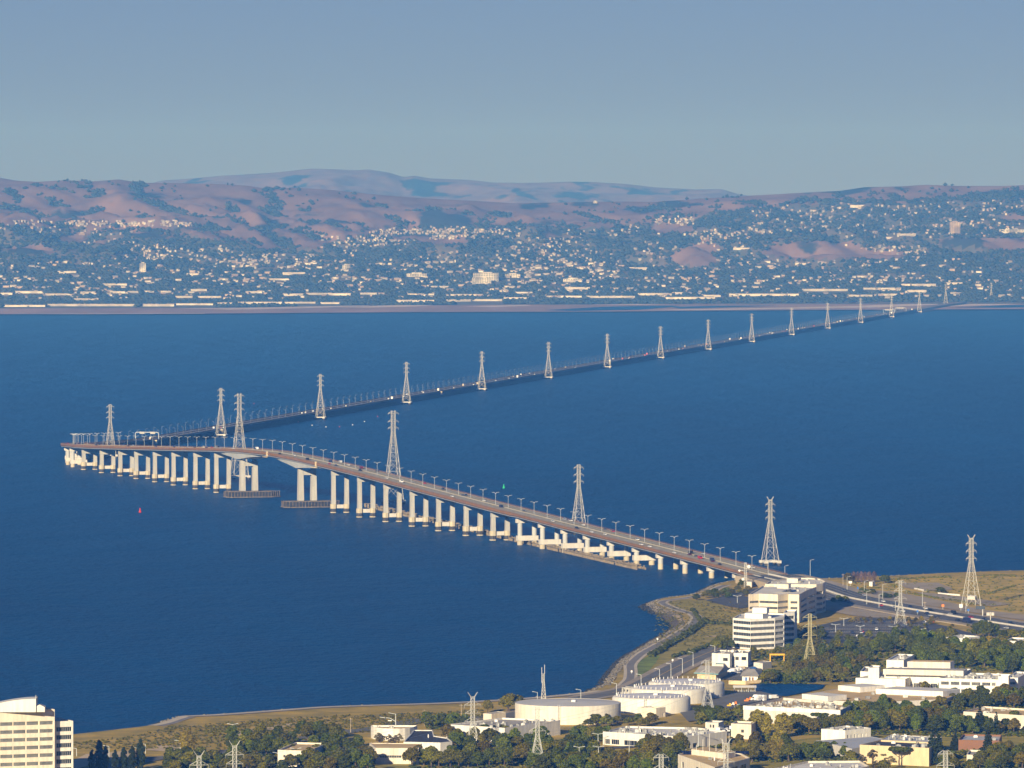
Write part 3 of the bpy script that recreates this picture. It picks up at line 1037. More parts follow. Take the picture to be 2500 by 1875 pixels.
def pier(D, kind):
    ch = ch_of_D(D)
    p, t, n = at(ch)
    a = math.atan2(n.y, n.x)
    soff = p.z - girder_depth(ch) - 0.03
    b = V(p.x, p.y, 0)
    W = lambda o, z, f=0.0: b + n * o + t * f + V(0, 0, z)
    def blk(mb, o0, o1, z0, z1, f, f1=None, o2=None, o3=None):
        f1 = f if f1 is None else f1
        o2 = o0 if o2 is None else o2
        o3 = o1 if o3 is None else o3
        mb.hexa([W(o0, z0, -f), W(o1, z0, -f), W(o1, z0, f), W(o0, z0, f)], [W(o2, z1, -f1), W(o3, z1, -f1), W(o3, z1, f1), W(o2, z1, f1)])
    capm = MB()
    cw = 6.4
    if kind == "portal":
        blk(capm, -cw - 2.0, cw + 2.0, soff - 4.4, soff, 1.7)
        cap = capm.obj("pier", M["concrete"], bridge, BO)
        for s in (-1, 1):
            mb = MB()
            blk(mb, s * cw - 1.95, s * cw + 1.95, 8.2, soff - 4.42, 1.8, 1.5, s * cw - 1.8, s * cw + 1.8)
            mb.obj("column", M["concrete"], cap, BO)
            mb = MB()
            mb.cyl(W(s * cw, 0), 3.1, 3.1, 4.0, 8.18, 8)
            mb.obj("footing", M["concrete_footing"], cap, BO)
            mb = MB()
            mb.cyl(W(s * cw, 0), 3.0, 3.0, 0.9, 3.98, 8)
            mb.obj("footing_band", M["concrete_wet"], cap, BO)
            mb = MB()
            mb.cyl(W(s * cw, 0), 3.15, 3.15, -3, 0.88, 8)
            mb.obj("footing_ledge", M["concrete_footing"], cap, BO)
        mb = MB()
        blk(mb, -cw + 3.12, cw - 3.12, 4.3, 7.7, 1.3)
        mb.obj("tie_beam", M["concrete_pale"], cap, BO)
    elif kind in ("capped", "short"):
        blk(capm, -cw - 3.6, cw + 3.6, soff - 3.4, soff, 1.9)
        cap = capm.obj("pier", M["concrete_pale"], bridge, BO)
        lo = 8.0 if kind == "capped" else 4.2
        for s in (-1, 1):
            mb = MB()
            mb.cyl(W(s * cw, 0), 2.1, 2.1, lo, soff - 3.42, 18)
            mb.obj("column", M["girder_grey"], cap, BO, smooth=False)
            if kind == "capped":
                mb = MB()
                mb.cyl(W(s * cw, 0), 2.4, 2.4, -3, 3.78, 18)
                mb.obj("footing", M["concrete_footing"], cap, BO)
            else:
                mb = MB()
                mb.cyl(W(s * cw, 0), 2.15, 2.15, -3, 4.18, 18)
                mb.obj("footing", M["concrete_footing"], cap, BO)
        if kind == "capped":
            mb = MB()
            blk(mb, -cw - 2.8, cw + 2.8, 3.8, 7.98, 2.6)
            mb.obj("pile_cap", M["concrete_pale"], cap, BO)
    elif kind == "main":
        # bearing heads, columns and a cross beam set lower
        top = soff - 0.9
        blk(capm, -cw + 2.3, cw - 2.3, top - 5.6, top - 1.6, 2.2)
        cap = capm.obj("pier", M["concrete"], bridge, BO)
        for s in (-1, 1):
            mb = MB()
            blk(mb, s * cw - 2.7, s * cw + 2.7, 6.3, top, 3.0, 2.5, s * cw - 2.25, s * cw + 2.25)
            mb.obj("column", M["concrete"], cap, BO)
            mb = MB()
            blk(mb, s * cw - 1.7, s * cw + 1.7, top + .02, soff, 1.7)
            mb.obj("bearing", M["concrete_wet"], cap, BO)
    return b, t, n


for D in (6957, 6876, 6795, 6727, 6649, 6573, 6486, 6405, 5986, 5900, 5816, 5734, 5654, 5573, 5496):
    pier(D, "portal")
for D in (7330, 7270, 7205, 7140, 7085, 7025, 5421, 5360, 5300, 5242, 5181, 5119):
    pier(D, "capped")
for D in (5061, 5003, 4942, 4884):
    pier(D, "short")
for D, lab in ((6307, "dark timber fender island round the farther main pier"), (6098, "dark timber fender island round the nearer main pier")):
    b, t, n = pier(D, "main")
    fd = thing("pier_fender", lab, "fender", b, 0, "fenders of the main piers")
    W = lambda o, f, z: n * o + t * f + V(0, 0, z)
    out = [(-24, -6), (-19, -13), (21, -13), (31, -5), (31, 5), (21, 13), (-19, 13), (-24, 6)]
    inn = [(x * 0.93, y * 0.85) for x, y in out]
    mb = MB()
    for i in range(8):
        j = (i + 1) % 8
        mb.hexa([W(*out[i], -2), W(*out[j], -2), W(*inn[j], -2), W(*inn[i], -2)], [W(*out[i], 5.6), W(*out[j], 5.6), W(*inn[j], 5.6), W(*inn[i], 5.6)])
    mb.obj("timber_wall", M["timber_dark"], fd)
    mb = MB()
    mb.prism([W(*q, 0) for q in inn], 4.6, 6.0)
    mb.obj("timber_deck", M["pile_timber"], fd)
    for i in range(8):
        a, c = Vector(W(*out[i], 0)), Vector(W(*out[(i + 1) % 8], 0))
        m_ = max(1, int((c - a).length / 3.0))
        for k in range(m_):
            q = a.lerp(c, (k + 0.5) / m_) * 1.006
            mb = MB()
            mb.box(q + V(0, 0, -1.5), (0.36, 0.36, 7.3 + 0.4 * random.random()), math.atan2(n.y, n.x))
            mb.obj("fender_post", M["pile_timber"], fd)
    mb = MB()
    for i in range(8):
        mb.bar(W(*out[i], 0.5) * 1.01 + V(0, 0, 0), W(*out[(i + 1) % 8], 0.5) * 1.01, 0.6)
    mb.obj("waling_beam", M["pile_timber"], fd)

# abutment wall with arched openings at the near end
p, t, n = at(0)
ab = thing("bridge_abutment", "concrete abutment wall with dark openings at the near end of the high bridge", "abutment", V(p.x, p.y, 0))
mb = MB()
AW = lambda o, f, z: n * o + t * f + V(0, 0, z)
for f0, f1 in ((-62, -50), (-46, -38), (-34, -26), (-22, -14), (-10, 3)):
    mb.hexa([AW(-13.6, f0, 1), AW(-12.6, f0, 1), AW(-12.6, f1, 1), AW(-13.6, f1, 1)][::-1], [AW(-13.6, f0, 6.4), AW(-12.6, f0, 6.4), AW(-12.6, f1, 6.4), AW(-13.6, f1, 6.4)][::-1])
mb.hexa([AW(-13.7, -62, 6.4), AW(-12.6, -62, 6.4), AW(-12.6, 3, 6.4), AW(-13.7, 3, 6.4)][::-1], [AW(-13.7, -62, 8.4), AW(-12.6, -62, 8.4), AW(-12.6, 3, 9.6), AW(-13.7, 3, 9.6)][::-1])
mb.hexa([AW(-13.6, -1.0, -1), AW(13.6, -1.0, -1), AW(13.6, 2.0, -1), AW(-13.6, 2.0, -1)], [AW(-13.6, -1, 4.5), AW(13.6, -1, 4.5), AW(13.6, 2, 4.5), AW(-13.6, 2, 4.5)])
mb.obj("wall", M["concrete"], ab)
mb = MB()
mb.hexa([AW(-9, -60, 1), AW(13, -60, 1), AW(13, -2, 1), AW(-9, -2, 1)], [AW(-9, -60, 7.0), AW(13, -60, 7.0), AW(13, -2, 8.0), AW(-9, -2, 8.0)])
mb.obj("fill", M["concrete_wet"], ab)

# ------------------------------------------------------------------ the low trestle
trestle = thing("trestle_bridge", "low dark trestle causeway running to the far shore", "bridge", at(CH_JOINT)[0])
TO = trestle.location.copy()
chs = list(np.arange(CH_JOINT, CHS[-1], 40.0)) + [CHS[-1] - 1]
TWD = 13.4
mb = MB()
sweep(mb, chs, lambda c: [(-TWD, 0), (TWD, 0), (TWD, -1.2), (-TWD, -1.2)])
mb.obj("deck", M["trestle_asphalt"], trestle, TO)
for lo, hi in ((-TWD - .4, -TWD - .01), (TWD + .01, TWD + .4), (-.3, .3)):
    mb = MB()
    sweep(mb, chs, lambda c: [(lo, .95), (hi, .95), (hi, -0.9 if abs(lo) > 1 else 0.0), (lo, -0.9 if abs(lo) > 1 else 0.0)])
    mb.obj("parapet", M["trestle_parapet"], trestle, TO)
mb = MB()
for c in np.arange(CH_JOINT + 6, CHS[-1] - 30, 9.2):
    p, t, n = at(c)
    a = math.atan2(n.y, n.x)
    zt = p.z - 1.22
    mb.box((p.x, p.y, zt - 1.6), (2 * TWD - 1, 1.4, 1.6), a)
    for o in (-12, -7, -2.5, 2.5, 7, 12):
        q = p + n * o
        mb.box((q.x, q.y, -2), (1.3, 1.3, zt + 0.68), a)  # piles thickened to deepen the dark shaded band under the deck
tag(mb.obj("pile_bents", M["trestle_timber"], trestle, TO), kind="stuff")
# turnout platforms that hang off the side
for D in (7960, 9560, 7580, 11300):
    c = ch_of_D(D)
    p, t, n = at(c)
    mb = MB()
    mb.box(p + n * (TWD + 2.2) + V(0, 0, -1.6), (3.6, 9, 1.4), math.atan2(n.y, n.x))
    mb.box(p + n * (TWD + 2.2) + V(0, 0, -4.6), (2.4, 5, 2.9), math.atan2(n.y, n.x))
    mb.obj("turnout_platform", M["beige_wall"], trestle, TO)

# causeway that carries the road on from the trestle over the flats
e0 = at(CHS[-1] - 1)[0]
cw_ = smooth_path([e0] + [P(x, y, 5.0) for x, y in ((2290, 747.5), (2330, 742), (2372, 736), (2420, 729), (2480, 722))], 60)
mb = MB()
rows_ = []
for i, p in enumerate(cw_):
    t = (cw_[min(i + 1, len(cw_) - 1)] - cw_[max(i - 1, 0)]).normalized()
    n = V(t.y, -t.x, 0).normalized()
    z = 9.0 if i < 2 else 8.0
    rows_.append([V(p.x, p.y, 0.2) - n * 30, V(p.x, p.y, z) - n * 14, V(p.x, p.y, z) + n * 14, V(p.x, p.y, 0.2) + n * 30])
for a, b in zip(rows_[:-1], rows_[1:]):
    for j in range(3):
        mb.add([a[j], a[j + 1], b[j + 1], b[j]], [(3, 2, 1, 0)], 1 if j == 1 else 0)
tag(mb.obj("causeway_road", [M["trestle_timber"], M["trestle_asphalt"]]), kind="structure")

# overhead sign gantry on the trestle
for D, lab in ((7600, "pale pipe sign gantry spanning the trestle roadway near the bend"), (16350, "small pale sign gantry on the trestle near the far shore"), (16650, "second small sign gantry nearer the far shore")):
    p, t, n = at(ch_of_D(D))
    g = thing("sign_gantry", lab, "gantry", p)
    mb = MB()
    hgt = 8.2 if D < 9000 else 9.5
    for s in (-1, 1):
        mb.bar(n * (s * 14.2) + V(0, 0, -1), n * (s * 14.2) + V(0, 0, hgt - 1.2), 0.9)
        mb.bar(n * (s * 14.2) + V(0, 0, hgt - 1.2), n * (s * 12.6) + V(0, 0, hgt), 0.9)
    mb.bar(n * -12.6 + V(0, 0, hgt), n * 12.6 + V(0, 0, hgt), 0.9)
    mb.obj("frame", M["trestle_lamp_metal"], g)
    for o in ((-9, -3), (4, 10)) if D < 9000 else ((-10, 8),):
        mb = MB()
        mb.hexa([n * o[0] + V(0, -.9, hgt - 1.9), n * o[1] + V(0, -.9, hgt - 1.9), n * o[1] + V(0, -.6, hgt - 1.9), n * o[0] + V(0, -.6, hgt - 1.9)],
                [n * o[0] + V(0, -.9, hgt + .6), n * o[1] + V(0, -.9, hgt + .6), n * o[1] + V(0, -.6, hgt + .6), n * o[0] + V(0, -.6, hgt + .6)])
        mb.obj("sign_panel", M["concrete"], g)

# ------------------------------------------------------------------ lamps on both bridges
def lamp_proto(double, h=11.0):
    mb = MB()
    lm_ = M["lamp_metal" if double else "trestle_lamp_metal"]
    k = 1.0 if double else 0.55
    mb.bar((0, 0, 0), (0, 0, h - 1.2), 0.23 * k, 0, 0.17 * k)
    pole = mb.mesh("pole", lm_)
    mb = MB()
    for s in ((-1, 1) if double else (1,)):
        mb.bar((0, 0, h - 1.3), (s * 0.9, 0, h - 0.2), 0.24 * k)
        mb.bar((s * 0.9, 0, h - 0.2), (s * 2.6, 0, h), 0.22 * k)
    arm = mb.mesh("arm", lm_)
    mb = MB()
    mb.box((2.9, 0, h - 0.12), (0.9, 0.4, 0.22))
    head = mb.mesh("lamp_head", lm_)
    mb = MB()
    mb.box((-2.9, 0, h - 0.12), (0.9, 0.4, 0.22))
    head2 = mb.mesh("lamp_head", lm_)
    return pole, arm, head, head2


pole, arm, head, head2 = lamp_proto(True, 11.2)
for k, c in enumerate(np.arange(6, CH_JOINT + 40, 37.2)):
    p, t, n = at(c)
    lab = "double-armed lamp on the median of the high bridge, " + ("near slope" if p.y < 6000 else "around the main span" if p.y < 6450 else "far slope")
    l = thing("bridge_lamp", lab, "street lamp", p, math.atan2(n.y, n.x), "lamps along the high bridge")
    for nm, me in (("pole", pole), ("arm", arm), ("lamp_head", head), ("lamp_head", head2)):
        link(nm, me, l)
pole, arm, head, head2 = lamp_proto(False, 11.0)
cl = list(np.arange(CH_JOINT + 50, ch_of_D(13300), 46.0))
for c in cl:
    p, t, n = at(c)
    for s in (-1, 1):
        lab = "single-armed lamp along the " + ("near" if s > 0 else "far") + " edge of the trestle"
        l = thing("trestle_lamp", lab, "street lamp", p + n * (s * 13.2), math.atan2(-s * n.y, -s * n.x), "lamps along the trestle")
        for nm, me in (("pole", pole), ("arm", arm)):
            link(nm, me, l)
mb = MB()
for c in np.arange(ch_of_D(13300) + 10, CHS[-1] - 60, 46.0):
    p, t, n = at(c)
    for s in (-1, 1):
        q = p + n * (s * 13.2)
        mb.bar(q, q + V(0, 0, 10.6), 0.16)
        mb.bar(q + V(0, 0, 10.6), q + V(0, 0, 11.0) - n * (s * 2.6), 0.12)
tag(mb.obj("distant_lamps", M["trestle_lamp_metal"]), "thin lamps fading out along the far end of the trestle", "street lamps", kind="stuff")

# ------------------------------------------------------------------ power line towers
def tower_meshes(h, bw, ww, waist, arms, steel, bulk=1.0, horn=False):
    """square lattice tower: base width bw, waist width ww at height waist*h; arms: list of (share of h, reach)"""
    out = []
    hw = waist * h
    half = lambda z: (bw + (ww - bw) * min(1.0, z / hw)) / 2
    S = ((-1, -1), (1, -1), (1, 1), (-1, 1))
    for sx, sy in S:
        mb = MB()
        a, b = half(0), half(hw)
        mb.bar((sx * a, sy * a, 0), (sx * b, sy * b, hw), 0.62 * bulk, 0, 0.5 * bulk)
        mb.bar((sx * b, sy * b, hw), (sx * b, sy * b, h), 0.45 * bulk, 0, 0.34 * bulk)
        out.append(("leg", mb.mesh("leg", steel)))
    mb = MB()
    lv = [0.0]
    z = 0.0
    while z < h * 0.985:
        z += max(2 * half(z) * (0.95 if z < hw else 1.15), h * 0.035)
        lv.append(min(z, h))
    for z0, z1 in zip(lv[:-1], lv[1:]):
        a, b = half(z0), half(z1)
        for k in range(4):
            s, s2 = S[k], S[(k + 1) % 4]
            bwid = (0.26 if z0 < hw else 0.22) * bulk
            mb.bar((s[0] * a, s[1] * a, z0), (s2[0] * b, s2[1] * b, z1), bwid)
            mb.bar((s2[0] * a, s2[1] * a, z0), (s[0] * b, s[1] * b, z1), bwid)
            mb.bar((s[0] * b, s[1] * b, z1), (s2[0] * b, s2[1] * b, z1), bwid)
    out.append(("bracing", mb.mesh("bracing", steel)))
    for fz, reach in arms:
        mb = MB()
        z = fz * h
        b = half(z)
        for s in (-1, 1):
            for y in (-b, b):
                mb.bar((s * b, y, z), (s * reach, 0, z), 0.3 * bulk)
                mb.bar((s * b, y, z + 1.9), (s * reach, 0, z + 0.1), 0.24 * bulk)
            mb.bar((s * (b + reach) / 2, 0, z), (s * (b + reach) / 2, 0, z + .95), 0.2 * bulk)
            mb.bar((s * reach, 0, z), (s * reach, 0, z - 1.6), 0.22 * bulk)
        mb.bar((-reach, 0, z), (reach, 0, z), 0.26 * bulk)
        out.append(("cross_arm", mb.mesh("cross_arm", steel)))
    if horn:
        b = half(h)
        for s in (-1, 1):
            mb = MB()
            for y in (-b, b):
                mb.bar((s * b, y, h), (s * (b + 1.7), y * .3, h + 2.6), 0.24 * bulk)
            mb.bar((s * b, 0, h), (s * (b + 1.7), 0, h + 2.6), 0.22 * bulk)
            out.append(("peak_horn", mb.mesh("peak_horn", steel)))
    return out


def platform_meshes(bw, zt=4.2):
    out = []
    mb = MB()
    a = bw / 2
    for sx, sy in ((-1, -1), (1, -1), (1, 1), (-1, 1)):
        mb.box((sx * a, sy * a, zt - 2.2), (3.2, 3.2, 2.2))
    for k in (-1, 1):
        mb.box((0, k * a, zt - 1.4), (bw - 3.2, 1.3, 1.1))
        mb.box((k * a, 0, zt - 1.4), (1.3, bw - 3.2, 1.1))
    out.append(("platform", mb.mesh("platform", M["concrete_pale"])))
    for sx, sy in ((-1, -1), (1, -1), (1, 1), (-1, 1)):
        mb = MB()
        mb.cyl((sx * a, sy * a), 1.5, 1.5, -2, zt - 2.22, 8)
        out.append(("pile", mb.mesh("pile", M["concrete_wet"])))
    return out


def place_tower(meshes, plat, loc, zt, label, group, rz, name="transmission_tower"):
    t = thing(name, label, "pylon", V(loc[0], loc[1], 0 if plat else loc[2]), rz, group)
    for nm, me in meshes:
        o = link(nm, me, t)
        if plat:
            o.location = (0, 0, zt)
    for nm, me in (plat or []):
        link(nm, me, t)
    return t


AR = [(0.735, 4.4), (0.84, 4.4), (0.95, 4.4)]
std = tower_meshes(57.0, 11.0, 2.5, 0.66, AR, M["steel_cream"], 0.6)
near50 = tower_meshes(48.5, 11.0, 2.4, 0.66, [(0.70, 3.9), (0.81, 3.9), (0.92, 4.0)], M["steel_cream"], 0.55, True)
tall = tower_meshes(86.5, 16.0, 3.4, 0.74, [(0.80, 5.2), (0.875, 5.2), (0.965, 5.2)], M["steel_cream"], 0.68)
plat_s, plat_t = platform_meshes(11.0), platform_meshes(16.0)
k = 2500 / 2212
TP = [(1986, 676), (1926, 686), (1859, 697), (1788, 711), (1710, 724), (1624, 741), (1530, 756), (1427, 774), (1312, 796), (1185, 818), (1041, 844), (878, 874), (692, 907), (477, 945)]
rzT = math.atan2(TR_.y, TR_.x)
rzH = math.atan2(NR.y, NR.x)
ORD = ["first", "second", "third", "fourth", "fifth", "sixth", "seventh", "eighth", "ninth", "tenth", "eleventh", "twelfth", "thirteenth", "fourteenth"]
pyl = []
for i, (x, y) in enumerate(reversed(TP)):
    u = (x * k - 1250) / F
    D = (-361 - 0.1599 * 7917) / (u - 0.1599)
    X = u * D
    place_tower(std, plat_s, (X, D, 0), 4.2, "pale lattice pylon on piles beside the trestle, %s counting from the bend" % ORD[i], "pylons beside the trestle", rzT)
    pyl.append(V(X, D, 4.2))
place_tower(std, plat_s, (-458, 7274, 0), 4.2, "pale lattice pylon rising behind the bend of the high bridge", "pylons beside the high bridge", rzH)
place_tower(tall, plat_t, (-287, 6717, 0), 4.2, "tallest lattice pylon behind the farther main pier", "pylons beside the high bridge", rzH)
place_tower(tall, plat_t, (-114.6, 6159, 0), 4.2, "very tall lattice pylon just past the crest of the high bridge", "pylons beside the high bridge", rzH)
place_tower(std, plat_s, (58.5, 5595, 0), 4.2, "lattice pylon standing behind the near slope of the high bridge", "pylons beside the high bridge", rzH)
place_tower(near50, plat_s, (207, 5113, 0), 4.2, "lattice pylon on a white platform in the water near the shore", "pylons beside the high bridge", rzH)
q = P(2371, 1480)
place_tower(near50, None, q, 0, "tall lattice pylon on the dry grass beyond the highway", "pylons on the near shore", rzH)
small = tower_meshes(30.5, 7.2, 1.8, 0.52, [(0.60, 4.2), (0.78, 4.2), (0.955, 3.6)], M["steel_grey"], 0.40)
olive = tower_meshes(32.0, 7.2, 1.9, 0.52, [(0.58, 4.4), (0.75, 4.4), (0.93, 4.4)], M["steel_olive"], 0.55)
flare = tower_meshes(27.0, 6.6, 1.9, 0.50, [(0.52, 4.3), (0.68, 4.0), (0.84, 4.4)], M["steel_grey"], 0.40, True)
for meshes, x, y, lab in ((small, 2198, 1527, "slim grey pylon at the parking lot edge before the highway"),
                          (olive, 1977, 1624, "yellowish lattice pylon among the trees right of the white office block"),
                          (small, 1727, 1745, "grey lattice pylon beside the three pale tanks"),
                          (flare, 1154, 1826, "grey pylon with wide arms before the grey-roofed warehouse"),
                          (small, 1312, 1872, "thin pylon standing before the big beige tank"),
                          (flare, 573, 1958, "pylon top showing above the lower edge between dark trees"),
                          (flare, 486, 1985, "small pylon top at the lower edge left of another"),
                          (small, 1614, 2002, "domed pylon top at the lower edge before the trees"),
                          (flare, 1772, 1952, "pylon with a wide top before the cream building at the lower edge"),
                          (small, 2308, 1992, "pylon top at the lower edge below the dark conifers")):
    place_tower(meshes, None, P(x, y), 0, lab, "pylons on the near shore", 0.15)
for x, y in ((2309, 742), (2420, 738)):
    q = P(x, y, 4)
    place_tower(std, None, q, 0, "distant pylon on the far shore " + ("beside the causeway" if x < 2400 else "over the sand flat"), "pylons on the far shore", rzT)
# ------------------------------------------------------------------ near shore
SH = [(-700, 1868), (-200, 1834), (0, 1819), (181, 1801), (260, 1792), (339, 1782), (389, 1767), (418, 1760), (500, 1756), (626, 1747), (762, 1737), (900, 1732), (1031, 1728), (1121, 1724),
      (1250, 1716), (1340, 1708), (1408, 1700), (1438, 1688), (1446, 1684), (1458, 1684), (1470, 1664), (1488, 1641), (1500, 1628), (1510, 1616), (1530, 1601), (1556, 1587), (1579, 1572), (1605, 1558),
      (1628, 1544), (1643, 1532), (1635, 1520), (1621.5, 1509), (1610, 1502), (1591, 1497), (1569, 1482), (1584, 1474), (1601, 1469), (1627, 1465.5), (1669, 1459.5), (1699, 1450), (1716, 1441),
      (1736, 1433), (1763, 1427.5), (1783, 1425), (1806, 1424.5), (1860, 1423), (1930, 1421), (2018, 1419.5), (2057, 1417.5), (2150, 1414.5), (2281, 1407.5), (2407, 1402.6), (2500, 1400), (2800, 1391), (3600, 1372)]
shore = smooth_path([P(x, y, 0.0) for x, y in SH], 5.0)
# inland side lies to the right of the walking direction
inl = []
for i, p in enumerate(shore):
    a, b = shore[max(i - 2, 0)], shore[min(i + 2, len(shore) - 1)]
    t = (b - a).normalized()
    inl.append(V(t.y, -t.x, 0))


def shore_off(d, z):
    return [V(p.x + n.x * d, p.y + n.y * d, z) for p, n in zip(shore, inl)]


toe, top = shore_off(-1.5, -0.8), shore_off(6.0, LZ - 0.5)
top2 = shore_off(8.0, LZ)
mb = MB()
mb.face([tuple(p) for p in reversed(top2)] + [(-3000, top2[0].y, LZ), (-3000, -400, LZ), (3000, -400, LZ), (3000, top2[-1].y, LZ)])
tag(mb.obj("ground", M["dry_grass"]), kind="structure")
mb = MB()
for a, b in ((toe, top), (top, top2)):
    for i in range(len(shore) - 1):
        mb.add([a[i], a[i + 1], b[i + 1], b[i]], [(3, 2, 1, 0)])
tag(mb.obj("shore_bank", M["riprap_rock"]), kind="structure")
# loose rocks of the bank
ico = np.array([(0, 0, 1), (.9, 0, .3), (.28, .85, .35), (-.72, .52, .3), (-.72, -.52, .35), (.28, -.85, .3), (0, 0, -.6)])
icf = np.array([(0, 1, 2), (0, 2, 3), (0, 3, 4), (0, 4, 5), (0, 5, 1), (6, 2, 1), (6, 3, 2), (6, 4, 3), (6, 5, 4), (6, 1, 5)])


def rock_stuff(name, label, pts, smin, smax, m, flat=0.7):
    pts = np.array(pts)
    n = len(pts)
    s = rng.uniform(smin, smax, n)
    v = ico[None] * s[:, None, None] * np.array([1, 1, flat]) + rng.normal(0, .12, (n, 7, 3)) * s[:, None, None] + pts[:, None, :]
    me = np_mesh(name, v.reshape(-1, 3), (icf[None] + (np.arange(n) * 7)[:, None, None]).reshape(-1, 3), m)
    return tag(link(name, me), label, "rocks", kind="stuff")


dry, wet = [], []
for i in range(len(shore)):
    if not (-200 < shore[i].x < 420):
        continue
    px = PZ(shore[i])[0]
    rocky = px > 1430 and px < 1790 and not (1612 < px < 1645 and 1500 < PZ(shore[i])[1] < 1530)
    for _ in range(16 if rocky else 5):
        d = random.uniform(-2.5, 8.5)
        j = random.uniform(-2.6, 2.6)
        p = shore[i]
        n = inl[i]
        z = interp(d, [(-2.5, -.4), (6, LZ - .5), (8.5, LZ)])
        (wet if d < 2.0 else dry).append((p.x + n.x * d - n.y * j, p.y + n.y * d + n.x * j, z))
rock_stuff("bank_rocks", "pale grey rocks heaped along the near shore bank", dry, 0.5, 1.3, M["riprap_rock"])
rock_stuff("wet_rocks", "dark wet rocks at the waterline of the near shore", wet, 0.5, 1.4, M["riprap_wet"])
# rocky spit at the point
sp = []
for _ in range(520):
    u = random.random()
    x = 1566 + 110 * u + random.gauss(0, 3)
    y = 1481 + 17 * u ** 0.8 + random.gauss(0, 2.0 + 1.5 * u)
    q = P(x, y, 0.6 + 1.6 * u)
    sp.append((q.x, q.y, q.z))
rock_stuff("spit_rocks", "dark rocks covering the point that juts into the bay", sp, 0.7, 1.9, M["riprap_wet"])

_layer = [0]


def sheet(name, pts, m, dz=None, z=None):
    """flat patch on the land, outlined in photograph pixels"""
    _layer[0] += 1
    dz = 0.03 + 0.02 * _layer[0] if dz is None else dz
    mb = MB()
    pp = [P(x, y, LZ) for x, y in pts]
    ar = sum(a.x * b.y - b.x * a.y for a, b in zip(pp, pp[1:] + pp[:1]))
    if ar < 0:
        pp.reverse()
    mb.face([(p.x, p.y, LZ + dz) for p in pp])
    return tag(mb.obj(name, m), kind="structure")


def ribbon(name, pts, width, m, dz=None, step=5.0, world=False):
    _layer[0] += 1
    dz = 0.03 + 0.02 * _layer[0] if dz is None else dz
    c = smooth_path(pts if world else [P(x, y, LZ) for x, y in pts], step)
    mb = MB()
    L, R = [], []
    for i, p in enumerate(c):
        t = (c[min(i + 1, len(c) - 1)] - c[max(i - 1, 0)]).normalized()
        n = V(t.y, -t.x, 0)
        L.append(V(p.x, p.y, LZ + dz) - n * width / 2)
        R.append(V(p.x, p.y, LZ + dz) + n * width / 2)
    for i in range(len(c) - 1):
        mb.add([L[i], R[i], R[i + 1], L[i + 1]], [(0, 1, 2, 3)])
    return tag(mb.obj(name, m), kind="structure")


# marsh behind the shore path, golden grass beyond the highway
sheet("marsh_ground", [(1556, 1652), (1551, 1628), (1570, 1602), (1640, 1560), (1690, 1534), (1706, 1512), (1700, 1498), (1660, 1486), (1630, 1472), (1660, 1464), (1730, 1466), (1800, 1490), (1830, 1500), (1830, 1580), (1745, 1580), (1690, 1608), (1620, 1640)], M["marsh"])
sheet("meadow_ground", [(2030, 1424), (2150, 1417), (2281, 1410.5), (2407, 1405.5), (2800, 1394), (2900, 1560), (2500, 1516), (2281, 1482), (2100, 1450)], M["gold_grass"])
sheet("dry_strip_ground", [(1780, 1466), (1828, 1480), (1828, 1500), (1760, 1490)], M["dry_grass"])
sheet("lawn", [(1556, 1652), (1551, 1630), (1560, 1614), (1588, 1600), (1612, 1601), (1598, 1622), (1576, 1646)], M["lawn"])
sheet("beach_sand", [(1610, 1503), (1622, 1503), (1648, 1500), (1664, 1503), (1668, 1514), (1662, 1526), (1648, 1534), (1641, 1531), (1634, 1520), (1621, 1509.5)], M["wet_sand"], dz=0.05)
sheet("beach_sand", [(1640, 1502), (1660, 1503), (1666, 1513), (1660, 1522), (1654, 1512)], M["sand"], dz=0.12)
sheet("sand_ground", [(1580, 1650), (1620, 1628), (1650, 1614), (1640, 1626), (1600, 1648)], M["sand"])
sheet("sand_patch", [(1719, 1555), (1735, 1552.5), (1750, 1552), (1748, 1555), (1730, 1556)], M["sand"])
for pts in ([(355, 1832), (385, 1820), (440, 1822), (482, 1828), (430, 1836)], [(527, 1799), (585, 1785), (660, 1772), (730, 1765), (757, 1770), (690, 1777), (600, 1796), (560, 1801)],
            [(178, 1858), (210, 1842), (330, 1832), (350, 1842), (230, 1866), (180, 1880)]):
    sheet("sand_patch", pts, M["sand"])
# shore paths
PATHPX = [(1495, 1694), (1515, 1681), (1527, 1670), (1538, 1658), (1540, 1640), (1539, 1626), (1547, 1614), (1567, 1597), (1593, 1582), (1627, 1563.5), (1660, 1545), (1684, 1530), (1697, 1516), (1699, 1506),
          (1687, 1498), (1660, 1491), (1640, 1484), (1621.5, 1476), (1616, 1470.5), (1630, 1466.5), (1665, 1462), (1700, 1456), (1722, 1451), (1738, 1444), (1750, 1437), (1772, 1429)]
ribbon("path_shoulder", PATHPX, 8.5, M["path_sand"])
ribbon("shore_path", PATHPX, 4.6, M["path_asphalt"])
c = [p for p, q in zip(shore_off(13.0, LZ), shore) if -210 < q.x < 40 and q.y < 3850]
ribbon("path_shoulder", c, 9.0, M["path_sand"], world=True)
c = [p for p, q in zip(shore_off(15.5, LZ), shore) if -210 < q.x < 40 and q.y < 3850]
ribbon("shore_path", c, 3.0, M["path_asphalt"], world=True)
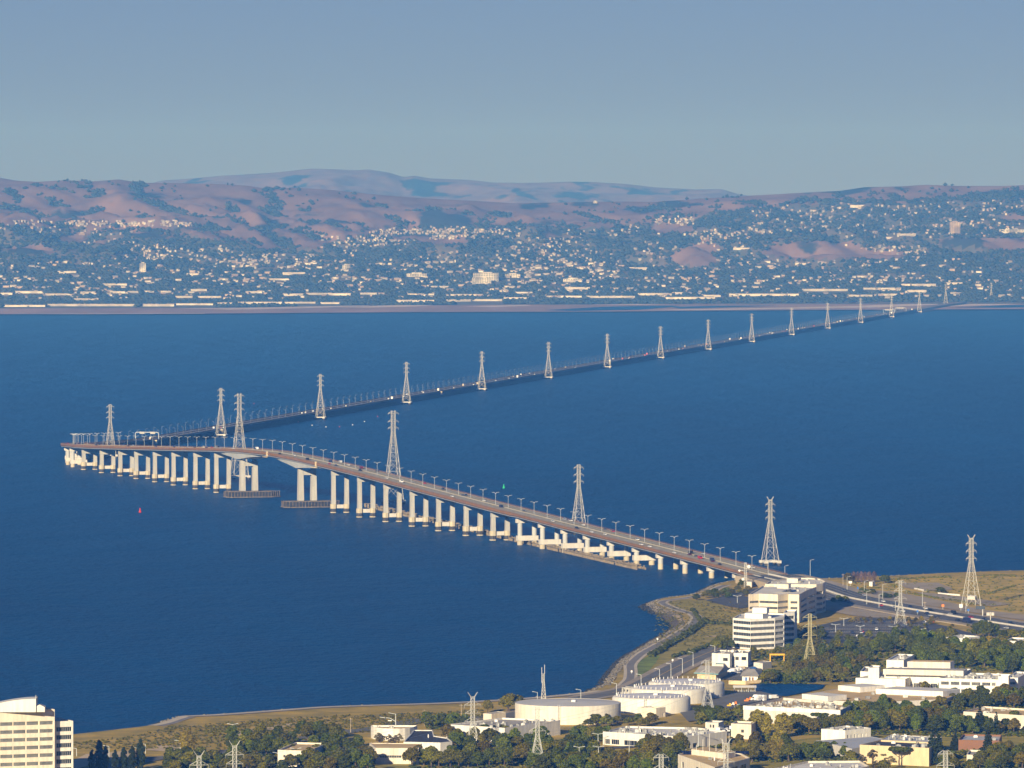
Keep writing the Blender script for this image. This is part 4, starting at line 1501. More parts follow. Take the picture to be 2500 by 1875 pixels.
# streets
ROAD = [(1200, 1760), (1330, 1728), (1420, 1706), (1494, 1693), (1560, 1676), (1640, 1635), (1690, 1611), (1740, 1590), (1775, 1576)]
ribbon("road_shoulder", ROAD, 24, M["gravel"])
ribbon("street", ROAD, 15, M["asphalt_worn"])
ribbon("street_line", ROAD[3:], 0.5, M["yellow_road_paint"])
ribbon("street", [(120, 1900), (360, 1856), (560, 1836), (830, 1790), (900, 1782), (985, 1768), (1040, 1757), (1200, 1752)], 14, M["asphalt_worn"])
ribbon("street", [(1000, 1905), (1400, 1884), (1800, 1900)], 12, M["asphalt"])
ribbon("street", [(1440, 1830), (1600, 1822), (1700, 1825)], 9, M["asphalt"])
# highway on the land side of the bridge
HWY = [P(1905, 1418, LZ), hb(4826) * 1.0, ]
HW_C = [hb(4830), hb(4760), P(2100, 1468), P(2281, 1500), P(2500, 1534), P(2760, 1572), P(3300, 1650)]
HW_C = [V(p.x, p.y, LZ) for p in HW_C]
hw = smooth_path(HW_C, 8.0)


def hw_ribbon(name, off, width, m, dz, zprof=True):
    mb = MB()
    L, R = [], []
    for i, p in enumerate(hw):
        t = (hw[min(i + 1, len(hw) - 1)] - hw[max(i - 1, 0)]).normalized()
        n = V(-t.y, t.x, 0)
        z = LZ + interp(p.y, [(4200, 0.6), (4640, 0.8), (4740, 3.6), (4826, 5.9), (4900, 7)]) + dz
        L.append(V(p.x, p.y, z) + n * (off + width / 2))
        R.append(V(p.x, p.y, z) + n * (off - width / 2))
    for i in range(len(hw) - 1):
        mb.add([R[i], R[i + 1], L[i + 1], L[i]], [(0, 1, 2, 3)])
    return mb, L, R


mb, L, R = hw_ribbon("x", 0, 54, None, -0.15)
for i in range(len(L) - 1):
    for q in (L, R):
        s = 1 if q is L else -1
        e0, e1 = V(q[i].x, q[i].y, LZ - 0.5), V(q[i + 1].x, q[i + 1].y, LZ - 0.5)
        mb.add([q[i], q[i + 1], e1, e0], [(0, 1, 2, 3)])
tag(mb.obj("road_embankment", M["gravel"]), kind="structure")
for off in (11.0, -11.0):
    mb, _, _ = hw_ribbon("x", off, 16.5, None, 0.0)
    tag(mb.obj("highway", M["asphalt"]), kind="structure")
    for o2 in (-7.6, -2.4, 2.8, 7.6):
        mb, _, _ = hw_ribbon("x", off + o2, 0.3, None, 0.06)
        tag(mb.obj("highway_line", M["road_paint"]), kind="structure")
mb, L, R = hw_ribbon("x", 0, 3.4, None, 0.02)
tag(mb.obj("median_strip", M["concrete"]), kind="structure")
mb = MB()
for i in range(len(L) - 1):
    a, b = (L[i] + R[i]) / 2, (L[i + 1] + R[i + 1]) / 2
    n = (R[i] - L[i]).normalized() * 0.35
    mb.hexa([a - n, b - n, b + n, a + n], [a - n + V(0, 0, 1.0), b - n + V(0, 0, 1.0), b + n + V(0, 0, 1.0), a + n + V(0, 0, 1.0)])
tag(mb.obj("highway_barrier", M["concrete_pale"]), "long pale concrete barrier along the middle of the highway", "barrier")
sheet("gravel_ground", [(2040, 1432), (2110, 1440), (2180, 1446), (2270, 1462), (2400, 1490), (2500, 1502), (2700, 1530), (2700, 1548), (2500, 1516), (2281, 1482), (2100, 1450)], M["gravel"])
sheet("gravel_ground", [(2190, 1424), (2290, 1424), (2330, 1440), (2260, 1444), (2210, 1436)], M["gravel"])
sheet("gravel_ground", [(2230, 1446), (2300, 1452), (2380, 1462), (2470, 1476), (2420, 1482), (2300, 1464)], M["gravel"])
sheet("gravel_ground", [(2010, 1470), (2100, 1487), (2200, 1505), (2160, 1512), (2080, 1504), (2010, 1490)], M["gravel"])
# parking lots and yards
sheet("car_park", [(2000, 1528), (2086, 1509), (2201, 1510), (2309, 1530), (2400, 1556), (2330, 1560), (2200, 1566), (2123, 1572), (1996, 1572)], M["asphalt"])
sheet("car_park", [(1723, 1467), (1788, 1452), (1832, 1460), (1832, 1482), (1808, 1487), (1770, 1480)], M["asphalt"])
sheet("access_road", [(1790, 1452), (1815, 1443), (1850, 1436), (1856, 1440), (1832, 1450), (1810, 1456)], M["asphalt_worn"])
sheet("yard_asphalt", [(1660, 1742), (1760, 1704), (1800, 1690), (1845, 1688), (1910, 1702), (1850, 1720), (1790, 1738), (1740, 1756), (1680, 1764)], M["asphalt_worn"])
sheet("yard_asphalt", [(1745, 1630), (1800, 1616), (1855, 1620), (1860, 1640), (1840, 1660), (1780, 1664), (1750, 1650)], M["asphalt_worn"])
sheet("yard_asphalt", [(1690, 1790), (1740, 1770), (1800, 1775), (1812, 1792), (1760, 1800)], M["asphalt"])
sheet("grove_ground", [(300, 1900), (420, 1858), (700, 1830), (1000, 1840), (1300, 1830), (1700, 1830), (2100, 1790), (2500, 1745), (2700, 1900), (2000, 2300), (300, 2300)], M["marsh"], dz=0.02)  # marsh-toned ground among the trees along the lower edge
sheet("wooded_ground", [(1850, 1625), (1960, 1560), (2100, 1576), (2300, 1562), (2500, 1560), (2600, 1650), (2500, 1660), (2100, 1650), (1980, 1672), (1870, 1668)], M["marsh"], dz=0.025)
pond = sheet("pond_water", [(1838, 1673), (1870, 1670.5), (1940, 1671), (1990, 1673), (2014, 1674), (2006, 1683), (1962, 1693), (1920, 1701), (1880, 1700), (1843, 1691)], M["bay_water"], dz=0.5)
ribbon("pond_bank", [(1830, 1673), (1868, 1668.5), (1940, 1669), (1995, 1671), (2018, 1673)], 5.0, M["dry_grass"], dz=0.6)
# parking stripes with small trees between the rows come later; white bay lines now
for y0, x0, x1 in ((1537, 2015, 2200), (1545, 2020, 2260), (1553, 2040, 2280), (1561, 2060, 2250), (1521, 2080, 2230), (1529, 2040, 2260)):
    mb = MB()
    for x in np.arange(x0, x1, 4.2):
        p = P(x, y0)
        mb.add([p + V(-.12, -5, .9), p + V(.12, -5, .9), p + V(.12, 5, .9), p + V(-.12, 5, .9)], [(0, 1, 2, 3)])
    o = mb.obj("bay_marking", M["road_paint"])
    tag(o, kind="structure")
    ribbon("parking_island", [(x0, y0 + 3.2), (x1, y0 + 3.6)], 2.2, M["path_sand"], dz=0.95)
# fences and low walls
def wall_run(name, label, pts, h, m, th=0.3, cat="wall"):
    mb = MB()
    c = [P(x, y) for x, y in pts]
    for a, b in zip(c[:-1], c[1:]):
        n = V((b - a).y, -(b - a).x, 0).normalized() * th / 2
        mb.hexa([a - n, a + n, b + n, b - n], [q + V(0, 0, h) for q in (a - n, a + n, b + n, b - n)])
    o = mb.obj(name, m)
    return tag(o, label, cat)


wall_run("yard_wall", "long beige wall before the hipped shed by the pond", [(1779, 1670.5), (1820, 1671.5), (1858, 1669)], 2.3, M["beige_wall"])
wall_run("highway_wall", "white concrete wall along the highway ramp beyond the office building", [(2022, 1437), (2050, 1442), (2087, 1448)], 2.0, M["concrete_pale"], cat="wall")
wall_run("low_white_wall", "broken white wall on the grass left of the tall land pylon", [(2290, 1450), (2312, 1452.5), (2344, 1455)], 1.2, M["white_paint"])
wall_run("low_white_wall", "short white wall on the grass above the highway", [(2232, 1439), (2255, 1443)], 1.2, M["white_paint"])
# ------------------------------------------------------------------ buildings
def building(name, label, roofpx, h, wall, roof, windows=None, parapet=0.9, units=0, cat="building", group=None, z0=LZ, seed=1, world=None, glass="glass_dark", umax=2.6):
    """roofpx: roof outline in photograph pixels at height h, front-left corner first, counter-clockwise from above"""
    rd = random.Random(seed)
    foot = [V(p.x, p.y, 0) for p in (P(x, y, z0 + h) for x, y in roofpx)] if world is None else [V(*p, 0) for p in world]
    ar = sum(a.x * b.y - b.x * a.y for a, b in zip(foot, foot[1:] + foot[:1]))
    assert ar > 0, name
    c = sum(foot, V(0, 0, 0)) / len(foot)
    o = V(c.x, c.y, z0)
    t = thing(name, label, cat, o, 0, group)
    outer = [(p.x - o.x, p.y - o.y) for p in foot]
    inner = inset(outer, 0.45)
    n = len(outer)
    wm = MB()

    def piece(i, u0, u1, za, zb):
        A, B = V(*outer[i], 0), V(*outer[(i + 1) % n], 0)
        a, b = V(*inner[i], 0), V(*inner[(i + 1) % n], 0)
        q = [A.lerp(B, u0), A.lerp(B, u1), a.lerp(b, u1), a.lerp(b, u0)]
        wm.hexa([V(p.x, p.y, za) for p in q], [V(p.x, p.y, zb) for p in q])
    win = []
    for i in range(n):
        spec = (windows or {}).get(i)
        if not spec:
            piece(i, 0, 1, -0.6, h)
            continue
        z = -0.6
        for za, zb in spec["rows"]:
            piece(i, 0, 1, z, za)
            u = 0.0
            for u0, u1 in spec["groups"]:
                piece(i, u, u0, za, zb)
                win.append((i, u0, u1, za, zb, spec.get("mull", 0)))
                u = u1
            piece(i, u, 1, za, zb)
            z = zb
        piece(i, 0, 1, z, h)
    wm.obj("wall", M[wall], t)
    rm = MB()
    rin = inset(outer, 0.47)
    rm.prism(rin, -0.5, h - parapet)
    rm.obj("roof", M[roof], t)
    for i, u0, u1, za, zb, mull in win:
        a, b = V(*inner[i], 0), V(*inner[(i + 1) % n], 0)
        q0, q1 = a.lerp(b, u0), a.lerp(b, u1)
        nrm = V((b - a).y, -(b - a).x, 0).normalized()
        mb = MB()
        mb.hexa([q0 + V(0, 0, za), q1 + V(0, 0, za), q1 - nrm * .02 + V(0, 0, za), q0 - nrm * .02 + V(0, 0, za)],
                [q0 + nrm * .10 + V(0, 0, zb), q1 + nrm * .10 + V(0, 0, zb), q1 - nrm * .02 + V(0, 0, zb), q0 - nrm * .02 + V(0, 0, zb)])
        mb.v = [(x + nrm.x * .05, y + nrm.y * .05, z) for x, y, z in mb.v]
        w = mb.obj("window", M[glass if rd.random() > 0.25 else "glass_blinds"], t)
        if mull:
            mb = MB()
            for k in range(1, mull):
                p = q0.lerp(q1, k / mull) + nrm * 0.12
                mb.box((p.x, p.y, za), (0.12, 0.12, zb - za), math.atan2(nrm.y, nrm.x))
            tag(mb.obj("mullions", M["steel_grey"], w), kind="stuff")
    # plant on the roof
    xs = [p[0] for p in rin]
    ys = [p[1] for p in rin]
    k = tries = 0

    def inside(x, y):
        for j in range(len(rin)):
            a, b = rin[j], rin[(j + 1) % len(rin)]
            if (b[0] - a[0]) * (y - a[1]) - (b[1] - a[1]) * (x - a[0]) < 1.6 * math.hypot(b[0] - a[0], b[1] - a[1]):
                return False
        return True
    while k < units and tries < units * 20:
        tries += 1
        x, y = rd.uniform(min(xs), max(xs)), rd.uniform(min(ys), max(ys))
        if not inside(x, y):
            continue
        k += 1
        mb = MB()
        s = rd.random()
        if s < 0.6:
            w, d, hh = rd.uniform(1.0, umax), rd.uniform(1.0, umax), rd.uniform(0.7, 1.7)
            mb.box((x, y, h - parapet), (w, d, hh), rd.uniform(0, 1.5))
            mb.box((x, y, h - parapet + hh), (w * .6, d * .6, .25), rd.uniform(0, 1.5))
        else:
            mb.cyl((x, y), 0.3, 0.3, h - parapet, h - parapet + rd.uniform(1.0, 2.0), 8)
            mb.cyl((x, y), 0.45, 0.45, h - parapet + .7, h - parapet + .9, 8)
        mb.obj("rooftop_unit", M["machinery" if rd.random() > 0.15 else "white_paint"], t)
    return t, outer


def add_block(t, px, z0, h, m, name="penthouse", roof=None):
    """a box on top of a building; px: outline of its top in photograph pixels"""
    o = t.location
    q = [P(x, y, z0 + h) for x, y in px]
    mb = MB()
    poly = [(p.x - o.x, p.y - o.y) for p in q]
    mb.prism(poly, z0 - o.z + 0.02, z0 + h - o.z)
    b = mb.obj(name, M[m], t)
    if roof:
        mb = MB()
        mb.prism(inset(poly, 0.5), z0 + h - o.z + 0.01, z0 + h - o.z + 0.06)
        mb.obj("roof", M[roof], b)
    return b


G4 = [(0.01, 0.262), (0.29, 0.54), (0.565, 0.82), (0.84, 0.985)]
# tall office tower at the lower left edge
D_t = 3165.0
zr = 36.0
fl, fr = P(-45, 1737.2, LZ + zr), P(133.4, 1731.5, LZ + zr)
dirx = (fr - fl).normalized()
bk = V(-dirx.y, dirx.x, 0)
rows = [(zr - 7.5 - 4.02 * k, zr - 5.7 - 4.02 * k) for k in range(7)][::-1]
tw, _ = building("office_tower", "cream office tower with rows of windows at the lower left edge", None, zr, "stucco_cream", "roof_grey",
                 {0: dict(rows=rows, groups=[(0.0, 0.235), (0.255, 0.42), (0.435, 0.60), (0.615, 0.78), (0.795, 0.985)][1:], mull=11)}, world=[fl.xy, fr.xy, (fr + bk * 24).xy, (fl + bk * 24).xy], glass="glass_blinds", parapet=0.6)
o = tw.location
# curved roof house
mb = MB()
x0, x1 = P(-30, 1725, LZ + zr).x - o.x, P(98, 1725, LZ + zr).x - o.x
yb = fl.y - o.y + 2.5
n = 16
arc = [(x0 + (x1 - x0) * k / n, zr + 2.1 + 4.0 * math.sin(math.pi * 0.5 * k / n)) for k in range(n + 1)]
vs = [(x, yb, zr - .5) for x, _ in arc] + [(x, yb, z) for x, z in arc] + [(x, yb + 14, zr - .5) for x, _ in arc] + [(x, yb + 14, z) for x, z in arc]
m1 = n + 1
fs = []
for k in range(n):
    fs += [(k, k + 1, m1 + k + 1, m1 + k), (m1 + k, m1 + k + 1, 3 * m1 + k + 1, 3 * m1 + k), (2 * m1 + k + 1, 2 * m1 + k, 3 * m1 + k, 3 * m1 + k + 1)]
fs += [(n, 2 * m1 + n, 3 * m1 + n, m1 + n), (2 * m1, 0, m1, 3 * m1)]
mb.add(vs, fs)
mb.obj("curved_roof_house", M["stucco_white"], tw)
mb = MB()
g0, g1 = P(99, 1725, LZ + zr).x - o.x, P(119, 1725, LZ + zr).x - o.x
mb.add([(g0, yb + 1, zr - .5), (g1, yb + 1, zr - .5), (g1, yb + 1, zr + 1.9), (g0 + 1.6, yb + 1, zr + 3.2), (g0, yb + 1, zr + 2.4), (g0, yb + 9, zr - .5), (g1, yb + 9, zr - .5), (g1, yb + 9, zr + 1.9), (g0 + 1.6, yb + 9, zr + 3.2), (g0, yb + 9, zr + 2.4)],
       [(0, 1, 2, 3, 4), (9, 8, 7, 6, 5), (1, 6, 7, 2), (2, 7, 8, 3), (3, 8, 9, 4), (5, 0, 4, 9)])
mb.obj("gabled_roof_house", M["stucco_white"], tw)
for xx in (98, 6):
    mb = MB()
    q = P(xx, 1725, LZ + zr)
    mb.bar((q.x - o.x, yb, zr), (q.x - o.x, yb, zr + 8), 0.2)
    mb.obj("mast", M["steel_grey"], tw)
fl2, fr2 = P(120, 1762, LZ + 29.5), P(178.6, 1759.6, LZ + 29.5)
sh_ = bk * 2
rows = [(zr - 7.6 - 4.02 * k, zr - 5.4 - 4.02 * k) for k in range(1, 7)][::-1]
building("office_wing", "set-back shaded wing at the right of the cream office tower", None, 29.5, "stucco_white", "roof_grey",
         {0: dict(rows=rows, groups=[(0.30, 0.96)], mull=8)}, world=[fl2.xy, fr2.xy, (fr2 + bk * 20).xy, (fl2 + bk * 20).xy], parapet=0.6)

# white five-storey office block with cut corners
rows = [(k * 3.75 + 1.15, k * 3.75 + 3.15) for k in range(5)]
wo, _ = building("white_office", "white five-storey office block with dark window bands and cut corners", [(1789, 1508.4), (1832, 1512.2), (1892, 1509.5), (1914.5, 1507), (1917, 1498), (1846, 1495), (1806, 1499)], 19.6, "white_paint", "roof_pale",
                 {0: dict(rows=rows, groups=[(0.01, 0.99)], mull=10), 1: dict(rows=rows, groups=[(0.01, 0.99)], mull=18), 2: dict(rows=rows, groups=[(0.02, 0.98)], mull=7),
                  3: dict(rows=rows, groups=[(0.05, 0.97)], mull=9)}, units=6)
ZT = LZ + 19.6
add_block(wo, [(1818, 1497), (1862, 1499), (1876, 1496.5), (1876, 1494), (1832, 1492)], ZT - .9, 3.4, "white_paint", roof="roof_pale")
add_block(wo, [(1837, 1483.5), (1872, 1484), (1878, 1481.5), (1843, 1481)], ZT + 2.5, 3.6, "white_paint", roof="roof_pale")
building("white_office_wing", "shaded white wing behind the right side of the white office block", [(1913, 1496), (1940, 1494.5), (1946, 1489), (1918, 1489)], 20.4, "white_paint", "roof_pale",
         {0: dict(rows=rows, groups=[(0.03, 0.97)], mull=5)})
# cream office complex behind: two stepped blocks
rows = [(k * 3.95 + 1.5, k * 3.95 + 3.1) for k in range(4)]
co, _ = building("cream_office", "cream four-storey office block with faceted front behind the white one", [(1827, 1451), (1853, 1449.6), (1899, 1451.5), (1924, 1449), (1925, 1451), (1951, 1451.5), (1972, 1440), (1993, 1433), (1925, 1428), (1862, 1430)], 19.6,
                 "stucco_cream", "roof_pale", {0: dict(rows=rows[:-1] + [(13.4, 14.9)], groups=[(0.12, 0.95)], mull=6), 1: dict(rows=rows, groups=[(0.03, 0.99)], mull=14), 2: dict(rows=rows, groups=[(0.01, 0.96)], mull=9),
                                               4: dict(rows=rows, groups=[(0.18, 0.86)], mull=6), 5: dict(rows=rows, groups=[(0.25, 0.9)], mull=7), 6: dict(rows=rows, groups=[(0.1, 0.9)], mull=7)}, units=10)
co2, _ = building("cream_office_annex", "taller cream office block with curved roof parapet nearest the bridge", [(1868, 1425.5), (1905, 1426.5), (1950, 1426.5), (1993, 1426.5), (2009, 1424.5), (2016, 1419.5), (2003, 1413), (1975, 1410.5), (1930, 1411), (1880, 1418)], 20.5,
                  "stucco_cream", "roof_pale", {4: dict(rows=[(k * 3.95 + 1.5, k * 3.95 + 3.4) for k in range(4)], groups=[(0.05, 0.95)], mull=3), 3: dict(rows=[(k * 3.95 + 1.5, k * 3.95 + 3.4) for k in range(4)], groups=[(0.02, 0.98)], mull=7)}, units=14)
ZT = LZ + 20.5
add_block(co2, [(1921, 1412), (1948, 1413), (1956, 1410), (1929, 1409.5)], ZT - .9, 3.0, "stucco_cream", roof="roof_pale")
ZT = LZ + 19.6
add_block(co, [(1897, 1426), (1925, 1427), (1931, 1424), (1903, 1423)], ZT + 2.0, 3.0, "stucco_cream", roof="roof_pale")

# ------------------------------------------------------------------ storage tanks
def tank(label, x, y, R, h, wallm, roofm, flat=False, posts=40):
    c = P(x, y)
    t = thing("storage_tank", label, "tank", c, 0, "water tanks by the shore")
    mb = MB()
    if flat:
        mb.lathe((0, 0), [(R, -.5), (R, h), (R - .02, h + .01), (R - .3, h + .01), (R - .31, h - .3)], 96)
    else:
        mb.lathe((0, 0), [(R, -.5), (R, h - 1.3), (R - .35, h - .5), (R - 1.1, h), (R - 2.0, h + .12)], 72)
    mb.obj("shell", M[wallm], t, smooth=True)
    mb = MB()
    if flat:
        mb.lathe((0, 0), [(R - .3, h - .1), (R * .5, h + .7), (0.01, h + 1.3)], 72)
    else:
        mb.lathe((0, 0), [(R - 2.02, h + .14), (R * .6, h + .75), (0.01, h + 1.2)], 72)
    mb.obj("roof", M[roofm], t, smooth=True)
    for k in range(posts):
        a = 2 * math.pi * (k + .5) / posts
        mb = MB()
        mb.box(((R - 2.4) * math.cos(a), (R - 2.4) * math.sin(a), h), (.3, .3, 1.5), a)
        mb.obj("rim_post", M["white_paint"], t)
    mb = MB()
    a = -1.75
    for s in (-.5, .5):
        mb.bar((R * math.cos(a) + s, R * math.sin(a) - .5, 0), (R * math.cos(a) + s, R * math.sin(a) - .5, h + 1), .18)
    for k in range(int(h / .8)):
        mb.bar((R * math.cos(a) - .5, R * math.sin(a) - .5, .5 + .8 * k), (R * math.cos(a) + .5, R * math.sin(a) - .5, .5 + .8 * k), .12)
    mb.obj("ladder", M["steel_grey"], t)
    mb = MB()
    mb.box((R * .1, -R * .25, h + .9), (2.2, 2.2, 1.1))
    mb.obj("roof_hatch", M["white_paint"], t)
    return t


tank("largest beige storage tank with flat grey roof", 1386.5, 1759.5, 29.4, 10.2, "tank_paint", "tank_roof", True, 0)
tank("pale rounded storage tank right behind the largest tank", 1590, 1736, 22.2, 8.6, "tank_white", "tank_roof_lilac")
tank("middle one of the three rounded pale tanks", 1632, 1713, 22.2, 8.2, "tank_white", "tank_roof_lilac")
tank("rounded pale tank farthest from the viewer, nearest the green-edged shed", 1675.5, 1699.5, 22.2, 8.6, "tank_white", "tank_roof_lilac")

# ------------------------------------------------------------------ low buildings
W2 = lambda g, r, m=4: dict(rows=r, groups=g, mull=m)
building("cream_workshop", "cream building with three small square windows half hidden by trees", [(678, 1830.6), (754, 1833), (800, 1814), (722, 1812)], 9.0, "stucco_cream", "roof_gravel",
         {0: W2([(0.17, 0.25), (0.37, 0.46), (0.56, 0.65)], [(5.2, 6.5)], 0)}, cat="building")
building("tan_roof_building", "cream building with a tan roof and one dark window strip", [(917, 1826), (1022, 1826.5), (1030, 1815), (902, 1813.5)], 8.2, "stucco_cream", "roof_gravel",
         {0: W2([(0.08, 0.6)], [(3.2, 4.4)], 9)}, parapet=0.3)
# curved white hall
cc = P(962, 1800)
pts = []
for k in range(13):
    a = math.pi + math.pi * k / 12
    pts.append((cc.x + 12.5 * math.cos(a), cc.y + 22 * math.sin(a)))
building("curved_hall", "white hall with a rounded front wall beside the dark roof", None, 6.5, "stucco_white", "roof_gravel", None, world=pts, units=3)
building("dark_roof_lab", "low white building with a navy black roof", [(985, 1811), (1075, 1813), (1104, 1810), (1092, 1801), (1060, 1796), (1056, 1782), (1010, 1782), (1000, 1795)], 6.5, "stucco_white", "roof_dark", None, units=1, parapet=.5)
building("grey_roof_warehouse", "wide white warehouse with a flat grey roof before the big beige tank", [(1090, 1768.5), (1232, 1777), (1368, 1758), (1226, 1752)], 8.0, "stucco_white", "roof_grey",
         {1: W2([(0.62, 0.68), (0.72, 0.78)], [(0.4, 3.6)], 0)}, units=30, umax=1.8)
building("gabled_shed", "small cream shed between the grey-roofed warehouse and the shore", [(1180, 1741.5), (1200, 1743), (1235, 1738), (1214, 1736.5)], 4.6, "stucco_cream", "roof_grey", None, parapet=.2)
building("low_lab", "low cream laboratory with a long roof full of machinery", [(1472, 1786), (1671, 1799), (1775, 1785), (1700, 1776), (1526, 1772.5)], 7.0, "stucco_white", "roof_pale",
         {0: W2([(0.02, 0.09), (0.10, 0.2), (0.26, 0.42), (0.5, 0.62), (0.68, 0.80), (0.86, 0.97)], [(0.6, 3.2)], 4), 1: W2([(0.04, 0.14), (0.2, 0.3)], [(0.5, 3.0)], 0)}, units=70, umax=2.4)
cb, _ = building("corner_building", "cream building with solar panels at the lower edge", [(1655, 1841.5), (1745, 1873), (1831, 1850), (1812, 1840), (1700, 1828)], 9.0, "stucco_cream", "roof_gravel",
                 {0: W2([(0.10, 0.16), (0.5, 0.56)], [(3, 6)], 0), 1: W2([(0.45, 0.65), (0.74, 0.9)], [(1, 6.5)], 0)}, units=4)
add_block(cb, [(1688, 1829), (1772, 1840), (1796, 1834), (1720, 1823)], LZ + 8.2, 2.8, "stucco_cream", roof="roof_gravel")
for x, y in ((1683, 1836), (1805, 1836)):
    q = P(x, y, LZ + 9.5) - cb.location
    for s in range(4):
        mb = MB()
        xx = q.x + s * 2.3 - 4
        mb.hexa([(xx, q.y, 8.3), (xx + 2.2, q.y, 8.3), (xx + 2.2, q.y + 3, 9.6), (xx, q.y + 3, 9.6)], [(xx, q.y - .1, 8.5), (xx + 2.2, q.y - .1, 8.5), (xx + 2.2, q.y + 3, 9.8), (xx, q.y + 3, 9.8)])
        mb.obj("solar_panel", M["solar_panel"], cb)
for s in range(6):
    mb = MB()
    q = P(1700 + s * 16, 1834, LZ + 11) - cb.location
    mb.bar((q.x, q.y, 10.8), (q.x, q.y, 14 + 3 * (s % 3)), .16)
    mb.obj("antenna", M["white_paint"], cb)
building("pump_building", "small cream building before the front rounded tank", [(1556, 1726.5), (1602, 1728.8), (1625, 1726), (1590, 1723)], 5.6, "stucco_cream", "roof_grey", {1: W2([(0.7, 0.85)], [(0.3, 2.6)], 0)}, units=2)
building("gate_house", "small grey pump house with two slit windows by the shore road", [(1518, 1677.5), (1545, 1679.3), (1552, 1677), (1526, 1675)], 4.4, "concrete", "roof_grey", {0: W2([(0.15, 0.27), (0.45, 0.57)], [(1.6, 3.2)], 0)}, parapet=.3)
# shed with green eaves
gs = thing("green_eave_shed", "beige shed with grey pitched roof and green eaves behind the tanks", "shed", P(1728, 1662))
o = gs.location
q = [P(1702, 1661), P(1748, 1663.5), P(1776, 1650), P(1730, 1648)]
q = [V(p.x - o.x, p.y - o.y, 0) for p in q]
mb = MB()
mb.prism(q, -.3, 4.4)
mb.obj("wall", M["beige_wall"], gs)
e = [V(x, y, 0) for x, y in inset([(p.x, p.y) for p in q], -1.6)]
r0, r1 = (e[0] + e[3]) / 2 + V(0, 0, 7.4), (e[1] + e[2]) / 2 + V(0, 0, 7.4)
mb = MB()
mb.add([p + V(0, 0, 4.7) for p in e] + [r0, r1], [(0, 1, 5, 4), (2, 3, 4, 5), (0, 4, 3), (1, 2, 5), (3, 2, 1, 0)])
mb.obj("roof", M["roof_grey"], gs)
mb = MB()
for i in range(4):
    mb.bar(e[i] + V(0, 0, 4.5), e[(i + 1) % 4] + V(0, 0, 4.5), .4)
mb.obj("eave_trim", M["teal_paint"], gs)
yb1, _ = building("yard_office", "white two-storey yard office left of the blue-shaded gap", [(1738, 1594.5), (1782, 1596.5), (1800, 1588), (1756, 1586.5)], 9.2, "stucco_white", "roof_grey", {0: W2([(0.62, 0.9)], [(4.6, 6.6)], 0)}, units=5)
yb2, _ = building("yard_office", "white two-storey yard office with one square window behind the parked trucks", [(1791, 1594), (1826, 1594.5), (1834, 1587), (1799, 1586)], 9.2, "stucco_white", "roof_grey", {0: W2([(0.1, 0.36), (0.55, 0.92)], [(4.8, 6.8)], 0)}, units=4)
building("teal_shed", "small shed with a pale turquoise roof before the yard office", [(1746, 1621), (1766, 1622), (1771, 1617), (1751, 1616.5)], 3.4, "panel_white", "teal_paint", None, parapet=.1)
building("trailer_shed", "low beige annex left of the yellow frame", [(1840, 1616.5), (1862, 1619), (1884, 1615), (1862, 1613)], 4.0, "stucco_white", "roof_grey", None, parapet=.2)
hp = thing("hipped_shed", "small white shed with a wide grey hipped roof by the pond", "shed", P(1832, 1660))
o = hp.location
q = [V(p.x - o.x, p.y - o.y, 0) for p in (P(1812, 1662.5), P(1850, 1663), P(1856, 1652), P(1818, 1651))]
mb = MB()
mb.prism(q, -.3, 3.0)
mb.obj("wall", M["white_paint"], hp)
e = [V(x, y, 0) for x, y in inset([(p.x, p.y) for p in q], -1.2)]
ct = sum(e, V(0, 0, 0)) / 4
mb = MB()
r0, r1 = ct.lerp((e[0] + e[3]) / 2, .35) + V(0, 0, 6), ct.lerp((e[1] + e[2]) / 2, .35) + V(0, 0, 6)
mb.add([p + V(0, 0, 3.02) for p in e] + [r0, r1], [(0, 1, 5, 4), (2, 3, 4, 5), (0, 4, 3), (1, 2, 5), (3, 2, 1, 0)])
mb.obj("roof", M["roof_grey"], hp)
for u, m in ((.25, "blue_paint"), (.48, "brown_wall"), (.68, "brown_wall")):
    p = q[0].lerp(q[1], u)
    mb = MB()
    mb.box((p.x, p.y - .05, .1), (1.1, .2, 2.2))
    mb.obj("door", M[m], hp)
# yellow steel frame
yf = thing("yellow_gantry", "bright yellow steel gantry frame among trees beside the white office", "frame", P(1897, 1617))
for s in (-4.3, 4.3):
    for d in (-2.5, 2.5):
        mb = MB()
        mb.bar((s, d, 0), (s, d, 4.6), .45)
        mb.obj("post", M["yellow_steel"], yf)
mb = MB()
mb.box((0, 0, 4.62), (9.4, 6.0, .9))
mb.obj("top_beam", M["yellow_steel"], yf)
# equipment canopy by the pond
ec = thing("pump_canopy", "open canopy over pipes at the left end of the pond", "canopy", P(1818, 1691))
for s in (-6, -2, 2, 6):
    for d in (-3, 3):
        mb = MB()
        mb.bar((s, d, 0), (s, d, 3.2), .25)
        mb.obj("post", M["steel_grey"], ec)
mb = MB()
mb.add([(-6.8, -3.8, 3.2), (6.8, -3.8, 3.2), (6.8, 3.8, 3.2), (-6.8, 3.8, 3.2), (-6.8, 0, 4.3), (6.8, 0, 4.3)], [(0, 1, 5, 4), (2, 3, 4, 5), (0, 4, 3), (1, 2, 5), (3, 2, 1, 0)])
mb.obj("roof", M["roof_pale"], ec)
mb = MB()
for s in range(9):
    mb.cyl((-5 + s * 1.25, -1 + (s % 3)), .4, .4, 0, 1.2 + .5 * (s % 2), 8)
mb.obj("pipework", M["machinery"], ec)
ph, _ = building("panel_hall", "long white panel-walled hall with grey machinery on its tan roof", [(1815, 1723), (2052, 1734), (2086, 1718), (1912, 1703)], 9.0, "panel_white", "roof_gravel", None, units=90, umax=2.8, parapet=1.4)
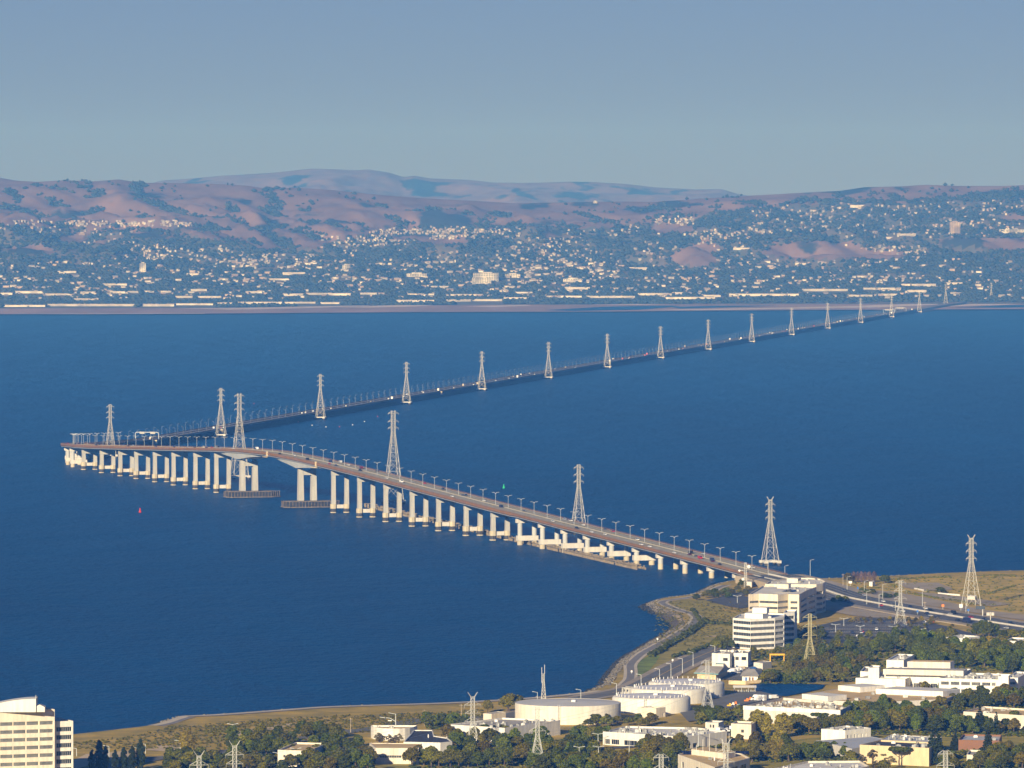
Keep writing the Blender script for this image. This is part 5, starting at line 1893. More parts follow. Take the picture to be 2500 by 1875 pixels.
# joints of the wall panels
o = ph.location
a, b = P(1815, 1723, LZ + 9), P(2052, 1734, LZ + 9)
for k in range(1, 12):
    p = a.lerp(b, k / 12) - o
    mb = MB()
    mb.box((p.x, p.y - .04, -.3), (.18, .16, 6.6), math.atan2(b.y - a.y, b.x - a.x))
    mb.obj("panel_joint", M["roof_grey"], ph)
mb = MB()
d = (b - a)
nn = V(d.y, -d.x, 0).normalized()
for k in range(1):
    pa, pb = a - o - nn * .0, b - o
    mb.hexa([pa + nn * .35 + V(0, 0, -2.2), pb + nn * .35 + V(0, 0, -2.2), pb + V(0, 0, -2.2) + nn * .02, pa + V(0, 0, -2.2) + nn * .02], [pa + nn * .35 + V(0, 0, .12), pb + nn * .35 + V(0, 0, .12), pb + nn * .02 + V(0, 0, .12), pa + nn * .02 + V(0, 0, .12)])
mb.v = [(x, y, z) for x, y, z in mb.v]
mb.obj("parapet_band", M["white_paint"], ph)
tr, _ = building("tan_roof_hall", "wide building with tan gravel roof and white roof houses beside the pond", [(1913, 1705), (2126, 1715), (2306, 1707), (2347, 1692), (2047, 1681)], 7.0, "panel_white", "roof_gravel", None, parapet=.15, units=10)
ZT = LZ + 6.9
add_block(tr, [(1958, 1694), (2021, 1700.5), (2067, 1696), (2004, 1690)], ZT, 2.8, "white_paint", "roof_house", "roof_pale")
add_block(tr, [(2046, 1673), (2100, 1678), (2160, 1673), (2106, 1668.5)], ZT, 3.0, "white_paint", "roof_house", "roof_pale")
add_block(tr, [(2138, 1681.5), (2302, 1688.5), (2344, 1682), (2190, 1675.5)], ZT, 3.0, "white_paint", "roof_house", "roof_pale")
# white laboratory complex
building("lab_entrance_block", "low white block at the left end of the laboratory complex", [(2089, 1655), (2210, 1658), (2226, 1652), (2140, 1645)], 6.5, "white_paint", "roof_pale", None, units=4)
building("lab_stair_block", "square white stair block at the corner of the laboratory complex", [(2120, 1630), (2146, 1630), (2150, 1625), (2128, 1624)], 12.5, "white_paint", "roof_pale")
building("lab_west_wing", "small white wing left of the stair block", [(2100, 1639), (2122, 1640), (2130, 1628), (2110, 1627)], 8.0, "white_paint", "roof_grey", None)
lm, _ = building("lab_main_block", "long white main block of the laboratory complex with a stepped roof", [(2150, 1641), (2342, 1646), (2372, 1633), (2180, 1628)], 9.0, "white_paint", "roof_pale",
                 {0: W2([(0.42, 0.5), (0.52, 0.62), (0.64, 0.72)], [(0.6, 3.0)], 4)}, units=16)
ZT = LZ + 8.1
add_block(lm, [(2156, 1633.5), (2352, 1638), (2362, 1633), (2170, 1629.5)], ZT, 3.2, "panel_white", "roof_house", "roof_grey")
add_block(lm, [(2215, 1615), (2320, 1617), (2330, 1613), (2228, 1611)], ZT, 6.2, "panel_white", "roof_house", "roof_gravel")
building("lab_back_wing", "white rear wing of the laboratory complex against the trees", [(2164, 1611), (2206, 1612), (2232, 1598), (2192, 1596)], 9.0, "white_paint", "roof_pale", None, units=8)
g5 = [(0.03, 0.17), (0.20, 0.345), (0.375, 0.52), (0.55, 0.695), (0.725, 0.865), (0.885, 0.955)]
building("lab_two_storey_wing", "two-storey white laboratory wing with a row of wide dark windows", [(2292, 1655.5), (2438, 1659), (2470, 1646), (2330, 1641)], 8.8, "white_paint", "roof_pale",
         {0: dict(rows=[(1.0, 2.6), (5.0, 6.9)], groups=g5, mull=7)}, units=46, umax=2.2)
building("lab_stair_tower", "blank white stair tower at the end of the two-storey wing", [(2437, 1651), (2462, 1651.5), (2466, 1648), (2441, 1647.5)], 11.0, "white_paint", "roof_pale")
building("lab_end_block", "white block at the far right end of the laboratory complex", [(2462, 1654), (2485, 1654.5), (2512, 1641), (2480, 1639)], 8.8, "white_paint", "roof_pale", {0: W2([(0.05, 0.8)], [(4.8, 6.2)], 4)}, units=3)
for lab, px, hh in (("white building with notched parapet among trees below the highway", [(2306, 1556), (2350, 1558), (2392, 1553), (2345, 1549)], 7.5), ("white building peeking out beside the golden tree", [(2345, 1572), (2392, 1574), (2400, 1566), (2352, 1565)], 6.5),
                    ("small white building hidden among dark trees", [(2252, 1572), (2277, 1573), (2283, 1568), (2256, 1567)], 7.0), ("white building at the frame edge behind dark trees", [(2456, 1564), (2530, 1567), (2540, 1558), (2470, 1556)], 7.5)):
    building("white_house_block", lab, px, hh, "white_paint", "roof_pale", None, units=6, seed=int(px[0][0]))
building("white_clinic", "white building with tall slit windows on its right side", [(2005, 1779.5), (2063, 1783), (2126, 1777), (2066, 1771)], 6.6, "white_paint", "roof_grey",
         {1: W2([(0.08, 0.12), (0.22, 0.26), (0.36, 0.40), (0.5, 0.54), (0.64, 0.68), (0.78, 0.82)], [(1.2, 4.0)], 0)}, units=14)
building("metal_roof_hall", "long low hall with sloping grey metal roof", [(1992, 1808), (2080, 1828), (2184, 1809), (2128, 1798)], 6.0, "panel_white", "roof_metal_grey", None, parapet=.1)
building("grey_low_hall", "grey-roofed low hall behind the beige block with white vent pipes", [(2150, 1806), (2272, 1812), (2300, 1800), (2176, 1793)], 7.0, "panel_white", "roof_metal_grey", None, units=26, umax=1.6, parapet=.3)
building("beige_block", "beige windowless block with dark roof behind the round pine", [(2099, 1818), (2268, 1826), (2296, 1813), (2150, 1806)], 9.5, "beige_wall", "roof_dark", None, units=8)
building("pale_roof_building", "building with pale flat roof cut by the lower edge", [(1880, 1878), (2010, 1897), (2122, 1870), (2100, 1857), (1972, 1858)], 8.0, "stucco_cream", "roof_pale", None, units=26, umax=1.7)
building("tan_flat_building", "cream building with tan flat roof at the right edge behind conifers", [(2352, 1737), (2520, 1748), (2580, 1735), (2400, 1724)], 8.0, "stucco_cream", "roof_gravel", {0: W2([(0.3, 0.4), (0.5, 0.6), (0.7, 0.8)], [(1.2, 3.6)], 0)}, units=8)
building("brown_office", "grey-roofed brown office with dark red windows at lower right", [(2340, 1806), (2440, 1808), (2446, 1794), (2352, 1792)], 6.0, "brown_wall", "roof_metal_grey", {0: W2([(0.85, 0.89), (0.91, 0.95)], [(1.5, 4.5)], 0)}, units=2)
building("red_trim_pavilion", "small pavilion with dark red eave below the conifers", [(2360, 1842), (2402, 1845), (2412, 1832), (2366, 1830)], 5.0, "stucco_cream", "roof_grey", {0: W2([(0.3, 0.5), (0.6, 0.8)], [(0.3, 3)], 0)})
building("yellow_house", "pale yellow block with one small window beside parked vans", [(1785, 1766), (1834, 1769), (1846, 1762), (1798, 1760)], 8.0, "stucco_cream", "roof_grey", {0: W2([(0.5, 0.64)], [(3.4, 5.0)], 0)})
building("site_trailer", "white site trailer on a red base by the parked vans", [(1722, 1763), (1754, 1765), (1768, 1760), (1738, 1758.5)], 5.0, "panel_white", "roof_pale", {0: W2([(0.35, 0.46), (0.56, 0.67)], [(2.2, 3.8)], 0)})
building("tiny_shed", "small white hut beside the bush on the far side of the highway", [(2122, 1420), (2130, 1420.5), (2136, 1418.5), (2128, 1418)], 3.5, "white_paint", "roof_grey", None, parapet=.1)
building("grey_hut", "grey equipment hut beneath the end of the high bridge", [(1823, 1420), (1835, 1420.5), (1838, 1417), (1826, 1416.5)], 4.6, "panel_white", "roof_grey", None, parapet=.1)
building("pylon_hut", "small pale block house at the foot of the tall land pylon", [(2361, 1455), (2381, 1456), (2384, 1453.5), (2364, 1453)], 3.0, "panel_white", "roof_pale", None, parapet=.1)
# ------------------------------------------------------------------ trees
def leaf_mesh(name, lobes, n, size, m, seed, droop=0.0):
    """many small leaf clumps on the outside of lobes; lobes: (x, y, z, rx, ry, rz) with the tree 10 m tall"""
    r = np.random.default_rng(seed)
    lob = np.array(lobes)
    area = (lob[:, 3] * lob[:, 5]) ** 1.0
    pick = r.choice(len(lob), n, p=area / area.sum())
    d = r.normal(0, 1, (n, 3))
    d /= np.linalg.norm(d, axis=1)[:, None]
    d[:, 2] = np.where(d[:, 2] < -0.55, -d[:, 2] * 0.6, d[:, 2])
    rad = r.uniform(0.72, 1.06, n) ** 0.7
    c = lob[pick, :3] + d * lob[pick, 3:6] * rad[:, None]
    # a leaf clump lies roughly along the surface of its lobe
    nrm = d + r.normal(0, 0.8, (n, 3))
    nrm /= np.linalg.norm(nrm, axis=1)[:, None]
    a = np.cross(nrm, r.normal(0, 1, (n, 3)))
    a /= np.linalg.norm(a, axis=1)[:, None] + 1e-9
    b = np.cross(nrm, a)
    s = r.uniform(0.6, 1.35, n)[:, None] * size
    q = np.stack([c - a * s - b * s * .55, c + a * s * .9 - b * s * .7, c + a * s * .7 + b * s * .8, c - a * s * .55 + b * s], 1)
    q += r.normal(0, size * .12, q.shape)
    q[:, :, 2] = np.maximum(q[:, :, 2], 0.15)
    return np_mesh(name, q.reshape(-1, 3), np.arange(n * 4).reshape(n, 4), m)


def trunk_mesh(h, r0, limbs, seed, m="bark"):
    rd = random.Random(seed)
    mb = MB()
    n = 7
    px, py = 0.0, 0.0
    pts = [(0, 0, -.3)]
    for k in range(1, 5):
        px += rd.uniform(-.15, .15)
        py += rd.uniform(-.15, .15)
        pts.append((px, py, h * k / 4))
    for k in range(4):
        mb.bar(pts[k], pts[k + 1], 2 * r0 * (1 - .18 * k), 0, 2 * r0 * (1 - .18 * (k + 1)))
    for k in range(limbs):
        a = 6.28 * k / max(1, limbs) + rd.uniform(-.4, .4)
        z0 = h * rd.uniform(.45, .95)
        mb.bar((px * z0 / h, py * z0 / h, z0), (math.cos(a) * rd.uniform(1.2, 2.6), math.sin(a) * rd.uniform(1.2, 2.6), z0 + rd.uniform(1.2, 2.8)), r0 * .9, 0, r0 * .35)
    return mb.mesh("trunk", M[m])


def round_lobes(seed, w=3.6, z0=2.6, n=13, top=9.3):
    rd = random.Random(seed)
    out = [(0, 0, (z0 + top) / 2, w * .62, w * .62, (top - z0) / 2 * .8)]
    for k in range(n):
        a = 2.4 * k + rd.uniform(-.3, .3)
        t = (k + .5) / n
        z = z0 + .6 + (top - z0 - 1.8) * t
        rr = w * .66 * math.sqrt(max(.08, 1 - (t * 1.02) ** 2.2)) * rd.uniform(.75, 1.15)
        s = rd.uniform(1.0, 1.8)
        out.append((rr * math.cos(a), rr * math.sin(a), z, s, s, s * rd.uniform(.6, .9)))
    return out


def tall_lobes(seed, w=1.7, n=11, top=9.8, z0=1.0):
    rd = random.Random(seed)
    out = []
    for k in range(n):
        t = k / (n - 1)
        ww = w * (0.55 + 1.1 * t - 1.45 * t ** 2.6 + .1)
        a = 2.4 * k
        s = max(.45, ww * .62)
        out.append((ww * .4 * math.cos(a), ww * .4 * math.sin(a), z0 + .6 + (top - z0 - 1.0) * t, s, s, s * 1.35))
    return out


def cone_lobes(seed, w=3.0, tiers=12, top=9.7, z0=1.0):
    rd = random.Random(seed)
    out = []
    for k in range(tiers):
        t = k / (tiers - 1)
        ww = w * (1 - t) ** .9 + .12
        m_ = max(1, int(6 * (1 - t) + 1))
        for j in range(m_):
            a = 6.28 * j / m_ + k * .7
            rr = ww * .58 * rd.uniform(.7, 1.25)
            s = max(.3, ww * .42)
            out.append((rr * math.cos(a), rr * math.sin(a), z0 + (top - z0) * t - .15 * rr, s, s, .34 + .1 * (1 - t)))
    return out


def flat_lobes(seed, w=4.2):
    rd = random.Random(seed)
    out = []
    for k in range(12):
        a = 2.4 * k
        rr = w * .7 * math.sqrt((k + .3) / 12)
        out.append((rr * math.cos(a), rr * math.sin(a), 7.6 + rd.uniform(-.5, .7) - .05 * rr ** 2, 1.7, 1.7, .95))
    return out


def shrub_lobes(seed, w=5.5):
    rd = random.Random(seed)
    out = []
    for k in range(12):
        a = 2.4 * k
        rr = w * .7 * math.sqrt((k + .3) / 12)
        s = rd.uniform(1.8, 2.9)
        out.append((rr * math.cos(a), rr * math.sin(a), 4.2 - .09 * rr ** 2 + rd.uniform(-.6, .8), s, s, s * 1.05))
    return out


def open_lobes(seed):
    rd = random.Random(seed)
    out = []
    for k in range(12):
        a = 2.4 * k
        rr = 2.6 * math.sqrt((k + .3) / 12)
        out.append((rr * math.cos(a), rr * math.sin(a), rd.uniform(4.2, 8.8), rd.uniform(.8, 1.35), rd.uniform(.8, 1.35), rd.uniform(.6, 1.0)))
    return out


PROTO = {}
for kind, shapes in (("olive", [("leaf_olive", round_lobes(s, 3.9 + .3 * s)) for s in range(3)]), ("dark", [("leaf_dark", round_lobes(10 + s, 3.5, 1.8)) for s in range(3)]),
                     ("green", [("leaf_green", round_lobes(20 + s, 3.5, 2.0)) for s in range(2)]), ("brown", [("leaf_brown", round_lobes(30 + s, 3.6, 2.4)) for s in range(3)]),
                     ("yellow", [("leaf_yellow", round_lobes(40, 3.4, 2.0))]), ("poplar", [("leaf_yellow", tall_lobes(50, 2.5)), ("leaf_yellow", tall_lobes(51, 2.1))]),
                     ("cypress", [("leaf_conifer", tall_lobes(60, 1.9, z0=.3)), ("leaf_conifer", tall_lobes(61, 1.6, z0=.3))]), ("conifer", [("leaf_conifer", cone_lobes(70 + s, 3.0 - .3 * s)) for s in range(2)]),
                     ("pine", [("leaf_dark", flat_lobes(80))]), ("shrub", [("leaf_olive", shrub_lobes(90)), ("leaf_dark", shrub_lobes(91)), ("leaf_brown", shrub_lobes(92))]),
                     ("pale", [("leaf_pale", open_lobes(95))]), ("bare", [("leaf_bare", tall_lobes(97, 2.0))]), ("eucalypt", [("leaf_dark", tall_lobes(98, 3.0, z0=2.2)), ("leaf_green", tall_lobes(99, 2.8, z0=1.8))])):
    PROTO[kind] = []
    for j, (lm, lobes) in enumerate(shapes):
        sd = hash((kind, j)) % 9999 if False else sum(map(ord, kind)) * 7 + j
        nleaf = {"conifer": 3600, "pale": 700, "bare": 500, "shrub": 1500, "poplar": 2200, "cypress": 2200}.get(kind, 3400)
        size = {"conifer": .27, "pale": .30, "bare": .22, "shrub": .62, "poplar": .27, "cypress": .26}.get(kind, .29)
        crown = leaf_mesh("crown", lobes, nleaf, size, M[lm], sd)
        th = {"shrub": 2.5, "pine": 7.2, "conifer": 8.5, "poplar": 8, "cypress": 7}.get(kind, 5.2)
        PROTO[kind].append((crown, trunk_mesh(th, .26 if kind != "shrub" else .2, 0 if kind in ("conifer", "cypress", "poplar") else 6, sd)))
KNAME = {"olive": "olive_tree", "dark": "evergreen_tree", "green": "leafy_tree", "brown": "brown_tree", "yellow": "golden_tree", "poplar": "poplar_tree", "cypress": "cypress_tree", "conifer": "conifer_tree", "pine": "pine_tree",
         "shrub": "shrub", "pale": "sparse_tree", "bare": "bare_tree", "eucalypt": "eucalyptus_tree"}
KLAB = {"olive": "olive brown round tree", "dark": "dark evergreen round tree", "green": "mid green leafy tree", "brown": "brownish autumn tree", "yellow": "golden leafed tree", "poplar": "yellow green poplar", "cypress": "narrow dark cypress",
        "conifer": "dark layered conifer", "pine": "flat-topped pine", "shrub": "low spreading shrub", "pale": "sparse pale tree", "bare": "bare pinkish tree", "eucalypt": "tall irregular dark tree"}
ntree = [0]


def tree(kind, x, y, h, label=None, group=None, wide=1.0, zoff=0.0):
    rd = random.Random(int(x * 13 + y * 7))
    crown, trunk = rd.choice(PROTO[kind])
    p = P(x, y)
    p.z += zoff
    nm = KNAME[kind]
    t = thing(nm, label, "shrub" if kind == "shrub" else "tree", p, rd.uniform(0, 6.28), group)
    s = h / 10.0
    w = s * wide * rd.uniform(.98, 1.32)
    t.scale = (w, w * rd.uniform(.9, 1.1), s)
    link("trunk", trunk, t)
    link("crown", crown, t)
    ntree[0] += 1
    return t


def grove(x0, x1, y0, y1, n, hmin, hmax, kinds, where, wide=1.0, edge=None):
    """trees standing on the strip of ground between two photograph rows"""
    pts = []
    rd = random.Random(int(x0 + y0 * 3))
    for k in range(n):
        best, bd = None, -1
        for _ in range(14):
            x, y = rd.uniform(x0, x1), rd.uniform(y0, y1)
            d = min([((x - a) / 1.0) ** 2 + ((y - b) * 2.2) ** 2 for a, b in pts] or [1e9])
            if d > bd:
                best, bd = (x, y), d
        pts.append(best)
        kd = rd.choice(kinds)
        tree(kd, best[0], best[1], rd.uniform(hmin, hmax), KLAB[kd] + " " + where, "trees " + where, wide)


for k, (x, y, h) in enumerate(((224, 1888, 12), (243, 1886, 16.5), (258, 1886, 13.5), (281, 1888, 12), (302, 1886, 13), (323, 1886, 13.5), (343, 1884, 16.5))):
    tree("cypress", x, y, h, "narrow dark cypress right of the office tower, %s from the tower" % ORD[k], "cypress row by the office tower", 0.8)
tree("poplar", 457, 1850, 14.5, "yellow green poplar standing alone left of the sandy patches")
MIX = ["olive", "dark", "dark", "green", "olive", "brown"]
DK = ["dark", "dark", "green", "olive", "eucalypt"]
grove(405, 520, 1862, 1884, 10, 8, 11, ["dark", "olive", "dark"], "left of the pylon tops at the lower edge")
grove(560, 716, 1814, 1846, 16, 8, 11.5, ["dark", "green", "olive"], "before the curved sandy patch")
grove(735, 825, 1800, 1812, 7, 9.5, 12, ["brown", "dark", "olive"], "beside the street bend near the sand")
grove(430, 690, 1868, 1895, 20, 7, 10, MIX, "along the lower left edge")
grove(705, 905, 1858, 1892, 22, 9, 12.5, ["dark", "green", "olive", "brown"], "round the cream workshop")
grove(765, 880, 1822, 1836, 7, 7, 9.5, ["green", "dark"], "before the curved white hall")
grove(925, 985, 1820, 1826, 5, 6.5, 8, ["olive", "pale"], "between the white hall and the tan roof")
grove(1000, 1240, 1862, 1876, 17, 9, 12, ["olive", "dark", "brown"], "in the row along the lower street")
grove(1040, 1135, 1772, 1779, 9, 7, 9, ["dark", "green"], "left of the grey-roofed warehouse")
grove(1090, 1232, 1808, 1832, 13, 7.5, 10.5, ["dark", "green", "olive", "brown"], "before the grey-roofed warehouse")
grove(1228, 1330, 1820, 1866, 13, 9, 12, ["dark", "olive", "brown", "green"], "round the thin pylon before the big tank")
tree("brown", 1191, 1740, 8, "brown tree at the shore left of the big beige tank")
tree("brown", 1241, 1738, 11, "larger brown tree at the shore beside the big beige tank", None, 1.2)
tree("olive", 1264, 1736, 10, "olive tree touching the big beige tank on its left")
grove(1402, 1482, 1806, 1818, 8, 8, 10, ["dark", "green", "olive"], "left end of the low laboratory")
grove(1430, 1606, 1766, 1776, 12, 5, 7.2, ["olive", "brown", "dark"], "along the foot of the tanks", 1.25)
grove(1335, 1450, 1838, 1852, 11, 8, 11, ["green", "dark", "olive"], "before the big beige tank")
grove(1300, 1650, 1864, 1892, 32, 7, 10.5, MIX + ["green"], "along the lower edge in the middle")
grove(1570, 1660, 1846, 1862, 9, 11, 14, ["dark", "brown", "eucalypt", "olive"], "before the low laboratory")
for x, y in ((1492, 1816), (1552, 1818), (1640, 1822), (1704, 1824)):
    tree("green", x, y, 6.8, "small bright green tree before the low laboratory", "small trees before the low laboratory")
grove(1700, 1765, 1752, 1766, 9, 6.5, 9, ["dark", "olive", "pine"], "at the foot of the tank-side pylon")
grove(1765, 1822, 1746, 1756, 8, 5, 7, ["olive", "shrub"], "left of the white panel hall")
for x, y, h in ((1850, 1797, 14.5), (1872, 1798, 13), (1912, 1801, 13.5)):
    tree("poplar", x, y, h, "yellow green poplar before the white panel hall", "poplars before the panel hall", 1.3)
tree("dark", 1939, 1780, 9.5, "tall dark tree before the white panel hall")
tree("pine", 2000, 1776, 9, "flat-topped dark tree before the right half of the panel hall", None, 1.1)
grove(1950, 2082, 1780, 1792, 18, 7.5, 10, ["brown", "dark", "olive"], "in the belt before the panel hall")
grove(1805, 1940, 1826, 1862, 18, 8, 11, ["olive", "green", "dark", "brown", "poplar"], "right of the yellow block")
grove(1940, 2065, 1842, 1856, 13, 6.5, 9, ["green", "dark", "olive"], "below the metal-roofed hall")
grove(2070, 2180, 1862, 1888, 9, 6, 9, ["pale", "olive", "pale"], "below the beige block")
grove(1858, 1972, 1662, 1670, 13, 6, 9.5, ["dark", "green", "olive", "dark"], "on the far bank of the pond")
grove(1975, 2070, 1652, 1668, 10, 6, 8, ["olive", "brown"], "right of the pond")
grove(1920, 2120, 1586, 1652, 48, 7, 9.5, ["olive", "dark", "olive", "green", "brown"], "in the grove between the office and the laboratory")
grove(1945, 2012, 1548, 1566, 10, 6.5, 8.5, ["olive", "brown", "dark"], "at the shaded side of the offices")
grove(1745, 1788, 1578, 1590, 7, 6, 8.5, ["olive", "dark"], "left of the white office block")
grove(1830, 1930, 1596, 1612, 8, 5, 7, ["olive", "brown"], "at the foot of the white office block")
grove(2030, 2130, 1560, 1582, 10, 5.5, 7.5, ["olive", "dark"], "along the near edge of the car park")
grove(2130, 2330, 1572, 1598, 24, 9, 12.5, DK, "between the car park and the laboratory")
grove(2225, 2500, 1596, 1632, 44, 9.5, 13, DK, "in the dark wood behind the laboratory")
grove(2440, 2520, 1580, 1645, 12, 9, 12, DK, "at the right edge behind the laboratory")
for x, y, h in ((2385, 1556, 11), (2400, 1556, 13), (2414, 1557, 12), (2429, 1556, 10.5)):
    tree("dark", x, y, h, "dark tree in the group of four by the highway", "four dark trees by the highway")
tree("yellow", 2418, 1592, 11, "wide golden tree between the white buildings, left one", None, 1.35)
tree("yellow", 2446, 1594, 10, "wide golden tree between the white buildings, right one", None, 1.2)
grove(2450, 2520, 1556, 1564, 7, 6, 8, ["olive", "dark"], "at the right edge by the highway")
grove(2175, 2215, 1655, 1668, 4, 6, 8.5, ["pine", "dark"], "before the low laboratory entrance")
grove(2225, 2330, 1672, 1686, 9, 4.5, 6.5, ["green", "olive", "pale"], "in the laboratory courtyard")
grove(2070, 2330, 1744, 1790, 44, 9, 12.5, ["dark", "green", "brown", "olive", "eucalypt"], "in the belt right of the panel hall")
grove(2320, 2500, 1708, 1732, 20, 8, 11.5, ["dark", "green", "brown", "olive"], "behind the tan flat building")
grove(2310, 2480, 1775, 1795, 14, 8, 11, ["dark", "green", "brown"], "before the tan flat building")
for x, y, h, lab in ((2282, 1866, 20, "largest dark conifer at the end of the beige block"), (2332, 1832, 11, "slim conifer right of the largest conifer"), (2412, 1864, 19, "tall dark conifer near the lower right corner"),
                     (2392, 1790, 14.5, "conifer before the tan flat building, right of its corner"), (2432, 1792, 12, "broad conifer before the tan flat building")):
    tree("conifer", x, y, h, lab, None, .95)
tree("pine", 2196, 1870, 11, "wide round-crowned pine before the beige block", None, 1.3)
grove(2420, 2510, 1842, 1882, 14, 8, 12, ["dark", "brown", "olive"], "in the lower right corner")
grove(2300, 2420, 1866, 1890, 10, 6, 9, ["olive", "dark", "brown"], "below the red-edged pavilion")
grove(1722, 1792, 1452, 1462, 9, 4.0, 6.0, ["dark", "green", "olive"], "on the point beside the shore path", 1.5)
tree("dark", 1700, 1466, 5.5, "dark bush at the water's edge by the car park", None, 1.6)
grove(1800, 1830, 1444, 1456, 5, 3.5, 5, ["yellow", "olive"], "beside the cream office car park", 1.4)
grove(1800, 1828, 1428, 1436, 4, 4, 6, ["dark", "brown"], "beneath the bridge end", 1.4)
grove(2096, 2130, 1448, 1454, 5, 3, 4.5, ["dark", "olive"], "on the slope above the highway", 2.0)
grove(2154, 2190, 1458, 1462, 5, 3.2, 4.5, ["dark", "green"], "on the verge above the highway", 1.8)
tree("dark", 2297, 1449, 5.5, "dark bush in the meadow behind the broken white wall", None, 1.7)
tree("dark", 2160, 1424, 7, "dark tree beyond the highway near the water", None, 1.5)
tree("brown", 2070, 1424, 9, "brown tree at the water left of the bare row")
for x in (2084, 2094, 2103, 2112, 2122, 2134):
    tree("bare", x, 1422, 8.5, "bare pinkish tree in the row at the water's edge", "bare trees by the water", 1.2)
grove(2030, 2065, 1464, 1472, 4, 3.5, 5, ["olive", "green"], "beside the highway behind the offices", 1.5)
grove(2075, 2290, 1514, 1527, 26, 3.2, 4.6, ["yellow", "olive", "brown", "pale"], "in the car park beds", 1.1)
grove(2190, 2420, 1530, 1548, 18, 2.6, 3.6, ["brown", "olive"], "along the highway frontage road", 1.2)
# marsh bushes: ditch line and meadow tufts
tv2 = np.array([(0, 0, 1.0), (.5, 0, .45), (.18, .5, .5), (-.42, .32, .4), (-.42, -.32, .5), (.18, -.5, .42), (0, 0, 0)])


def tuft_stuff(name, label, pts, wmin, wmax, hmin, hmax, m):
    pts = np.array([tuple(p) for p in pts])
    n = len(pts)
    a = rng.uniform(0, 6.28, n)
    w, h = rng.uniform(wmin, wmax, n), rng.uniform(hmin, hmax, n)
    t3 = tv2[None] + rng.normal(0, .12, (n, 7, 3))
    x = (t3[:, :, 0] * np.cos(a)[:, None] - t3[:, :, 1] * np.sin(a)[:, None]) * w[:, None] + pts[:, 0:1]
    y = (t3[:, :, 0] * np.sin(a)[:, None] + t3[:, :, 1] * np.cos(a)[:, None]) * w[:, None] + pts[:, 1:2]
    z = t3[:, :, 2] * h[:, None] + pts[:, 2:3]
    me = np_mesh(name, np.stack([x, y, z], -1).reshape(-1, 3), (tf[None] + (np.arange(n) * 7)[:, None, None]).reshape(-1, 3), m)
    return tag(link(name, me), label, "bushes", kind="stuff")


ditch = [(1588, 1602), (1612, 1590), (1640, 1572), (1668, 1556), (1690, 1541), (1712, 1527), (1722, 1516)]
dp = []
for a, b in zip(ditch[:-1], ditch[1:]):
    for _ in range(95):
        u = random.random()
        dp.append(P(a[0] + (b[0] - a[0]) * u + random.gauss(0, 2.5), a[1] + (b[1] - a[1]) * u + random.gauss(0, 2.0)))
for x0, y0, x1, y1 in ((1722, 1523, 1800, 1524), (1680, 1600, 1745, 1572), (1640, 1606, 1700, 1590), (1690, 1490, 1712, 1520)):
    for _ in range(60):
        u = random.random()
        dp.append(P(x0 + (x1 - x0) * u, y0 + (y1 - y0) * u + random.gauss(0, 1.0)))
tuft_stuff("ditch_bushes", "dark bushes along the ditch behind the shore path", dp, 2.2, 4.6, 1.2, 2.8, M["leaf_dark"])
mp_ = []
for x0, x1, y0, y1, n in ((180, 560, 1772, 1830, 900), (500, 1000, 1742, 1790, 1200), (950, 1180, 1732, 1770, 500), (1600, 1830, 1470, 1580, 900)):
    for _ in range(n):
        x, y = random.uniform(x0, x1), random.uniform(y0, y1)
        q = P(x, y)
        if y < interp(x, SH) + 13 and x < 1400:
            continue
        mp_.append(q)
tuft_stuff("marsh_tufts", "low olive scrub dotted over the shore marsh", mp_, 1.0, 2.8, .4, 1.1, M["leaf_brown"])
gp = []
for _ in range(900):
    x = random.uniform(2030, 2520)
    y = random.uniform(1403, 1500)
    if y > interp(x, [(2030, 1436), (2100, 1440), (2281, 1462), (2500, 1500)]) or y < interp(x, [(2030, 1423), (2150, 1418), (2281, 1411), (2500, 1404)]):
        continue
    gp.append(P(x, y))
for x0, y0, x1, y1, n in ((2410, 1450, 2480, 1428, 120), (2160, 1414, 2320, 1408, 160), (2230, 1450, 2380, 1474, 160), (2380, 1405, 2480, 1404, 80)):
    for _ in range(n):
        u = random.random()
        gp.append(P(x0 + (x1 - x0) * u, y0 + (y1 - y0) * u + random.gauss(1, .8)))
tuft_stuff("meadow_tufts", "olive bushes scattered over the golden meadow", gp, 1.2, 3.4, .4, 1.2, M["leaf_olive"])

# undergrowth between the trees
UG = [(405, 700, 1862, 1900, 420), (560, 830, 1805, 1850, 300), (700, 910, 1850, 1895, 420), (1000, 1340, 1800, 1880, 700), (1340, 1660, 1840, 1895, 600), (1570, 1820, 1790, 1870, 240), (1700, 1830, 1745, 1770, 160),
      (1850, 1975, 1660, 1672, 120), (1900, 2130, 1575, 1665, 760), (1940, 2015, 1545, 1572, 140), (2130, 2510, 1560, 1640, 900), (1945, 2090, 1776, 1795, 220), (1805, 2065, 1822, 1862, 420), (2060, 2340, 1742, 1795, 620),
      (2310, 2510, 1704, 1736, 320), (2300, 2510, 1772, 1800, 280), (2290, 2510, 1835, 1890, 420), (1040, 1140, 1768, 1782, 120), (1830, 1935, 1592, 1616, 120)]
ug = {0: [], 1: []}
for x0, x1, y0, y1, n in UG:
    for k in range(n):
        ug[k % 2].append(P(random.uniform(x0, x1), random.uniform(y0, y1)))
tuft_stuff("dark_undergrowth", "dark green undergrowth between the near trees", ug[0], 2.0, 4.6, .8, 2.2, M["leaf_dark"])
tuft_stuff("olive_undergrowth", "olive undergrowth between the near trees", ug[1], 1.8, 4.0, .6, 1.8, M["leaf_olive"])

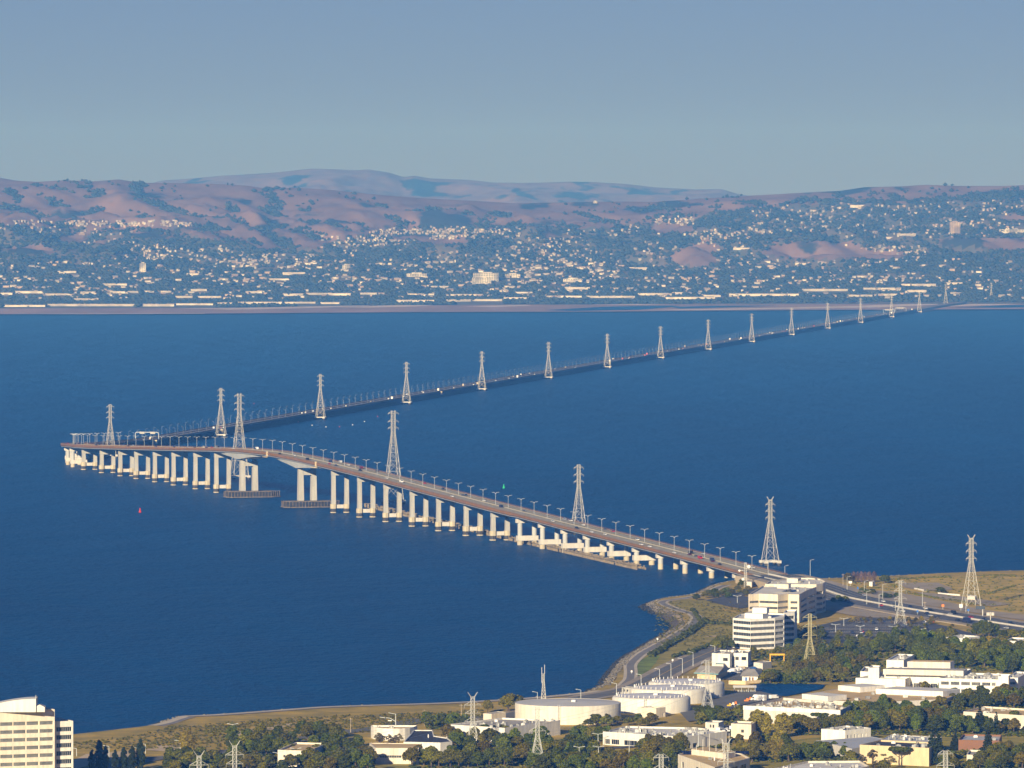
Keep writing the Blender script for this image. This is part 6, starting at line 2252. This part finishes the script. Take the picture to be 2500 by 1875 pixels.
# ------------------------------------------------------------------ cars
def car_parts(kind):
    """local car pointing along +y, about 4.6 m long"""
    L, W, H = {"sedan": (4.6, 1.85, 1.45), "suv": (4.9, 1.95, 1.8), "van": (5.6, 2.1, 2.4), "truck": (9.5, 2.5, 3.6)}[kind]
    body = MB()
    if kind in ("sedan", "suv"):
        prof = [(-L / 2, .35), (L / 2, .35), (L / 2, .68), (L * .28, .92), (-L * .42, .95), (-L / 2, .85)]
        roof = [(-L * .34, .95), (L * .24, .92), (L * .06, H), (-L * .24, H)] if kind == "sedan" else [(-L * .45, .95), (L * .26, .92), (L * .12, H), (-L * .42, H)]
    else:
        prof = [(-L / 2, .4), (L / 2, .4), (L / 2, 1.1), (L * .44, 1.3), (L * .36, H if kind == "van" else 2.4), (L * .26, H), (-L / 2, H)]
        roof = None
    n = len(prof)
    body.add([(-W / 2, y, z) for y, z in prof] + [(W / 2, y, z) for y, z in prof], [tuple(range(n)), tuple(range(2 * n - 1, n - 1, -1))] + [(i, n + i, n + (i + 1) % n, (i + 1) % n) for i in range(n)])
    glass = MB()
    if roof:
        w2 = W * .44
        glass.add([(-W * .47, roof[0][0], roof[0][1]), (W * .47, roof[0][0], roof[0][1]), (W * .47, roof[1][0], roof[1][1]), (-W * .47, roof[1][0], roof[1][1])] + [(-w2 * .85, roof[3][0], H - .1), (w2 * .85, roof[3][0], H - .1), (w2 * .85, roof[2][0], H - .1), (-w2 * .85, roof[2][0], H - .1)],
                  [(0, 1, 5, 4), (1, 2, 6, 5), (2, 3, 7, 6), (3, 0, 4, 7)])
        body.hexa([(-w2 * .86, roof[3][0], H - .1), (w2 * .86, roof[3][0], H - .1), (w2 * .86, roof[2][0], H - .1), (-w2 * .86, roof[2][0], H - .1)], [(-w2 * .78, roof[3][0] + .1, H), (w2 * .78, roof[3][0] + .1, H), (w2 * .78, roof[2][0] - .1, H), (-w2 * .78, roof[2][0] - .1, H)])
    else:
        z0, z1 = 1.35, (H if kind == "van" else 2.4) - .15
        glass.add([(-W * .42, L * .44 + .02, z0), (W * .42, L * .44 + .02, z0), (W * .40, L * .36 + .06, z1), (-W * .40, L * .36 + .06, z1)], [(0, 1, 2, 3)])
        for s in (-1, 1):
            glass.add([(s * (W / 2 + .01), L * .24, z0), (s * (W / 2 + .01), L * .40, z0), (s * (W / 2 + .01), L * .35, z1), (s * (W / 2 + .01), L * .24, z1)], [(0, 1, 2, 3)])
    wheels = []
    for sx in (-1, 1):
        for y in (-L * .31, L * .31):
            mb = MB()
            k = 10
            r = .34 if kind != "truck" else .5
            mb.add([(sx * W * .5 + dx, y + r * math.cos(6.283 * i / k), r + r * math.sin(6.283 * i / k)) for dx in (-.12, .12) for i in range(k)],
                   [tuple(range(k)), tuple(range(2 * k - 1, k - 1, -1))] + [(i, k + i, k + (i + 1) % k, (i + 1) % k) for i in range(k)])
            wheels.append(mb)
    return body, glass, wheels


CARS = {}
COLS = ["white", "white", "silver", "black", "navy", "red", "grey", "maroon", "white", "blue", "tan"]
for kind in ("sedan", "suv", "van", "truck"):
    b, g, ws = car_parts(kind)
    CARS[kind] = ({c: b.mesh("body", M["car_" + c]) for c in set(COLS)}, g.mesh("windows", M["car_glass"]), [w.mesh("wheel", M["tyre"]) for w in ws])


def car(kind, col, p, heading, where, group, parts=True, cat=None):
    """heading: unit vector the car faces"""
    bodies, glass, wheels = CARS[kind]
    nm = {"sedan": "sedan_car", "suv": "suv_car", "van": "van", "truck": "box_truck"}[kind]
    t = thing(nm, {"navy": "dark blue", "grey": "dark grey"}.get(col, col) + " " + {"sedan": "car", "suv": "tall car", "van": "van", "truck": "box truck"}[kind] + " " + where, cat or {"van": "van", "truck": "truck"}.get(kind, "car"), p, math.atan2(-heading.x, heading.y), group)
    link("body", bodies[col], t)
    link("windows", glass, t)
    if parts:
        for w in wheels:
            link("wheel", w, t)
    return t


rd = random.Random(21)
# on the high bridge: near lanes come towards the viewer
for k in range(74):
    D = rd.uniform(4850, 7250)
    lane = rd.choice((-9.8, -6.3, -2.8, 2.8, 6.3, 9.8))
    p, t, n = at(ch_of_D(D))
    s = -1 if lane < 0 else 1
    hd = t * s
    hd = hd.normalized()
    kind = rd.choice(("sedan", "sedan", "suv", "sedan", "suv", "van"))
    col = rd.choice(["white", "silver", "black", "navy", "grey", "maroon", "white", "black", "red", "navy"])
    where = "on the high bridge, " + ("near slope" if D < 5700 else "upper near slope" if D < 6100 else "over the main span" if D < 6400 else "far slope")
    car(kind, col, p + n * lane + V(0, 0, .04), hd, where, "cars on the high bridge", D < 6200)
# on the trestle
for k in range(120):
    u = rd.random() ** .85
    D = 7460 + (16900 - 7460) * u
    lane = rd.choice((-10, -6.5, -3, 3, 6.5, 10, 10, 6.5))
    p, t, n = at(ch_of_D(D))
    hd = (t if lane > 0 else -t)
    kind = rd.choice(("sedan", "suv", "van", "sedan", "truck"))
    col = rd.choice(["white", "white", "white", "silver", "white", "black", "red", "tan"])  # extra white bodies stand in for bright glints along the trestle
    car(kind, col, p + n * lane + V(0, 0, .04), hd.normalized(), "on the trestle, " + ("first third" if D < 10500 else "middle" if D < 13800 else "far third"), "cars on the trestle", False)
# on the highway
for k, (x, y, kind, col) in enumerate(((2110, 1456, "sedan", "silver"), (2156, 1470, "sedan", "white"), (2151, 1480, "sedan", "red"), (2186, 1484, "sedan", "silver"), (2222, 1483, "sedan", "navy"), (2259, 1487, "sedan", "white"), (2204, 1494, "sedan", "white"),
                                       (2272, 1492, "suv", "black"), (2262, 1500, "suv", "navy"), (2272, 1505, "sedan", "silver"), (2317, 1501, "sedan", "silver"), (2328, 1499, "van", "black"), (2365, 1509, "sedan", "red"), (2398, 1514, "sedan", "navy"),
                                       (2338, 1516, "suv", "black"), (2358, 1520, "truck", "navy"), (2457, 1524, "suv", "black"), (2446, 1535, "suv", "silver"), (2486, 1541, "sedan", "white"), (1898, 1404, "sedan", "white"), (2060, 1448, "sedan", "grey"))):
    p = P(x, y, LZ + .7)
    i = min(range(len(hw)), key=lambda j: (hw[j] - p).length)
    t = (hw[min(i + 1, len(hw) - 1)] - hw[max(i - 1, 0)]).normalized()
    n = V(-t.y, t.x, 0)
    off = (p - hw[i]).dot(n)
    off = max(5, min(17, abs(off))) * (1 if off > 0 else -1)
    q = V(hw[i].x, hw[i].y, 0) + n * off + t * ((p - hw[i]).dot(t))
    q.z = LZ + interp(q.y, [(4200, 0.6), (4640, 0.8), (4740, 3.6), (4826, 5.9)]) + .08
    car(kind, col, q, (t if off > 0 else -t), ("in the far lanes of the highway, " if off > 0 else "in the near lanes of the highway, ") + ("behind the offices" if x < 2120 else "left of the slim pylon" if x < 2200 else "beyond the car park" if x < 2340 else "towards the frame edge"), "cars on the highway")
# parked
for k in range(34):
    x, y0 = rd.uniform(2030, 2280), rd.choice((1537, 1545, 1553, 1561, 1521, 1529))
    p = P(x, y0 + rd.choice((-1.2, 1.0)), LZ + 1.0)
    car(rd.choice(("sedan", "suv", "sedan")), rd.choice(["white", "silver", "black", "navy", "grey", "red"]), p, V(0, 1, 0), "parked in the car park right of the offices", "cars in the office car park")
for k, (x, y, kind, col) in enumerate(((1778, 1640, "van", "white"), (1786, 1642, "van", "white"), (1795, 1641, "van", "white"), (1803, 1639, "van", "white"), (1812, 1637, "van", "tan"), (1790, 1645, "sedan", "white"), (1800, 1644, "sedan", "silver"), (1820, 1635, "sedan", "white"),
                                       (1839, 1633, "sedan", "blue"), (1802, 1625, "truck", "white"), (1812, 1622, "truck", "white"), (1796, 1628, "sedan", "blue"), (1780, 1628, "sedan", "blue"), (1889, 1706, "van", "white"), (1852, 1711, "truck", "white"))):
    car(kind, col, P(x, y, LZ + .5), V(rd.choice((-1, 1)) * .8, .6, 0).normalized(), "in the service yard " + ("by the yard offices" if y < 1660 else "by the panel hall"), "vehicles in the service yard")
for k in range(7):
    car(rd.choice(("van", "sedan", "van")), "white", P(1756 + 6.5 * k, 1786 - (k % 2) * 4, LZ + .6), V(.3, 1, 0).normalized(), "parked beside the yellow block", "white vans beside the yellow block")
for k, (x, y, col) in enumerate(((1794, 1722, "orange_sign"), (1780, 1726, "yellow_steel"), (1788, 1724, "white_paint"), (1802, 1727, "teal_paint"), (1822, 1714, "orange_sign"), (1830, 1711, "orange_sign"), (1798, 1729, "white_paint"))):
    mb = MB()
    q = P(x, y)
    mb.box((0, 0, 0), (2.4, 2.0, 1.3))
    mb.box((.5, 0, 1.3), (1.0, 1.2, .9))
    o = mb.obj("equipment_crate", M[col])
    o.location = q
    tag(o, {"orange_sign": "orange", "yellow_steel": "yellow", "white_paint": "white", "teal_paint": "turquoise"}[col] + " machine in the yard left of the panel hall", "machine", "machines stored in the yard")

# ------------------------------------------------------------------ old timber pier behind the bridge
tp = thing("timber_pier", "ruined timber pier of pale piles running behind the bridge columns", "pier", V(-140, 6090, 0))
o = tp.location
pa, pb = P(900, 1238, 0), P(1565, 1391, 0)
L = (pb - pa).length
d = (pb - pa) / L
n = V(d.y, -d.x, 0)
pm = []
for s in (1.9, 2.6, 3.3):
    mb = MB()
    mb.cyl((0, 0), .75, .62, -2, s, 6)
    pm.append(mb.mesh("pile", M["pile_timber"]))
NP = 236
step = L / NP
far_row = MB()
for k in range(NP + 1):
    q = pa + d * (k * step + rd.uniform(-.3, .3))
    if rd.random() > .07:
        link("pile", rd.choice(pm), tp, q + n * -3.6 - o)
    if rd.random() > .1:
        w = q + n * 3.6 - o
        far_row.cyl((w.x, w.y), .75, .62, -2, rd.choice((3.0, 3.5, 4.1)), 6)
tag(far_row.obj("rear_piles", M["pile_timber"], tp), kind="stuff")
cap = None
for k in range(0, NP, 4):
    if rd.random() < .35:
        continue
    mb = MB()
    q = pa + d * (k * step) - o
    mb.bar(q - n * 4.6 + V(0, 0, 3.2), q + n * 4.6 + V(0, 0, 3.2), .7)
    mb.obj("cap_beam", M["pile_timber"], tp)
for s in (-3.6, 3.6):
    for k in range(0, NP - 9, 9):
        if rd.random() < .3:
            continue
        mb = MB()
        q = pa + d * (k * step) + n * s - o
        mb.bar(q + V(0, 0, 2.4), q + d * (step * 8.4) + V(0, 0, 2.4), .6)
        mb.obj("stringer", M["timber_dark"], tp)

# ------------------------------------------------------------------ buoys
def buoy(x, y, m, big, label, group=None):
    mb = MB()
    q = P(x, y, 0)
    t = thing("channel_buoy" if big else "marker_float", label, "buoy", q, 0, group)
    if big:
        mb.cyl((0, 0), 1.5, 1.3, -.3, .9, 12)
        mb.obj("float", M[m], t)
        mb = MB()
        mb.cyl((0, 0), 1.0, .3, .92, 4.4, 8)
        mb.obj("tower", M[m], t)
    else:
        mb.lathe((0, 0), [(.01, -.4), (.6, -.1), (.75, .3), (.55, .8), (.01, 1.0)], 10)
        mb.obj("float", M[m], t)
        mb = MB()
        mb.cyl((0, 0), .1, .1, .95, 1.5, 6)
        mb.obj("eye", M["steel_grey"], t)


buoy(342, 1251, "buoy_red", True, "red channel buoy in the water left of the main piers")
buoy(1230, 1192, "buoy_green", True, "green channel buoy beyond the high bridge")
for k, (x, y, m) in enumerate(((728, 1031, "buoy_red"), (762, 1039, "buoy_white"), (796, 1043, "buoy_white"), (829, 1042.5, "buoy_red"), (861, 1038, "buoy_white"), (890, 1030, "buoy_white"), (922, 1017.5, "buoy_red"), (620, 986, "buoy_red"))):
    buoy(x, y, m, False, ("red" if m == "buoy_red" else "white") + " marker float in the arc below the trestle, %s from the left" % ORD[k] if k < 7 else "lone red marker float beyond the trestle", "marker floats" if k < 7 else None)

# ------------------------------------------------------------------ street furniture
def street_lamp(x, y, h, label, group, both=False, ang=math.pi):
    t = thing("street_lamp", label, "street lamp", P(x, y), ang, group)
    mb = MB()
    mb.bar((0, 0, -.2), (0, 0, h), .3, 0, .2)
    mb.obj("pole", M["lamp_metal"], t)
    for s in ((-1, 1) if both else (1,)):
        mb = MB()
        mb.bar((0, 0, h - .1), (s * 2.2, 0, h + .35), .18)
        mb.obj("arm", M["lamp_metal"], t)
        mb = MB()
        mb.box((s * 2.5, 0, h + .25), (1.0, .45, .25))
        mb.obj("lamp_head", M["lamp_metal"], t)


for x, y, h in ((1745, 1596, 5), (1692, 1628, 9), (1666, 1644, 9), (1638, 1657, 9), (1610, 1668, 8.5), (1565, 1680, 8), (1505, 1700, 7.5), (1418, 1716, 7.5), (1312, 1722, 7.5)):
    street_lamp(x, y, h, "grey lamp with one arm along the shore street", "lamps along the shore street")
for x, y, h in ((2068, 1448, 12), (2110, 1452, 10), (2116, 1478, 10), (2146, 1486, 10), (2155, 1464, 11), (2252, 1482, 11), (2358, 1496, 10), (2186, 1494, 8), (1978, 1412, 14), (1916, 1420, 12)):
    street_lamp(x, y, h, "curved lamp beside the highway lanes", "lamps along the highway", ang=0.3)
for x, y, h in ((1414, 1862, 8), (1461, 1866, 9), (1536, 1838, 7), (1542, 1822, 7), (568, 1800, 7), (1460, 1822, 6.5), (1705, 1829, 9), (722, 1866, 8), (680, 1872, 7)):
    street_lamp(x, y, h, "white lamp with two flat heads among the lower trees", "twin-headed car park lamps", both=True)
for x, y, h in ((335, 1852, 5.5), (266, 1850, 6), (187, 1846, 4), (440, 1832, 5), (355, 1840, 5)):
    street_lamp(x, y, h, "thin lamp by the street near the office tower", "lamps by the office tower")
for x, y in ((2040, 1545), (2100, 1549), (2180, 1550), (2250, 1556), (2060, 1530), (1800, 1474)):
    street_lamp(x, y, 5.5, "pale car park lamp on a short pole", "lamps in the office car parks", both=True)
# traffic signal with a long arm
ts = thing("traffic_signal", "traffic signal with a long curved arm at the street bend", "traffic signal", P(966, 1781))
mb = MB()
mb.bar((0, 0, 0), (0, 0, 8.6), .4, 0, .28)
mb.bar((0, 0, 8.4), (-4.0, 0, 9.2), .2)
mb.bar((0, 0, 4.4), (-3.0, 0, 6.2), .3)
mb.bar((-3.0, 0, 6.2), (-8.6, 0, 6.8), .26)
mb.obj("pole", M["lamp_metal"], ts)
mb = MB()
mb.box((-5.6, 0, 5.6), (.45, .4, 1.2))
mb.obj("signal_head", M["sign_dark"], ts)
mb = MB()
mb.box((-3.2, 0, 4.6), (2.0, .12, .5))
mb.obj("street_sign", M["sign_white"], ts)
for x, y, h in ((856, 1790, 8.5), (1036, 1772, 9), (1126, 1745, 6), (2058, 1440, 12), (2258, 1500, 9), (1874, 1412, 11)):
    t = thing("utility_pole", "thin wooden utility pole " + ("by the lower street" if x < 1200 else "beside the highway"), "pole", P(x, y), 0, "utility poles")
    mb = MB()
    mb.bar((0, 0, -.2), (0, 0, h), .34, 0, .24)
    mb.obj("pole", M["timber_pale"], t)
    mb = MB()
    mb.bar((-1.2, 0, h - .8), (1.2, 0, h - .8), .16)
    mb.obj("cross_arm", M["timber_pale"], t)
# cell mast beside the bridge
cm = thing("cell_mast", "grey lattice mast with white antenna drums at the bridge end", "mast", P(1820, 1434))
for nm, me in tower_meshes(18.5, 2.0, 1.7, .9, [], M["steel_grey"], .4):
    link(nm, me, cm)
for x, z, r in ((2.4, 15.6, 1.3), (-2.0, 6.2, 1.0), (-4.6, 12.6, .8)):
    mb = MB()
    k = 14
    mb.add([(x + r * math.cos(6.283 * i / k), -1.2 + dy, z + r * math.sin(6.283 * i / k)) for dy in (0, .7) for i in range(k)], [tuple(range(k)), tuple(range(2 * k - 1, k - 1, -1))] + [(i, k + i, k + (i + 1) % k, (i + 1) % k) for i in range(k)])
    mb.bar((x * .3, 0, z), (x, -.8, z), .25)
    mb.obj("antenna_drum", M["white_paint"], cm)
# radio tower by the big tank
rt = thing("radio_tower", "slim pale radio tower with whip antennas behind the big beige tank", "mast", P(1327, 1732))
for nm, me in tower_meshes(20.5, 3.6, .9, .8, [], M["steel_cream"], .42):
    link(nm, me, rt)
for x in (-1.0, 0.6):
    mb = MB()
    mb.bar((x, 0, 15), (x, 0, 25.5 if x > 0 else 24), .2)
    mb.obj("whip_antenna", M["white_paint"], rt)
# billboard and highway signs
bbd = thing("billboard", "dark billboard seen from behind on a pole beside the highway", "billboard", P(2399, 1505))
mb = MB()
mb.bar((0, 0, 0), (0, 0, 5.2), .6)
mb.obj("pole", M["steel_cream"], bbd)
mb = MB()
mb.box((-1.6, 0, 5.0), (6.6, .5, 2.3), -.12)
mb.obj("panel", M["sign_dark"], bbd)
hs_ = thing("highway_sign", "highway sign on a truss post seen edge-on before the grey gravel", "sign", P(2418, 1516))
mb = MB()
mb.bar((0, 0, 0), (0, 0, 6.2), .5)
mb.bar((-2.6, 0, 5.4), (2.6, 0, 5.4), .3)
mb.bar((-2.6, 0, 4.0), (2.6, 0, 4.0), .3)
mb.obj("post", M["steel_cream"], hs_)
mb = MB()
mb.box((-1.6, .2, 3.6), (2.2, .15, 2.2))
mb.box((1.6, .2, 3.6), (1.8, .15, 2.2))
mb.obj("panel", M["panel_white"], hs_)
for x, y, m, w, h, lab in ((2302, 1490, "orange_sign", 1.8, 1.8, "small orange diamond roadwork sign beside the highway"), (2346, 1492, "sign_white", 2.4, 2.6, "white roadside board beside the highway"), (2240, 1503, "blue_paint", 1.4, 1.4, "small blue sign before the near lanes"),
                           (2076, 1432, "sign_white", 2.6, 1.6, "white sign near the start of the bridge"), (2094, 1446, "blue_paint", 1.2, 1.6, "small blue sign near the highway wall"), (2364, 1500, "blue_paint", 1.6, 1.4, "pale blue sign beside the gravel strip")):
    t = thing("road_sign", lab, "sign", P(x, y))
    mb = MB()
    mb.bar((0, 0, 0), (0, 0, 2.6), .2)
    mb.obj("post", M["lamp_metal"], t)
    mb = MB()
    mb.add([(-w / 2, -.15, 2.4), (w / 2, -.15, 2.4), (w / 2, -.15, 2.4 + h), (-w / 2, -.15, 2.4 + h), (-w / 2, 0, 2.4), (w / 2, 0, 2.4), (w / 2, 0, 2.4 + h), (-w / 2, 0, 2.4 + h)], [(0, 1, 2, 3), (7, 6, 5, 4), (4, 5, 1, 0), (5, 6, 2, 1), (6, 7, 3, 2), (7, 4, 0, 3)])
    mb.obj("panel", M[m], t)
for x, y in ((1542, 1646), (1605, 1566), (1642, 1618)):
    t = thing("path_sign", "small white post beside the shore path", "sign", P(x, y), 0, "white posts along the shore path")
    mb = MB()
    mb.bar((0, 0, 0), (0, 0, 1.6), .2)
    mb.obj("post", M["lamp_metal"], t)
    mb = MB()
    mb.box((0, -.1, 1.2), (1.0, .15, 1.1))
    mb.obj("panel", M["sign_white"], t)
# overhead wires between the near pylons
def wire(a, b, sag, label, w=.06):
    mb = MB()
    n = 14
    pts = []
    for k in range(n + 1):
        u = k / n
        p = a.lerp(b, u)
        p.z -= sag * 4 * u * (1 - u)
        pts.append(p)
    for p, q in zip(pts[:-1], pts[1:]):
        mb.bar(p, q, w)
    return tag(mb.obj("power_line", M["steel_grey"]), label, "cable", "power lines between the near pylons")


base = {k: P(x, y) for k, (x, y) in dict(a=(486, 1985), b=(573, 1958), c=(1154, 1826), d=(1312, 1872), e=(1727, 1745), f=(1977, 1624), g=(2198, 1527)).items()}
PN = dict(a="lower-edge", b="second lower-edge", c="wide-armed", d="thin tank-front", e="tank-side", f="yellowish", g="car park")
for p, q in (("a", "b"), ("b", "c"), ("d", "e"), ("e", "f"), ("f", "g")):
    for s in (-4.2, 4.2):
        for hz_ in (16, 22):
            wire(base[p] + V(s, 0, hz_), base[q] + V(s, 0, hz_), 3.0, "thin %s %s power line from the %s pylon to the %s pylon" % ("upper" if hz_ > 20 else "lower", "left" if s < 0 else "right", PN[p], PN[q]))
print("trees", ntree[0])


# ------------------------------------------------------------------ tell look-alikes apart by their place in the row
def ordinal(k):
    if k < len(ORD):
        return ORD[k]
    n_ = k + 1
    return str(n_) + ("th" if 10 <= n_ % 100 <= 20 else {1: "st", 2: "nd", 3: "rd"}.get(n_ % 10, "th"))


same = {}
for ob in COL.objects:
    if ob.parent is None and "label" in ob.keys() and ob.name.split(".")[0] not in ("house", "power_line", "far_wood"):
        same.setdefault(ob["label"], []).append(ob)
for lab_, obs in same.items():
    if len(obs) < 2:
        continue
    obs.sort(key=lambda ob: PZ(ob.location)[0])
    for k, ob in enumerate(obs):
        ob["label"] = lab_ + ", " + ordinal(k) + " from left"
